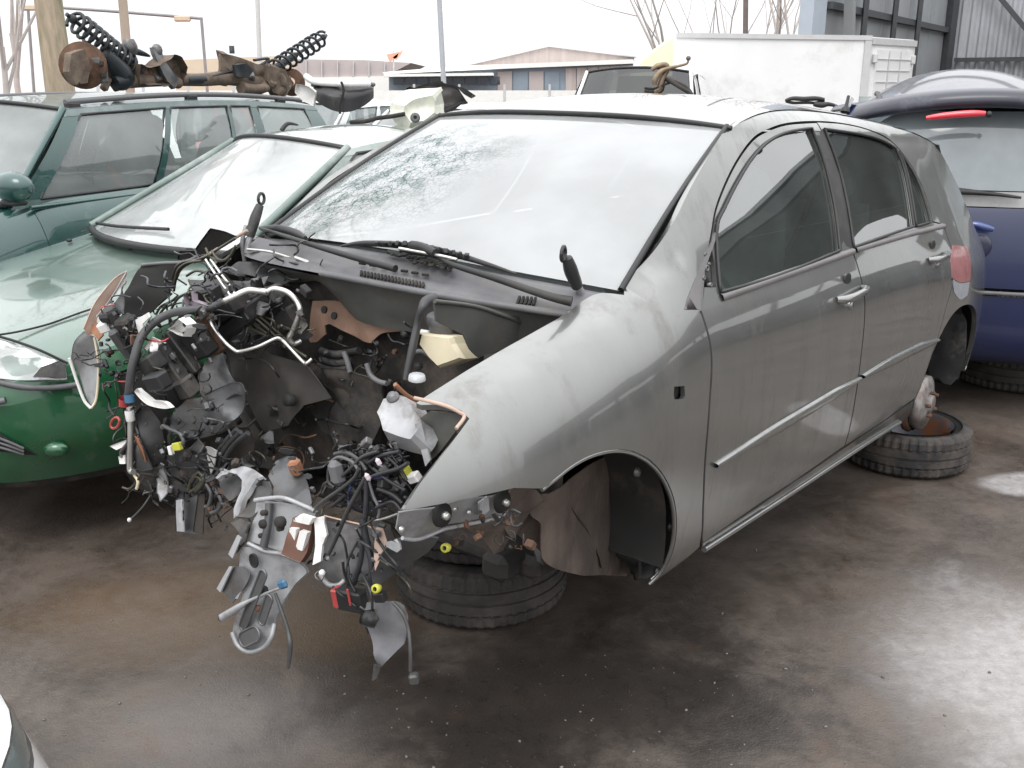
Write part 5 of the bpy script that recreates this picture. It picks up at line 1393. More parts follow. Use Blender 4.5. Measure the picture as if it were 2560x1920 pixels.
# ================================================================== green coupe
M_GREEN = mat('deep green metallic', (.012, .10, .038), rough=.3, metal=.3, coat=1, coat_r=.05, var=.2, vscale=3, dirt=(.10, .15, .11), dirt_amt=.2, dirt_scale=3)  # deeper copy of the green for bumper and flanks
M_GREENSKY = mat('green bonnet paint with sky sheen', (.15, .215, .18), rough=.3, metal=.3, coat=1, coat_r=.05, var=.2, vscale=2.5, dirt=(.27, .31, .29), dirt_amt=.45, dirt_scale=2)  # sky reflection on bonnet and wing tops put into a paler green
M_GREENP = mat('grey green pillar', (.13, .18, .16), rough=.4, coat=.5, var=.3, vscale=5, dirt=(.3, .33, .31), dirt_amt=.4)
CP = pose(3.984, -1.661, 4.538, .107)
cp = empty('green_coupe', CP, 'green coupe with a broad pale reflecting bonnet and whitish windscreen, beside the wrecked grey car', 'car')
st = [(1.17, [(0, .62), (.28, .615), (.44, .595), (.52, .56), (.56, .50), (.57, .42), (.56, .30), (.50, .21)]),
      (1.10, [(0, .67), (.30, .665), (.50, .645), (.62, .60), (.68, .53), (.69, .44), (.68, .31), (.62, .20)]),
      (.95, [(0, .71), (.34, .705), (.57, .685), (.70, .64), (.76, .56), (.78, .45), (.78, .32), (.72, .19)]),
      (.70, [(0, .765), (.36, .76), (.60, .74), (.73, .70), (.80, .61), (.835, .48), (.84, .33), (.78, .18)]),
      (.35, [(0, .82), (.37, .815), (.62, .80), (.74, .77), (.82, .68), (.86, .51), (.865, .34), (.80, .18)]),
      (0., [(0, .875), (.38, .87), (.62, .86), (.74, .84), (.81, .73), (.86, .53), (.865, .34), (.80, .18)]),
      (-.35, [(0, .91), (.38, .91), (.62, .905), (.72, .90), (.80, .76), (.855, .55), (.86, .34), (.80, .18)]),
      (-1.6, [(0, .91), (.38, .91), (.62, .91), (.72, .91), (.81, .78), (.86, .56), (.86, .34), (.80, .18)]),
      (-2.6, [(0, .94), (.38, .94), (.60, .93), (.70, .91), (.78, .80), (.82, .58), (.82, .36), (.74, .22)]),
      (-3.0, [(0, .90), (.30, .90), (.52, .88), (.62, .84), (.68, .74), (.70, .56), (.70, .40), (.62, .28)])]
R_ = loft(st, 6, 4)
ncol = len(R_[0])-1; hc_ = 9
iA = next(i for i, r in enumerate(R_) if r[0].x <= .93); iB = next(i for i, r in enumerate(R_) if r[0].x <= .02); iT = next(i for i, r in enumerate(R_) if r[0].x <= .96)
MB().grid(both(R_[3:iB+1], 0, hc_)).build('bonnet', M_GREENSKY, cp)
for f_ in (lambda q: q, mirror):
    MB().grid(f_(both(R_[7:iB+9], hc_, 15))).build('front_wing', M_GREENSKY, cp)
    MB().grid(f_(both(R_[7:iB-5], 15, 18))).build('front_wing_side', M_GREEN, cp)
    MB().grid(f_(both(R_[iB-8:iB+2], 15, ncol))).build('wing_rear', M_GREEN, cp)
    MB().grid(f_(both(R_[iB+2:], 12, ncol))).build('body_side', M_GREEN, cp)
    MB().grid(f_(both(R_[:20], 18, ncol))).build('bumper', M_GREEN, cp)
    MB().tube([p+V((0, .004, 0)) for p in [r[19] for r in f_(R_[:10])]] if f_ is mirror and 0 else [V((p.x+.012, p.y+(.012 if f_ is not mirror else -.012), p.z)) for p in [(r[17] if f_ is not mirror else V((r[17].x, -r[17].y, r[17].z))) for r in R_[:11]]], .012, 8).build('bumper_strip', M_GREYPL, cp)
MB().grid(both(R_[:4], 0, 18)).build('nose_panel', M_GREEN, cp)
for f_ in (lambda q: q, mirror): MB().grid(f_(both(R_[3:8], hc_, 18))).build('wing_nose', M_GREEN, cp)
def cap_of(row): return [V((p.x, -p.y, p.z)) for p in row[:0:-1]]+list(row)
MB().sheet(cap_of(R_[0]), .01, (1, 0, 0)).build('front_face', M_GREEN, cp)
MB().box((1.18, 0, .33), (.02, .8, .12), None, .008).build('front_grille', M_DARK, cp)
MB().grid([[V((p.x-.03, p.y*.985, p.z-.03)) for p in r] for r in both(R_[1:iB+10], 0, ncol)]).build('inner_body', M_DARK, cp)
MB().grid(both(R_[iB+1:iB+8], 0, 12)).build('scuttle', M_GREYPL, cp)
MB().grid(both(R_[-8:], 0, 12)).build('boot_lid', M_GREEN, cp)
MB().box((-.9, 0, .25), (3.6, 1.4, .12), None, .03).build('underbody', M_DARK, cp)
greenhouse(cp, dict(bf=(-.02, .67, .90), br=(-2.55, .66, .93), rf=(-.78, .50, 1.295), rr=(-1.75, .50, 1.285)), mat('green roof paint with sky sheen', (.26, .32, .29), rough=.3, metal=.3, coat=1, var=.3, vscale=5, dirt=(.3, .33, .31), dirt_amt=.45), M_GL2, M_GREENP, [(.07, .48), (.52, .92)], ws_mat=M_GLW)  # roof colour lightened to hold the sky reflection
def cpp(Z, pts, y): return [on_plane(Z(*p[:2]), 1, (p[2] if len(p) > 2 else y), CP) for p in pts]
def on_loft(Z, p, M, rows, a, b):
    """nearest surface point of a loft along the sight line"""
    o = M.inverted() @ CO; d = (M.inverted().to_3x3() @ ray(*Z(*p))).normalized()
    best = None
    for r in rows:
        for q in r[a:b]:
            for qq in (q, V((q.x, -q.y, q.z))):
                t = (qq-o).dot(d); e_ = (o+d*t-qq).length
                sc_ = e_+.012*t
                if best is None or sc_ < best[0]: best = (sc_, o+d*t)
    return best[1]
fine = loft(st, 16, 10)
def CL(pts, lift=.01): return [on_loft(ZK, p, CP, fine[:90], 20, 71)+V((lift*.5, lift, lift*.5)) for p in pts]
M_REFL = mat('lamp reflector', (.75, .75, .73), rough=.2, metal=.6, var=.3, vscale=25)
HLp = CL([(-40, 605), (60, 630), (200, 675), (330, 735), (400, 765), (415, 860), (200, 862), (-40, 850)])
HL = shard('headlamp', HLp, M_REFL, cp, amp=.004, th=.03, seed=1)
shard('headlamp_glass', [p+V((.012, .014, .004)) for p in HLp], M_LAMP, HL, amp=.0, th=.004)
shard('lamp_corner', CL([(210, 850), (260, 790), (370, 752), (405, 770), (412, 855)], .03), M_DKSH, HL, amp=.002)
tubep('bonnet_gap', CL([(0, 585), (120, 565), (300, 520), (480, 455), (600, 415), (700, 380)], .008), .004, M_DARK, cp)
tubep('lamp_gap', CL([(-10, 598), (100, 630), (250, 685), (420, 765)], .02), .005, M_DARK, cp)
q = CL([(340, 1285)], .0)[0]; MB().ball(q, 1, 16, (.03, .05, .03), Matrix.Rotation(.7, 3, 'Z')).build('fog_lamp_blank', M_GREEN, cp)
shard('lower_grille', CL([(-20, 1180), (60, 1230), (160, 1290), (230, 1330), (-20, 1300)], .012), M_DARK, cp, amp=.004)
tubep('lamp_base_strip', CL([(-30, 868), (60, 892), (160, 908), (300, 912), (430, 900), (480, 890)], .012), .011, M_GREYPL, cp)
for k in range(3): tubep('grille_slat', CL([(-20, 1215+k*28), (60, 1245+k*24), (150, 1285+k*18)], .02), .005, M_GREYPL, cp)
for p in ((805, 62), (425, 2)):
    q = on_surf(ZK(*p), lambda a: a.z-lerp1(a.x, [(-.4, .91), (0, .872), (.35, .817), (.7, .762), (1.1, .67)]), CP, 2, 8)
    MB().ball(q, 1, 8, (.016, .014, .009)).build('washer_jet', M_BLACKPL, cp)
q = on_plane(ZI(1730, 800), 1, .1, CP)
tubep('roof_aerial', [q, q+V((-.04, 0, .03)), on_plane(ZI(1830, 768), 1, .08, CP)], [.012, .010, .004], M_BLACKPL, cp)
tubep('wiper', [V((.02, -.5, .935)), V((.06, -.2, .95)), V((.03, .2, .97))], .008, M_BLACKPL, cp)

# ================================================================== dark green estate car with roof rails
M_TEAL = mat('dark blue green paint', (.012, .062, .055), rough=.28, metal=.2, coat=1, coat_r=.04, var=.2, vscale=3, dirt=(.1, .14, .13), dirt_amt=.15)
WG = pose(4.297, -3.16, 5.28, .182)
wg = empty('estate_car', WG, 'dark green estate car at the left edge, a rusty axle lying on its roof', 'car')
st = [(1.35, [(0, .72), (.40, .71), (.62, .67), (.70, .55), (.70, .35), (.64, .22)]), (1.1, [(0, .80), (.42, .80), (.68, .76), (.80, .62), (.80, .38), (.74, .2)]), (.5, [(0, .87), (.44, .87), (.70, .84), (.83, .66), (.85, .4), (.8, .2)]),
      (.0, [(0, .93), (.44, .93), (.70, .91), (.83, .70), (.86, .4), (.8, .2)]), (-.4, [(0, .94), (.5, .94), (.74, .94), (.84, .72), (.86, .4), (.8, .2)]), (-2.6, [(0, .95), (.5, .95), (.74, .95), (.84, .74), (.86, .42), (.8, .22)]), (-3.1, [(0, .95), (.5, .95), (.68, .95), (.76, .78), (.78, .46), (.72, .3)])]
R2 = loft(st, 6, 4); nc2 = len(R2[0])-1
iB2 = next(i for i, r in enumerate(R2) if r[0].x <= .05)
MB().grid(both(R2[:iB2+1], 0, 8)).build('bonnet', M_TEAL, wg)
MB().sheet(cap_of(R2[0]), .01, (1, 0, 0)).build('front_face', M_TEAL, wg)
MB().box((1.36, 0, .58), (.02, .8, .12), None, .008).build('front_grille', M_DARK, wg)
for sg in (1, -1): MB().box((1.35, sg*.52, .58), (.04, .22, .13), None, .015).build('headlamp', M_REFL, wg)
MB().box((1.38, 0, .36), (.06, 1.3, .14), None, .03).build('bumper', M_GREYPL, wg)
for f_ in (lambda q: q, mirror):
    MB().grid(f_(both(R2[:iB2+3], 8, nc2))).build('front_wing', M_TEAL, wg)
    for i0, i1, nm in ((iB2+2, iB2+9, 'front_door'), (iB2+9, iB2+14, 'rear_door'), (iB2+14, len(R2)-1, 'rear_quarter')):
        rr_ = [[p.copy() for p in r[8:nc2+1]] for r in R2[i0:i1+1]]
        rr_[0] = [p+V((-.004, -.0, 0)) for p in rr_[0]]; rr_[-1] = [p+V((.004, 0, 0)) for p in rr_[-1]]
        d_ = MB().grid(f_(rr_)).build(nm, M_TEAL, wg)
    MB().tube([V((-.05-.3*i, (1 if f_ is not mirror else -1)*(.762), .915)) for i in range(10)], .012, 6).build('door_trim_strip', M_TEAL, wg)
MB().box((-.9, 0, .4), (4.2, 1.5, .4), None, .05).build('underbody', M_DARK, wg)
M_RAILG = mat('grey roof rail', (.12, .12, .125), rough=.45, var=.2)
M_TEALR = mat('paler green roof paint', (.09, .14, .13), rough=.35, metal=.2, coat=.6, var=.3, vscale=6, dirt=(.2, .22, .22), dirt_amt=.4)  # roof paler and greyer than the doors
SW = greenhouse(wg, dict(bf=(.02, .735, .94), br=(-3.0, .70, .95), rf=(-.50, .60, 1.385), rr=(-2.85, .57, 1.37)), M_TEALR, glass('grey green estate glass', tint=(.62, .68, .66), frost=.36, dirty=.08, frost_col=(.55, .6, .59), rough=.02), M_TEAL, [(.05, .325), (.345, .565), (.58, .665), (.70, .93)], ws_mat=M_GL2)
for sg in (1, -1):
    rail = tubep('roof_bar', [SW(.02+.94*i/12, 1.0)+V((0, -.05, .035)) if sg > 0 else V((1, -1, 1))*1 if 0 else V((SW(.02+.94*i/12, 1.0).x, -SW(.02+.94*i/12, 1.0).y+.05, SW(.02+.94*i/12, 1.0).z+.035)) for i in range(13)], .016, M_RAILG, wg)
    for s_ in (.04, .45, .85):
        p = SW(s_, 1.0); p.y -= .05
        if sg < 0: p.y = -p.y
        MB().box(p+V((0, 0, .015)), (.10, .04, .045), None, .012).build('rail_foot', M_BLACKPL, rail)
mr = [on_plane(F(*p), 1, .90, WG) for p in [(-10, 400), (40, 400)]]
mc = on_plane(F(28, 404), 1, .90, WG)
mb = MB(); mb.ball(mc, 1, 14, (.07, .12, .075)); MR = mb.build('door_mirror', M_TEAL, wg)
MB().box(mc+V((-.01, -.02, -.075)), (.09, .10, .03), None, .01).build('mirror_foot', M_BLACKPL, MR)
for x, y in ((-.95, .36), (-.95, -.36), (-1.9, .34), (-1.9, -.34)):
    mb = MB(); mb.ball((x-.15, y, .95), 1, 12, (.10, .24, .28)); s_ = mb.build('seat', M_CABIN, wg)
    MB().ball((x-.2, y, 1.24), 1, 10, (.05, .13, .08)).build('headrest', M_CABIN, s_)
shard('orange_strap', [on_plane(ZI(*p), 1, .5, WG) for p in [(660, 1010), (690, 1030), (770, 1150), (720, 1160), (690, 1090)]], mat('orange strap', (.55, .2, .1), rough=.7), wg, amp=.004)

# --- scrap rear axle lying on its roof
AX = WG @ Matrix.Translation((-1.7, .38, 1.43))
ax = empty('axle_assembly', AX, 'rusty axle with two black coil springs lying on the green estate car roof', 'axle')
def A(pts, y=0.): return [on_plane(ZI(*p[:2]), 1, (p[2] if len(p) > 2 else y), AX) for p in pts]
M_AXLE = mat('rust brown axle iron', (.20, .155, .115), rough=.8, metal=.2, var=.45, vscale=14, col2=(.09, .065, .05), bump=.3, bscale=60)
M_SPRING = mat('black spring steel', (.028, .033, .037), rough=.45, metal=.3, var=.3)
def strut(a, b, rad, turns, r=.0105):
    s_ = empty('strut', AX); s_.parent = ax; s_.matrix_parent_inverse = Matrix(); s_.matrix_local = Matrix()
    a, b = V(a), V(b); d = (b-a); L = d.length; t = d.normalized(); u = t.orthogonal().normalized(); v = t.cross(u)
    pts = [a+t*L*i/(turns*14)+(u*math.cos(2*math.pi*i/14)+v*math.sin(2*math.pi*i/14))*rad*(.82+.18*min(1, i/20)) for i in range(turns*14+1)]
    MB().tube(pts, r, 6).build('coil_spring', M_SPRING, s_)
    MB().tube([a-t*.05, a+t*L*.5, a+t*L*.55, b+t*.12], [.012, .012, .026, .028], 10).build('damper', M_SPRING, s_)
    MB().lathe([(.0, -.012), (rad*.95, -.01), (rad*.95, .004), (.02, .008)], b, tuple(t), 16).build('spring_seat', M_SPRING, s_)
    MB().lathe([(.0, -.03), (.018, -.028), (.026, .0), (.02, .012)], a, tuple(t), 12).build('top_mount', M_SPRING, s_)
P_ = A([(450, 120), (800, 400), (1985, 230), (1660, 440)])
strut(P_[0], P_[1], .060, 10); strut(P_[2], P_[3], .060, 9)
for p, y_, rr_ in (((505, 400), .02, .13), ((1790, 505), -.0, .10)):
    c = A([p], y_)[0]
    dd = MB().lathe([(.03, .03), (.06, .03), (.065, .0), (rr_, .0), (rr_, -.012), (rr_*.94, -.012), (rr_*.94, -.02), (rr_, -.02), (rr_, -.032), (.06, -.035)], c, (.85, .5, .1), 28).build('brake_disc', M_RUST, ax)
c = A([(610, 430)], .06)[0]
cal = MB().box(c, (.10, .07, .15), Matrix.Rotation(.5, 3, 'Z'), .012).build('brake_caliper', M_STEEL, ax)
for dz in (.035, -.03): MB().box(c+V((.02, .05, dz)), (.05, .02, .03), Matrix.Rotation(.5, 3, 'Z'), .004).build('caliper_window', M_DARK, cal)
tubep('hub_carrier', A([(640, 330), (700, 400), (760, 480), (700, 510)], .02), [0.043, 0.058, 0.065, 0.043], M_SPRING, ax)
tubep('axle_beam', A([(760, 500, .02), (950, 490, 0), (1120, 490, 0), (1250, 490, 0), (1400, 480, 0), (1560, 500, 0), (1680, 520, 0)]), [0.043, 0.043, 0.041, 0.043, 0.049, 0.049, 0.043], M_AXLE, ax, n=12)
tubep('beam_sleeve', A([(1140, 492), (1210, 490), (1250, 489)], .01), .034, M_SPRING, ax, n=12)
shard('trailing_arm', A([(800, 390, .03), (900, 400, .04), (960, 350, .05), (1010, 340, .05), (1080, 370, .04), (1112, 440, .03), (1095, 500, .02), (960, 500, .02), (830, 500, .02)]), M_AXLE, ax, amp=.02, th=.07, seed=3)
shard('damper_link', A([(945, 290, .07), (990, 285, .07), (1010, 360, .08), (1060, 440, .09), (1110, 500, .09), (1080, 545, .09), (1030, 500, .09), (970, 380, .08)]), M_STEEL, ax, amp=.008, th=.03, seed=4)
MB().ball(A([(965, 310)], .05)[0], .034, 10, (1, 1, 1.2)).build('arm_bush', M_STEEL, ax)
MB().ball(A([(1090, 510)], .06)[0], .036, 10).build('arm_bush', M_AXLE, ax)
shard('beam_bracket', A([(1360, 330, .02), (1430, 345, .02), (1415, 480, .02), (1400, 530, .02), (1350, 520, .02), (1355, 430, .02)]), M_AXLE, ax, amp=.006, th=.02)
shard('lower_arm', A([(1370, 330, .03), (1450, 345, .04), (1560, 385, .05), (1660, 420, .05), (1700, 470, .04), (1690, 560, .03), (1600, 575, .03), (1520, 520, .03), (1420, 450, .03)]), M_AXLE, ax, amp=.022, th=.06, seed=6)
shard('spring_pan', A([(1440, 400, .09), (1520, 390, .1), (1560, 430, .1), (1530, 480, .1), (1450, 470, .09)]), M_SPRING, ax, amp=.012, th=.02, seed=7)
shard('hub_plate', A([(1640, 400, .08), (1760, 430, .09), (1800, 520, .08), (1760, 590, .07), (1680, 570, .07), (1650, 500, .08)]), M_AXLE, ax, amp=.008, th=.05, seed=8)
shard('hub_plate', A([(440, 330, .07), (520, 300, .08), (560, 400, .08), (540, 510, .07), (470, 520, .07), (430, 440, .07)]), M_AXLE, ax, amp=.008, th=.05, seed=9)
tubep('anti_roll_bar', A([(1300, 470), (1500, 420), (1600, 400), (1650, 360), (1560, 370)], .03), .010, M_SPRING, ax)
MB().lathe([(.0, .03), (.018, .03), (.018, -.02)], A([(1425, 310)], .02)[0], (0, 0, 1), 10).build('bump_stop', M_SPRING, ax)
tubep('hub_carrier', A([(1640, 420), (1700, 470), (1720, 540), (1680, 570)], .03), [0.043, 0.058, 0.058, 0.043], M_AXLE, ax)
tubep('hub_carrier', A([(1480, 540), (1560, 550), (1640, 540)], .05), [0.043, 0.038, 0.029], M_AXLE, ax)
tubep('brake_pipe', A([(760, 300), (850, 320), (920, 345)], .03), [0.017, 0.020, 0.006], M_SPRING, ax)
tubep('bent_plate', A([(790, 240), (800, 290), (820, 330)], .03), [0.029, 0.043, 0.029], M_STEEL, ax)
for k in range(26):
    p = (rnd.uniform(560, 1000), rnd.uniform(370, 520)) if k % 2 else (rnd.uniform(1450, 1800), rnd.uniform(430, 560))
    block('axle_lug', A([p], rnd.uniform(-.03, .07))[0], (rnd.uniform(.03, .10), .04, rnd.uniform(.03, .08)), rnd.choice([M_AXLE, M_RUST, M_STEEL]), (rnd.uniform(0, 1), rnd.uniform(0, 1), rnd.uniform(0, 1)), .008, ax)

# ================================================================== dark blue people carrier seen from behind
M_NAVY = mat('navy blue paint', (.005, .012, .060), rough=.35, metal=.0, coat=.4, coat_r=.04, var=.15, vscale=3, dirt=(.02, .03, .07), dirt_amt=.1, dirt_scale=4)
MP = pose(math.radians(72), 2.36, 4.98, .02)
mp_ = empty('people_carrier', MP, 'dark blue people carrier seen from behind, red brake light above its rear window', 'car')
# local: x forward (away from the camera), y to its left (picture left), z up, origin under the tailgate
def back(prof, xs, wd):
    """rows over height, columns across, tail curving round at its corners"""
    rows = []
    for (z, x, w2) in prof:
        r = []
        for k in range(25):
            v = -1+2*k/24
            r.append(V((x+.30*abs(v)**4+.03*v*v, -w2*v, z)))
        rows.append(r)
    return rows
prof = [(.27, .10, .74), (.32, .03, .80), (.42, .0, .83), (.55, -.01, .845), (.64, -.012, .85)]
MB().grid(back(prof, 0, 0)).build('bumper', M_NAVY, mp_)
MB().tube([p+V((-.012, 0, 0)) for p in back([(.655, -.005, .85)], 0, 0)[0][1:-1]], .011, 8).build('bumper_strip', M_GREYPL, mp_)
TGT = MB().grid(back([(.675, .012, .85), (.76, .012, .853), (.86, .02, .852), (.96, .035, .845), (1.05, .06, .83), (1.075, .07, .825)], 0, 0)).build('tailgate', M_NAVY, mp_)
MB().grid(back([(1.08, .078, .82), (1.12, .085, .81), (1.155, .095, .80)], 0, 0)).build('waist_band', mat('pale grey band', (.3, .3, .3), rough=.3, coat=.6), mp_)
M_GLB = glass('blue grey rear glass', tint=(.6, .68, .74), frost=.42, dirty=.1, frost_col=(.60, .68, .72), rough=.04)
MB().grid([[p for p in r[2:23]] for r in back([(1.16, .10, .79), (1.26, .13, .77), (1.38, .17, .74), (1.50, .22, .70), (1.545, .24, .68)], 0, 0)]).build('rear_window', M_GLB, mp_)
for sg in (1, -1):
    rows = [[V((p.x, sg*-p.y if 0 else p.y, p.z)) for p in (r[:3] if sg > 0 else r[22:])] for r in back([(1.16, .10, .80), (1.26, .125, .78), (1.38, .165, .75), (1.50, .21, .71), (1.56, .24, .68)], 0, 0)]
    MB().grid(rows).build('rear_pillar', M_NAVY, mp_)
spl = back([(1.565, .13, .66), (1.575, .09, .66), (1.60, .08, .655), (1.64, .10, .64), (1.66, .20, .63), (1.655, .4, .64)], 0, 0)
for r in spl:
    for p in r: p.z -= .085*(p.y/.65)**2
MB().grid(spl).build('spoiler', mat('greyish navy spoiler', (.025, .027, .045), rough=.4, coat=.35, var=.3, vscale=6, dirt=(.10, .10, .12), dirt_amt=.2), mp_)  # greyer than the body paint
rows = []
for i in range(14):
    x = .30+2.4*i/13; r = []
    for k in range(21):
        v = -1+2*k/20
        r.append(V((x, -.60*v*(1-.03*(i > 9)), 1.645+.13*math.sin(min(1, i/7)*math.pi/2)-.14*sstep(8, 13, i)-.23*abs(v)**2.2)))
    rows.append(r)
MB().grid(rows).build('roof', mat('navy roof with sky sheen', (.035, .038, .06), rough=.35, coat=.6, var=.3, vscale=5, dirt=(.12, .12, .14), dirt_amt=.3), mp_)  # grey mixed into the navy for the light reflections on the roof
for sg in (1, -1):
    tubep('roof_bar', [(.5+.25*i, sg*.50, 1.645+.13*math.sin(min(1, (.20+.25*i)/1.3)*math.pi/2)-.23*(.5/.60)**2.2+.004) for i in range(6)], .016, M_BLACKPL, mp_)
    rows = [[V((.345+2.2*i/10+max(0, (z-1.08))*.35*(1-i/10), sg*(w_), z)) for z, w_ in ((.35, .83), (.6, .86), (.9, .85), (1.08, .82), (1.16, .80), (1.4, .73), (1.6, .65))] for i in range(11)]
    MB().grid(rows if sg < 0 else [r[::-1] for r in rows]).build('body_side', M_NAVY, mp_)
BL = [on_plane(ZA(*p), 0, .06, MP) for p in [(1610, 725), (1700, 713), (1800, 703), (1900, 697), (1975, 697)]]
tubep('brake_light', BL, [.010, .016, .017, .017, .012], mat('brake light red', (.75, .03, .05), rough=.15, coat=1, var=.15), mp_, n=10)
MB().ball(on_plane(ZA(1998, 702), 0, .06, MP), .016, 8).build('washer_jet', M_BLACKPL, mp_)
wq = [on_plane(ZA(*p), 0, .06, MP) for p in [(1720, 1165), (1780, 1172), (1900, 1182), (2050, 1195), (2195, 1215)]]
tubep('rear_wiper', wq, [.016, .018, .014, .010, .006], M_BLACKPL, mp_)
hd = [on_plane(ZB(*p), 0, -.03, MP) for p in [(1835, 155), (1900, 160), (1960, 175), (2015, 190)]]
tubep('tailgate_handle', hd, [.014, .02, .02, .012], mat('mid blue handle', (.03, .06, .22), rough=.3, coat=1), mp_)
mb = MB(); c = on_plane(ZB(1930, 300), 0, .015, MP); mb.ball(c, 1, 16, (.008, .055, .06)); mb.build('plate_recess', mat('deep navy recess', (.008, .011, .05), rough=.3, coat=1), mp_)
MB().box((1.3, 0, .4), (2.4, 1.5, .3), None, .05).build('underbody', M_DARK, mp_)
MB().box((1.0, 0, 1.3), (.12, 1.2, .5), None, .1).build('rear_seat', M_CABIN, mp_)
MB().ball((.9, .32, 1.42), 1, 10, (.08, .17, .2)).build('headrest', M_CABIN, mp_)
MB().ball((.9, -.32, 1.42), 1, 10, (.08, .17, .2)).build('headrest', M_CABIN, mp_)
MB().grid([[V((2.5, -.6+1.2*k/8, 1.2+.4*i/4)) for k in range(9)] for i in range(5)]).build('windscreen', M_GL2, mp_)
# badge lettering
fc = bpy.data.curves.new('badge', 'FONT'); fc.body = 'Sc\u00e9nic'; fc.size = .062; fc.extrude = .003; fc.shear = .25; fc.offset = .0012
fo = bpy.data.objects.new('badge', fc); COL.objects.link(fo)
bpy.context.view_layer.update()
dg = bpy.context.evaluated_depsgraph_get()
me = bpy.data.meshes.new_from_object(fo.evaluated_get(dg)); bpy.data.objects.remove(fo)
bo = bpy.data.objects.new('badge_lettering', me); COL.objects.link(bo); bo.parent = mp_
me.materials.clear(); me.materials.append(M_ALU)
c = on_plane(ZB(2015, 640), 0, .008, MP)
bo.matrix_local = Matrix.Translation(c) @ Matrix(((0, 0, -1, 0), (-1, 0, 0, 0), (0, 1, 0, 0), (0, 0, 0, 1)))

# road wheels of the three neighbours, deep in their arches
for par_, xs_, yy, zz in ((cp, (.30, -2.15), .70, .19), (wg, (.55, -2.1), .70, .12), (mp_, (.75, 2.6), .70, .30)):
    for x_ in xs_:
        for sg in (1, -1):
            wh = MB().lathe([(.19, .08), (.24, .095), (.285, .085), (.295, .03), (.295, -.03), (.285, -.085), (.19, -.09)], (x_, sg*yy, zz), (0, sg, 0), 28).build('wheel', M_RUBBER, par_)
            MB().lathe([(.19, .07), (.16, .05), (.05, .06), (0, .06)], (x_, sg*yy, zz), (0, sg, 0), 20).build('wheel_cover', M_STEEL, wh)

# ================================================================== open fronted steel shed on the right
M_SHED = mat('dark grey sheet wall', (.34, .355, .365), rough=.5, var=.2, vscale=.6, dirt=(.26, .27, .27), dirt_amt=.4, dirt_scale=.8)
M_CORR = mat('grey corrugated sheet', (.47, .485, .51), rough=.45, var=.2, vscale=.8)
M_FRAME = mat('dark steel framing', (.07, .075, .08), rough=.5, var=.25)
M_POST = mat('pale blue grey post', (.42, .47, .53), rough=.5, var=.15, vscale=2)
sh = empty('open_shed', Matrix.Translation((5.3, 18, 0)), 'tall open fronted grey steel shed with corrugated rear wall and diagonal braces', 'shed')
S0 = V((0, 0, 0)); dA = V((.568, .823, 0)); dB = V((.823, -.568, 0))
LA, LB, HS = 9.9, 34., 4.5
def wp3(a, b, z): return S0+dA*a+dB*b+V((0, 0, z))
def wall_panels(name, o, d, n_, width, h, m, th=.06):
    for i in range(n_):
        p0 = o+d*(width*i+.012); p1 = o+d*(width*(i+1)-.012)
        nrm = V((-d.y, d.x, 0))
        MB().sheet([p0, p1, p1+V((0, 0, h)), p0+V((0, 0, h))], th, nrm).build(name, m, sh)
wall_panels('wall_panel', wp3(0, 0, 0), dA, 5, LA/5, HS, M_SHED)
# corrugated back wall, one rib after another
nC = 150
rows = []
for i in range(nC*4+1):
    b = LB*i/(nC*4); ph = i % 4
    off = (.0, .0, .07, .07)[ph]
    rows.append([wp3(LA-off, b, 0), wp3(LA-off, b, HS if b < 6 else 3.55)])
tag(MB().grid(rows, False).build('corrugated_wall', M_CORR, sh), kind='stuff')
def beam(name, a, b, w_, m=M_FRAME, par=None):
    a, b = V(a), V(b); d = b-a; t = d.normalized(); s_ = t.cross(V((0, 0, 1)))
    s_ = s_.normalized() if s_.length > .01 else V((1, 0, 0))
    return MB().box((a+b)/2, (d.length, w_, w_), Matrix((t, s_, t.cross(s_))).transposed()).build(name, m, par or sh)
MB().box(wp3(0, -.12, HS/2), (.34, .30, HS), Matrix.Rotation(.6, 3, 'Z')).build('corner_post', M_POST, sh)
for z in (1.1, 3.05): beam('girt', wp3(.2, .09, z), wp3(LA-.2, .09, z), .12)
for a in (2.0, 4.1, 6.1): beam('stud', wp3(a, .2, 0), wp3(a, .2, HS), .09)
beam('wall_brace', wp3(.4, .3, 4.3), wp3(1.1, .3, 1.2), .16, M_SHED)
for b in (.12, 7.6, 15, 22.5, 30): MB().box(wp3(LA-.3, b, HS/2), (.24, .24, HS), Matrix.Rotation(.6, 3, 'Z')).build('column', M_FRAME, sh)
for z in (1.0, 2.35): beam('rear_girt', wp3(LA-.16, .3, z), wp3(LA-.16, LB-.2, z), .10)
for b0 in (.6, 8, 15.5):
    beam('diagonal_brace', wp3(LA-.32, b0, 4.4), wp3(LA-.32, b0+3.0, 1.1), .11); beam('diagonal_brace', wp3(LA-.45, b0+1.9, 4.4), wp3(LA-.45, b0+3.9, 1.0), .16)
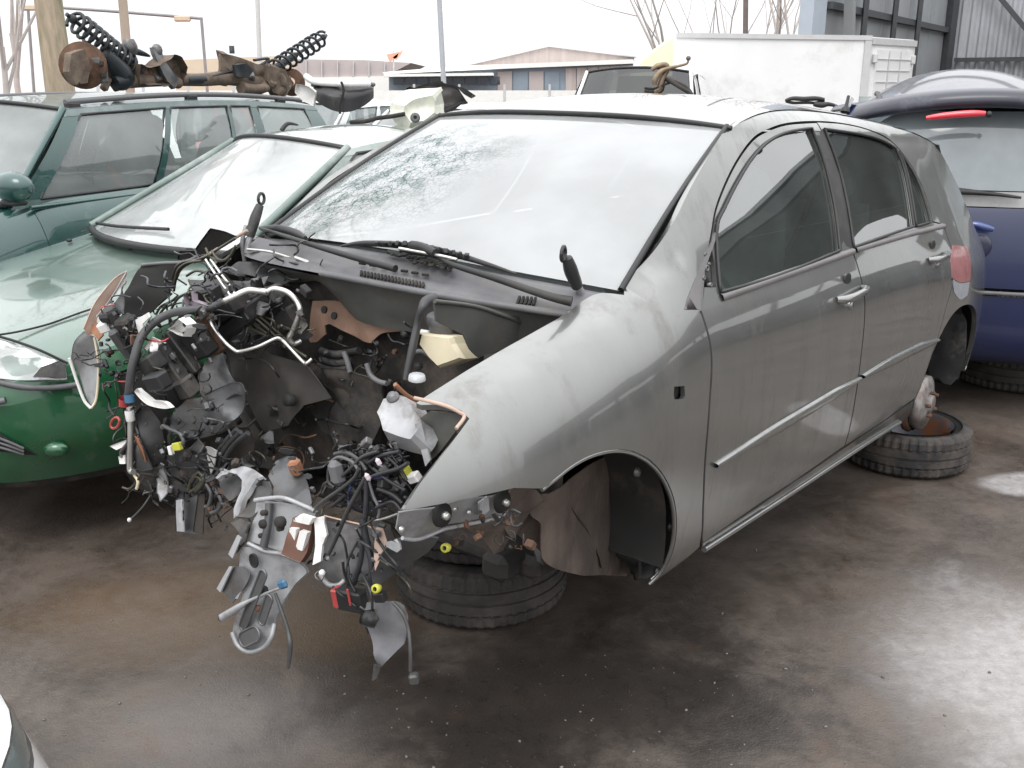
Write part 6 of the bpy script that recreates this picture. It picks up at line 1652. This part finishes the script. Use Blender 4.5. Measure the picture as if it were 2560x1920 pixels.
# the roof reaches out over the yard; daylight shows through a slit under the rear eaves
for i in range(1, 8):
    b0, b1 = LB*i/8+.02, LB*(i+1)/8-.02
    rz0, rz1 = HS+.05, HS+.45
    MB().sheet([wp3(-.4, b0, rz1), wp3(-.4, b1, rz1), wp3(LA+.5, b1, rz0), wp3(LA+.5, b0, rz0)], .08, (0, 0, 1)).build('roof_sheet', M_SHED, sh)
beam('eaves_beam', wp3(-.2, 0, HS+.2), wp3(-.2, LB, HS+.2), .3)
for b in (.1, 8.5, 17, 25.5, 33.8): beam('rafter', wp3(-.2, b, HS+.2), wp3(LA, b, HS-.12), .2)
for b in (8.5, 17, 25.5, 33.8): MB().box(wp3(-.1, b, HS/2), (.26, .26, HS), Matrix.Rotation(.6, 3, 'Z')).build('column', M_FRAME, sh)
wall_panels('end_panel', wp3(0, LB+.2, 0), dA, 5, LA/5, HS, M_SHED)

# ================================================================== white box body
M_WHITE = mat('white box panel', (.80, .80, .80), rough=.35, coat=.4, var=.06, vscale=2, dirt=(.6, .6, .58), dirt_amt=.25, dirt_scale=1.5)
M_WGREY = mat('grey white trim', (.55, .55, .55), rough=.4, var=.1)
c0, c1, c2 = V((2.08, 13.2, 0)), V((4.80, 13.9, 0)), V((5.72, 14.75, 0))
tk = empty('box_trailer', Matrix.Translation(c0), 'long white box body with a grilled door at its right end, behind the grey car', 'truck body')
def tq(name, a, b, z0, z1, m, th=.05, off=0.):
    d = (b-a).normalized(); nrm = V((d.y, -d.x, 0))
    return MB().sheet([a-c0+V((0, 0, z0))+nrm*off, b-c0+V((0, 0, z0))+nrm*off, b-c0+V((0, 0, z1))+nrm*off, a-c0+V((0, 0, z1))+nrm*off], th, nrm).build(name, m, tk)
TH = 2.34
tq('side_wall', c0, c1, .35, TH, M_WHITE); tq('end_wall', c1+(c2-c1)*.01, c2, .35, TH-.03, M_WHITE)
tq('corner_strip', c1-(c1-c0).normalized()*.10, c1, .35, TH-.01, M_WGREY, .03, .03); tq('top_rail', c0, c1, TH-.05, TH+.01, M_WGREY, .03, .035); tq('top_rail', c1, c2, TH-.10, TH-.02, M_WGREY, .03, .035)
MB().sheet([p-c0+V((0, 0, TH-.02)) for p in (c0, c1, c2, c0+(c2-c1))], .03, (0, 0, 1)).build('roof_panel', M_WHITE, tk)
back_ = c0+(c2-c1)
tq('rear_wall', c2, back_, .35, TH-.03, M_WHITE); tq('left_wall', back_, c0, .35, TH-.03, M_WHITE)
e_ = (c2-c1); dr = tq('door', c1+e_*.08, c1+e_*.92, .5, TH-.16, M_WHITE, .03, .035)
for i in range(10): 
    z = .7+.15*i; o_ = tq('door_louvre', c1+e_*.12, c1+e_*.88, z, z+.012, M_WGREY, .012, .055); o_.parent = dr
for t in (.36, .62): o_ = tq('door_rib', c1+e_*t, c1+e_*(t+.015), .5, TH-.18, M_WGREY, .012, .058); o_.parent = dr
for t in (.06, .93): 
    p = c1+e_*t-c0+V((.03, -.06, TH-.28)); h_ = MB().box(p, (.06, .06, .12), None, .01).build('hinge', M_WGREY, tk)
for q in ((.3, .3), (.75, .3)): MB().lathe([(0, .12), (.42, .12), (.45, 0), (.42, -.12), (0, -.12)], (c1-c0)*q[0]+V((0, .4, .45)), (0, 1, 0), 20).build('wheel', M_RUBBER, tk)
# yellow green cab spoiler seen past the box
cb_ = empty('cab_spoiler', Matrix.Translation((1.75, 15.5, 0)), 'pale yellow green sloping panel standing at the left end of the white box', 'panel')
pts = [on_plane(F(*p), 1, 15.5)-V((1.75, 15.5, 0)) for p in [(1365, 150), (1400, 118), (1440, 88), (1452, 82), (1452, 190), (1370, 190)]]
MB().sheet(pts, .5, (0, -1, 0)).build('spoiler_panel', mat('pale lime paint', (.80, .82, .58), rough=.4, var=.1), cb_)

# ================================================================== parked cars, vans and junk further back
M_SILV = mat('pale silver paint', (.62, .63, .63), rough=.3, metal=.3, coat=1, var=.1)
M_WCAR = mat('white car paint', (.78, .78, .78), rough=.3, coat=1, var=.06, dirt=(.55, .55, .53), dirt_amt=.2)
M_PINK = mat('faded red paint', (.50, .18, .17), rough=.4, coat=.6, var=.2)
M_GLV = glass('black van glass', tint=(.12, .13, .13), frost=.04, dirty=.03, frost_col=(.1, .1, .1))
M_GLF = glass('far car glass', tint=(.45, .5, .5), frost=.3, dirty=.05, frost_col=(.5, .55, .55))
def far_car(name, yaw, x, y, z, paint, label, van=False, cat='car'):
    r = empty(name, pose(yaw, x, y, z), label, cat, 'cars parked in the rows behind' if cat == 'car' else None)
    h = .25 if van else 0
    s_ = [(1.3, [(0, .66+h), (.40, .65+h), (.62, .60+h), (.68, .48), (.66, .22)]), (1.05, [(0, .76+h), (.42, .76+h), (.70, .72+h), (.80, .55), (.76, .2)]), (.4, [(0, .84+h), (.44, .84+h), (.72, .82+h), (.84, .58), (.8, .2)]), (0, [(0, .92+h), (.44, .92+h), (.73, .90+h), (.85, .6), (.8, .2)]),
          (-2.2, [(0, .93+h), (.5, .93+h), (.74, .93+h), (.85, .6), (.8, .2)]), (-2.9, [(0, .93+h), (.5, .93+h), (.68, .9+h), (.76, .6), (.72, .3)])]
    q = loft(s_, 4, 3); MB().grid(both(q, 0, len(q[0])-1)).build('body', paint, r)
    MB().tube([V((1.33, -.6, .45)), V((1.36, 0, .46)), V((1.33, .6, .45))], .05, 6).build('bumper', M_GREYPL, r)
    hh = 1.85 if van else 1.40
    greenhouse(r, dict(bf=(.0, .73, .93+h), br=(-2.75, .71, .94+h), rf=(-.62, .60, hh), rr=(-2.5, .58, hh-.02)), paint, (M_GLV if van else M_GLF), paint, [(.06, .34), (.38, .66), (.70, .92)] if not van else [(.06, .3)], bow=.03)
    for sx in (.55, -2.1):
        for sg in (1, -1): MB().lathe([(0, .09), (.2, .09), (.29, .08), (.30, 0), (.29, -.09)], (sx, sg*.72, .30), (0, 1, 0), 18).build('wheel', M_RUBBER, r)
    return r
far_car('parked_car', 4.1, -1.15, 9.6, .05, M_WCAR, 'white hatchback parked just beyond the black bumper and the green estate car')
far_car('parked_car', 4.0, .35, 10.2, .05, M_SILV, 'pale silver car parked behind the roof of the grey wreck')
far_car('parked_car', 4.2, -2.9, 12.5, .05, M_SILV, 'pale car parked in the far row below the low white roofed building')
far_car('parked_car', 4.3, .1, 14.5, .05, M_WCAR, 'white car in the far row, right of the grey lamp post')
far_car('parked_car', 4.2, -5.6, 12.8, .05, M_PINK, 'faded red car far left behind the green estate car')
far_car('parked_car', math.radians(80), 3.35, 8.9, .13, M_NAVY, 'dark car whose domed roof shows just left of the blue people carrier')
VN = far_car('delivery_van', 4.45, 1.25, 10.9, .0, M_WCAR, 'white van with a black windscreen surround behind the roof of the grey wreck', True, 'van')
# black bumper and grey housing lying on cars in the second row
bpM = Matrix.Translation((-1.0, 6.6, 1.45))
bp_ = empty('loose_bumper', bpM, 'loose black car bumper with a white end lying behind the roof of the green estate', 'bumper')
def JX(pts, M, y): return [on_plane(ZJ(*p[:2]), 1, (p[2] if len(p) > 2 else y), M) for p in pts]
rows = []
n = 18
for j, f_ in enumerate((0, .15, .35, .55, .8, 1)):
    r = []
    for i in range(n+1):
        u = i/n; x = -40+370*u; top = 520+6*math.sin(u*math.pi); bot = 600+90*math.sin(u*math.pi)**.8
        y_ = .25*(2*u-1)**2+(.05 if f_ == 0 else 0)-.06*(f_ > .3)
        r.append(JX([(x, top+(bot-top)*f_, y_)], bpM, 0)[0])
    rows.append(r)
MB().grid(rows).build('bumper_skin', M_DKSH, bp_)
tubep('bumper_lip', JX([(-45, 522, .25), (40, 512, .1), (150, 508, 0), (250, 512, .05), (330, 520, .2)], bpM, 0), .014, M_GREYPL, bp_)
tubep('white_edge', JX([(-85, 470, .3), (-40, 500, .2), (60, 512, .08), (160, 515, -.02), (300, 515, .1)], bpM, 0), .022, M_WHITEPL, bp_)
shard('white_end', JX([(-135, 520), (-60, 535), (-20, 560), (-30, 650), (-100, 620), (-140, 570)], bpM, .05), M_WHITEPL, bp_, amp=.01, th=.04)
shard('plate_frame', JX([(0, 560, -.08), (140, 585, -.08), (150, 600, -.08), (60, 590, -.08)], bpM, -.1), M_GREYPL, bp_, amp=.002)
tubep('loose_wire', JX([(130, 500, -.1), (145, 560, -.1), (120, 650, -.1), (125, 700, -.1)], bpM, 0), .008, M_DARK, bp_)
hlM = Matrix.Translation((-.42, 5.6, 1.5))
hl_ = empty('loose_headlamp', hlM, 'loose white backed headlamp unit lying beside the left edge of the grey roof', 'headlamp')
shard('lamp_shell', JX([(515, 690, 0), (520, 650, 0), (590, 605, 0), (690, 585, .03), (708, 620, .03), (705, 690, .02), (640, 740, 0), (560, 752, 0)], hlM, 0), mat('cream lamp shell', (.72, .72, .62), rough=.4, var=.25, vscale=20), hl_, amp=.02, th=.10, bow=.05, seed=3)
MB().lathe([(.01, 0), (.025, .004), (.028, -.02), (0, -.022)], JX([(585, 722)], hlM, -.04)[0], (.1, -1, .1), 14).build('bulb_holder', M_GREYPL, hl_)
tubep('lamp_lead', JX([(520, 700, 0), (440, 715, .02), (360, 725, .05), (280, 745, .1), (190, 750, .2)], hlM, 0), .012, M_DARK, hl_)
ghM = Matrix.Translation((-.25, 5.95, 1.55))
gh_ = empty('grey_housing', ghM, 'crumpled dark grey plastic housing with broken vents lying behind the headlamp', 'plastic housing')
shard('housing_shell', JX([(525, 550, 0), (640, 528, 0), (780, 530, .04), (850, 560, .06), (900, 610, .06), (820, 640, .03), (720, 690, 0), (680, 700, 0), (700, 600, 0), (590, 600, 0)], ghM, 0), mat('brownish grey plastic', (.14, .125, .125), rough=.5, var=.35, vscale=8), gh_, amp=.03, th=.05, seed=6)
for k in range(4): tubep('vent_fin', JX([(525+k*24, 556, -.02), (560+k*24, 606, -.03)], ghM, 0), .008, M_DARK, gh_)
tubep('housing_edge', JX([(610, 745, -.03), (690, 720, -.02), (780, 680, 0), (870, 630, .02)], ghM, 0), [.02, .03, .02, .008], M_DARK, gh_)
shard('housing_flap', JX([(840, 530, .05), (890, 545, .05), (960, 590, .05), (930, 605, .05), (880, 575, .05)], ghM, .05), M_BLACKPL, gh_, amp=.012)

# ================================================================== buildings beyond the yard
def bpt(p, y): return on_plane(F(*p), 1, y)
def bld(name, y, x_px, label):
    return empty(name, Matrix.Translation((bpt((x_px, 190), y).x, y, 0)), label, 'building')
M_BRICK = mat('weathered brown red boards', (.50, .43, .405), rough=.8, var=.25, vscale=1.2, stretch=(3, 3, .2))
M_WFAS = mat('white fascia', (.80, .79, .76), rough=.6, var=.08)
M_BLUEG = mat('blue grey cladding', (.27, .32, .38), rough=.5, var=.3, vscale=.5)
M_BEIGE = mat('beige wall', (.68, .55, .42), rough=.8, var=.12, vscale=.6)
M_TAUPE = mat('pinkish taupe roof', (.47, .41, .40), rough=.7, var=.12, vscale=.5)
M_GLD = mat('dark window glass', (.08, .10, .14), rough=.1, var=.2)
def prism(name, par, o, pxs, y, depth, m):
    pts = [bpt(p, y)-o for p in pxs]
    return MB().sheet([p+V((0, depth/2, 0)) for p in pts], depth, (0, -1, 0)).build(name, m, par)
y_ = 62.; b1 = bld('workshop_hall', y_, 1100, 'low hall with a brown gable above a white roof edge and blue grey wall'); o1 = b1.location
prism('gable_wall', b1, o1, [(1000, 141), (1185, 100), (1370, 122), (1370, 132), (1000, 148)], y_+6, 14, M_BRICK)
prism('gable_verge', b1, o1, [(995, 142), (1185, 98), (1375, 122), (1375, 124.5), (1185, 101), (995, 145)], y_+5.8, 15, M_WGREY)
prism('roof_edge', b1, o1, [(825, 156), (1000, 142), (1368, 128), (1370, 137), (1100, 148), (830, 160)], y_-.5, 10, M_WFAS)
prism('canopy', b1, o1, [(828, 160), (1065, 157), (1066, 163), (830, 166)], y_-2.5, 3, M_WFAS)
prism('wall', b1, o1, [(840, 155), (1368, 135), (1368, 212), (840, 212)], y_, 9, M_BLUEG)
for i in range(9):
    x0 = 850+i*26; prism('window', b1, o1, [(x0, 166), (x0+22, 165.5), (x0+22, 183), (x0, 183)], y_-.08, .2, M_GLD)
for i in range(4):
    x0 = 1075+i*34; prism('cladding_panel', b1, o1, [(x0, 155), (x0+31, 154), (x0+31, 200), (x0, 200)], y_-.08, .2, M_BLUEG if i % 2 else M_TAUPE)
for i in range(6):
    x0 = 1222+i*24; prism('timber_panel', b1, o1, [(x0, 148-i*1.4), (x0+22, 147-i*1.4), (x0+22, 205), (x0, 205)], y_-.08, .2, M_BRICK)
y_ = 75.; b2 = bld('long_hall', y_, 560, 'pale beige and taupe long hall in the distance left of the grey lamp post'); o2 = b2.location
prism('wall', b2, o2, [(380, 130), (590, 121), (660, 128), (660, 215), (380, 215)], y_, 12, M_BEIGE)
prism('roof_slope', b2, o2, [(640, 128), (790, 130), (888, 136), (830, 166), (640, 170)], y_-1, 12, M_TAUPE)
prism('lower_wall', b2, o2, [(640, 168), (850, 164), (850, 215), (640, 215)], y_-1.2, 10, M_WFAS)
for i in range(6): prism('roof_rib', b2, o2, [(660+i*34, 130+i*1.1), (662+i*34, 130+i*1.1), (662+i*34, 167), (660+i*34, 167)], y_-1.2, .3, M_WGREY)
fl = bld('orange_flag', 70., 850, 'small faded orange banner above the distant roofs'); fl['category'] = 'flag'
for q in ([(835, 118), (862, 112), (858, 124), (842, 134)], [(848, 124), (870, 108), (866, 118), (856, 130)]): prism('cloth', fl, fl.location, q, 70., .1, mat('faded orange', (.80, .40, .28), rough=.8))
prism('flag_pole', fl, fl.location, [(849, 110), (851, 110), (851, 200), (849, 200)], 70.1, .2, M_WGREY)
# low pale wall closing the yard
fw_ = empty('yard_wall', Matrix.Translation((-40, 34, 0)), 'low pale fence of panels closing the far side of the yard', 'fence')
for i in range(38): 
    MB().box((1.5*i, 0, .85), (1.42, .08, 1.5)).build('fence_panel', M_WFAS, fw_)
    MB().box((1.5*i-.75, 0, .9), (.07, .12, 1.8)).build('fence_post', M_WGREY, fw_)

# ================================================================== poles and the thin frame
M_WOOD = mat('weathered wooden pole', (.42, .35, .28), rough=.85, var=.25, vscale=3, stretch=(4, 4, .3))
M_PALEP = mat('pale metal pole', (.58, .57, .55), rough=.5, var=.1)
M_GREYP = mat('galvanised lamp post', (.42, .44, .46), rough=.45, var=.12)
def pole(name, px, y, w_px, m, label, cat, lean=0.):
    a = on_plane(F(px[1], 190), 1, y); r = w_px/2/2117*y*1.04
    top = on_plane(F(px[0], 0), 1, y); h = 7.5
    o_ = empty(name, Matrix.Translation((a.x, y, 0)), label, cat)
    dx = (top.x-a.x)/(top.z-a.z)
    MB().tube([(-dx*a.z, 0, 0), (dx*(h*.5-a.z), 0, h*.5), (dx*(h-a.z), 0, h)], [r*1.08, r, r*.85], 12).build('shaft', m, o_)
    return o_, h, dx
o_, h_, dx = pole('wooden_pole', (265, 281), 14., 17, M_WOOD, 'weathered brown wooden pole behind the scrap axle', 'pole')
MB().lathe([(0, .05), (.08, .03), (.10, 0), (.10, -.08)], (dx*(h_-1.7), 0, h_), (0, 0, 1), 12).build('pole_cap', M_WGREY, o_)
o_, h_, dx = pole('flag_pole', (556, 563), 26., 9, M_PALEP, 'slim pale pole rising between the axle spring and the lamp post', 'pole')
MB().ball((dx*(h_-1.7), 0, h_), .1, 8).build('pole_knob', M_WGREY, o_)
o_, h_, dx = pole('lamp_post', (949, 959), 22., 10, M_GREYP, 'grey lamp post rising over the white roofed hall', 'lamp post')
MB().tube([(dx*5.8, 0, 7.4), (dx*5.8+.3, 0, 7.75), (dx*5.8+1.0, 0, 7.85)], .04, 8).build('lamp_arm', M_GREYP, o_)
MB().box((dx*5.8+1.2, 0, 7.84), (.6, .2, .1), None, .03).build('lamp_head', M_WGREY, o_)
y_ = 15.; fo_ = bpt((60, 190), y_); gf = empty('steel_frame', Matrix.Translation((fo_.x, y_, 0)), 'thin grey metal frame of two posts and a crossbar at the left, behind the axle', 'frame')
def gp_(p): q = bpt(p, y_); return q-V((fo_.x, y_, 0))
M_THIN = mat('thin grey tube', (.30, .29, .29), rough=.5)
def toground(p, q): 
    a, b = gp_(p), gp_(q); k = -b.z/(a.z-b.z); return b+(a-b)*k
tubep('crossbar', [gp_((60, 12)), gp_((240, 24)), gp_((437, 40))], .022, M_THIN, gf, sub=2)
tubep('post', [gp_((435, 40)), gp_((444, 150)), toground((435, 40), (444, 150))], .022, M_THIN, gf, sub=2)
tubep('post', [gp_((60, 12)), gp_((70, 150)), toground((60, 12), (70, 150))], .022, M_THIN, gf, sub=2)
for p in ((394, 40), (66, 16)): MB().box(gp_(p), (.24, .06, .09), None, .02).build('junction_box', M_BEIGE, gf)

# ================================================================== trees
M_BARK = mat('mossy bark', (.46, .36, .28), rough=.9, var=.4, vscale=6, col2=(.26, .22, .15), stretch=(3, 3, .5), bump=.6, bscale=14, dirt=(.12, .15, .06), dirt_amt=.4, dirt_scale=2)
M_TWIG = mat('pale grey brown twigs', (.50, .45, .42), rough=.8, var=.2)
M_LEAF = mat('withered red leaf', (.42, .14, .09), rough=.7, var=.4, vscale=3)
def branch(mb, p, d, L, r, depth, R, tips):
    pts = [p]; n_ = 4; q = p.copy(); dd = d.normalized()
    for i in range(n_):
        dd = (dd+V((R.uniform(-.16, .16), R.uniform(-.16, .16), R.uniform(-.05, .14)))).normalized()
        q = q+dd*L/n_; pts.append(q.copy())
    mb.tube(pts, [r*(1-.5*i/n_) for i in range(n_+1)], 6 if depth > 1 else 4, cap=False)
    if depth == 0: tips.append(q.copy()); return
    for k in range(R.choice((2, 3, 3))):
        i = R.randint(2, n_) if k else n_
        ax = V((R.uniform(-1, 1), R.uniform(-1, 1), R.uniform(-.2, .8))).normalized()
        branch(mb, pts[i], (dd*1.0+ax*.75), L*R.uniform(.58, .78), r*.5*(1-.15*k), depth-1, R, tips)
def tree(name, loc, h, r, label, seed, depth=4, lean=(0, 0), bark=M_TWIG, leaves=0, first=.45):
    R = random.Random(seed); o_ = empty(name, Matrix.Translation(loc), label, 'tree', 'thin bare trees round the yard')
    n_ = 8; pts = [V((lean[0]*i/n_+.03*R.uniform(-1, 1), lean[1]*i/n_, h*first*i/n_)) for i in range(n_+1)]
    MB().tube(pts, [r*(1.15-.35*i/n_) for i in range(n_+1)], 10).build('trunk', bark, o_)
    mb = MB(); tips = []
    for k in range(4):
        i = n_-k if k < 3 else n_-1
        branch(mb, pts[i], V((R.uniform(-.7, .7), R.uniform(-.5, .5), 1.1)), h*.30, r*.55, depth-1, R, tips)
    tag(mb.build('crown', bark, o_), kind='stuff')
    if leaves:
        lb = MB()
        for k in range(leaves):
            t = R.choice(tips)+V((R.gauss(0, .1), R.gauss(0, .1), R.gauss(0, .12)))
            a = V((R.uniform(-1, 1), R.uniform(-1, 1), R.uniform(-1, 1))).normalized(); b = a.orthogonal().normalized(); s_ = R.uniform(.025, .05)
            lb.add([t-a*s_, t+b*s_*.6, t+a*s_, t-b*s_*.6], [(0, 1, 2, 3)])
        tag(lb.build('leaves', M_LEAF, o_), kind='stuff')
    return o_
q = on_plane(F(126, 165), 1, 9.2)
tr = empty('tree', Matrix.Translation((q.x, 9.2, 0)), 'thick mossy brown tree trunk at the left, behind the roof bars of the green estate', 'tree')
q2 = on_plane(F(104, 0), 1, 9.2)-V((q.x, 9.2, 0)); dx = q2.x/(q2.z-q.z)
MB().tube([(-dx*q.z+dx*z, 0, z) for z in (0, .8, 1.7, 2.3, 3.2, 4.2)], [.17, .135, .125, .115, .125, .11], 14).build('trunk', M_BARK, tr)
mb = MB(); tips = []; R = random.Random(4)
for k in range(6): branch(mb, V((-dx*q.z+dx*(2.6+.25*k), 0, 2.6+.25*k)), V((R.uniform(-1, 1), R.uniform(-.6, .6), R.uniform(-.1, .7))), 1.0, .03, 3, R, tips)
for k in range(5): branch(mb, V((-dx*q.z+dx*4.1, 0, 4.1)), V((R.uniform(-.8, .8), R.uniform(-.6, .6), .9)), 1.2, .06, 3, R, tips)
tag(mb.build('crown', M_TWIG, tr), kind='stuff')
lb = MB()
for k in range(420):
    t = R.choice(tips)+V((R.gauss(0, .12), R.gauss(0, .12), R.gauss(-.05, .18))); a = V((R.uniform(-1, 1), R.uniform(-1, 1), R.uniform(-1, 1))).normalized(); b = a.orthogonal(); s_ = R.uniform(.018, .04)
    lb.add([t-a*s_, t+b*s_*.6, t+a*s_, t-b*s_*.6], [(0, 1, 2, 3)])
tag(lb.build('leaves', M_LEAF, tr), kind='stuff')
for px, y_, h, r, sd, lv, lab in ((15, 11., 5.0, .035, 11, 120, 'thin sapling with a few red leaves at the left edge'), (40, 12.5, 5.5, .04, 12, 90, 'slender bare sapling just left of the thick tree trunk'),
        (1447, 30., 9.5, .085, 21, 0, 'bare forked tree rising above the pale yellow green panel'), (1520, 34., 10, .05, 22, 0, 'thin bare tree behind the left part of the white box'), (1570, 36., 11, .055, 23, 0, 'bare tree behind the middle of the white box'),
        (1640, 33., 10, .06, 24, 0, 'pale bare tree just right of the dark pole above the white box'), (1680, 31., 11, .085, 25, 0, 'bare birch like tree behind the right part of the white box'), (1715, 29., 10, .08, 26, 0, 'bare brown tree beside the pale corner post of the shed')):
    qx = on_plane(F(px, 190), 1, y_).x
    tree('bare_tree', (qx, y_, 0), h, r, lab, sd, 5 if y_ > 20 else 4, (0, 0), M_TWIG, lv, .22 if y_ > 20 else .42)
o_, h_, dx = pole('dark_pole', (1611, 1609), 24., 10, mat('dark wooden pole', (.20, .16, .15), rough=.8), 'dark slim pole standing among the bare trees above the white box', 'pole')
MB().lathe([(0, .05), (.07, .03), (.09, 0)], (dx*(h_-1.7), 0, h_), (0, 0, 1), 10).build('pole_cap', M_WGREY, o_)
# brush heap by the shed corner
hp = empty('brush_heap', Matrix.Translation((7.0, 16.5, 0)), 'heap of brown brush between the white box and the dark blue car', 'brush heap')
mb = MB(); R = random.Random(9)
for k in range(60):
    a = V((R.gauss(0, .4), R.gauss(0, .4), R.uniform(.2, 1.4))); d = V((R.uniform(-1, 1), R.uniform(-1, 1), R.uniform(-.2, 1))).normalized()
    mb.tube([a, a+d*.35, a+d*.6+V((0, 0, .1))], [.02, .014, .006], 5)
tag(mb.build('twigs', M_RUST, hp), kind='stuff'); MB().ball((0, 0, .5), 1, 14, (.9, .8, .75), None, .3, 3).build('mound', M_DARK, hp)

# ================================================================== corner of a white car by the camera
WC = pose(math.radians(75), -1.315, 1.545, 0)
wc = empty('white_car', WC, 'white car of which only a rounded corner shows at the lower left edge', 'car')
# nose corner: a rounded skin with bonnet, lamp strip and bumper
def nose(z, x, y, n=31, ex=.62): 
    r = []
    for i in range(n):
        a = math.radians(-90+180*i/(n-1)); c, s_ = math.cos(a), math.sin(a)
        r.append(V((-.7+x*abs(c)**ex, y*math.copysign(abs(s_)**ex, s_), z)))
    return r
MB().grid([[V((-.55, 0, .742))]*31, nose(.74, .35, .30), nose(.735, .55, .46), nose(.72, .70, .56), nose(.69, .79, .61), nose(.655, .83, .635)]).build('bonnet', M_WCAR, wc)
MB().grid([nose(.65, .832, .637), nose(.62, .845, .645), nose(.58, .85, .65)]).build('lamp_strip', mat('grey green lamp strip', (.16, .19, .19), rough=.2, coat=1), wc)
MB().grid([nose(.575, .855, .653), nose(.5, .88, .67), nose(.38, .88, .67), nose(.25, .84, .64)]).build('bumper', M_WCAR, wc)
MB().grid([[V((-.7, .6*t, z)) for t in (-1, 0, 1)] for z in (.25, .74)]).build('inner_panel', M_DARK, wc)
MB().box((-.9, 0, .5), (.5, 1.2, .5), None, .1).build('body', M_WCAR, wc)

# ================================================================== pebbles and grit on the concrete
mb = MB(); R = random.Random(31)
for k in range(520):
    if k < 200: x, y = R.gauss(.1, .75), R.uniform(1.6, 2.6)
    else: x, y = R.uniform(-2.6, 3.2), 1.6+R.random()**1.5*4
    s_ = R.choice((.0012, .0015, .002, .002, .003, .0045))*R.uniform(.8, 1.3)
    mb.ball((x, y, s_*.35), s_, 5, (1.2, .9, .6), Matrix.Rotation(R.uniform(0, 3), 3, 'Z'), .4, k)
tag(mb.build('gravel', mat('pale grit', (.2, .185, .17), rough=.8, var=.6, vscale=40, thr=(.3, .7))), 'scattered pale pebbles and crumbs of glass on the concrete', kind='stuff')


# ------------------------------------------------------------------ the windscreen: hazed laminate, crazed where it was struck
def windscreen_mat():
    m = bpy.data.materials.new('hazed cracked windscreen')
    n, l = nodes_of(m)
    out = n['Material Output']; n.remove(n['Principled BSDF'])
    tc = n.new('ShaderNodeTexCoord')
    def noi(sc, det=5, dist=0.):
        q = n.new('ShaderNodeTexNoise'); q.inputs['Scale'].default_value = sc; q.inputs['Detail'].default_value = det; q.inputs['Distortion'].default_value = dist
        l.new(tc.outputs['Object'], q.inputs['Vector']); return q.outputs['Fac']
    def rng(s, a, b, c=0., d=1.):
        q = n.new('ShaderNodeMapRange'); q.interpolation_type = 'SMOOTHSTEP'
        for i, x in zip((1, 2, 3, 4), (a, b, c, d)): q.inputs[i].default_value = x
        l.new(s, q.inputs[0]); return q.outputs[0]
    def mth(op, a, b):
        q = n.new('ShaderNodeMath'); q.operation = op; q.use_clamp = True
        l.new(a, q.inputs[0])
        if isinstance(b, (int, float)): q.inputs[1].default_value = b
        else: l.new(b, q.inputs[1])
        return q.outputs[0]
    # struck area in car space: round (-.30, -.42, 1.2)
    vm = n.new('ShaderNodeVectorMath'); vm.operation = 'DISTANCE'
    l.new(tc.outputs['Object'], vm.inputs[0]); vm.inputs[1].default_value = HIT
    hit = rng(mth('ADD', vm.outputs['Value'], mth('MULTIPLY', noi(5, 4), .4)), .74, .38)
    vo = n.new('ShaderNodeTexVoronoi'); vo.feature = 'DISTANCE_TO_EDGE'; vo.inputs['Scale'].default_value = 55
    l.new(tc.outputs['Object'], vo.inputs['Vector'])
    crack = rng(vo.outputs['Distance'], .0, .12, 1, 0)
    patch = rng(noi(14, 6, .5), .42, .62)
    cz = mth('MULTIPLY', hit, mth('ADD', mth('MULTIPLY', crack, .75), mth('MULTIPLY', patch, .6)))
    mc = n.new('ShaderNodeMix'); mc.data_type = 'RGBA'
    l.new(cz, mc.inputs[0]); mc.inputs[6].default_value = (.70, .715, .72, 1); mc.inputs[7].default_value = (.13, .22, .20, 1)
    df = n.new('ShaderNodeBsdfDiffuse'); tl = n.new('ShaderNodeBsdfTranslucent'); tr = n.new('ShaderNodeBsdfTransparent'); gl = n.new('ShaderNodeBsdfGlossy')
    l.new(mc.outputs[2], df.inputs[0]); l.new(mc.outputs[2], tl.inputs[0])
    tr.inputs[0].default_value = (.75, .8, .79, 1); gl.inputs['Roughness'].default_value = .05; gl.inputs['Color'].default_value = (1, 1, 1, 1)
    m1 = n.new('ShaderNodeMixShader'); m1.inputs[0].default_value = .3
    l.new(df.outputs[0], m1.inputs[1]); l.new(tl.outputs[0], m1.inputs[2])
    m2 = n.new('ShaderNodeMixShader')
    l.new(rng(noi(2.2, 5), .3, .7, .46, .62), m2.inputs[0])
    l.new(tr.outputs[0], m2.inputs[1]); l.new(m1.outputs[0], m2.inputs[2])
    fr = n.new('ShaderNodeFresnel'); fr.inputs['IOR'].default_value = 1.6
    m3 = n.new('ShaderNodeMixShader')
    l.new(mth('MULTIPLY', fr.outputs[0], rng(cz, 0, 1, 1, .25)), m3.inputs[0]); l.new(m2.outputs[0], m3.inputs[1]); l.new(gl.outputs[0], m3.inputs[2])
    l.new(m3.outputs[0], out.inputs[0])
    return m
HIT = tuple(on_surf((960, 450), lambda a: a.z-(1.03-.045*(a.y/.685)**2+(-.05-.17*abs(a.y/.685)**2.2-a.x)*.47), CAR, 1.5, 6))
WS.data.materials.append(windscreen_mat())
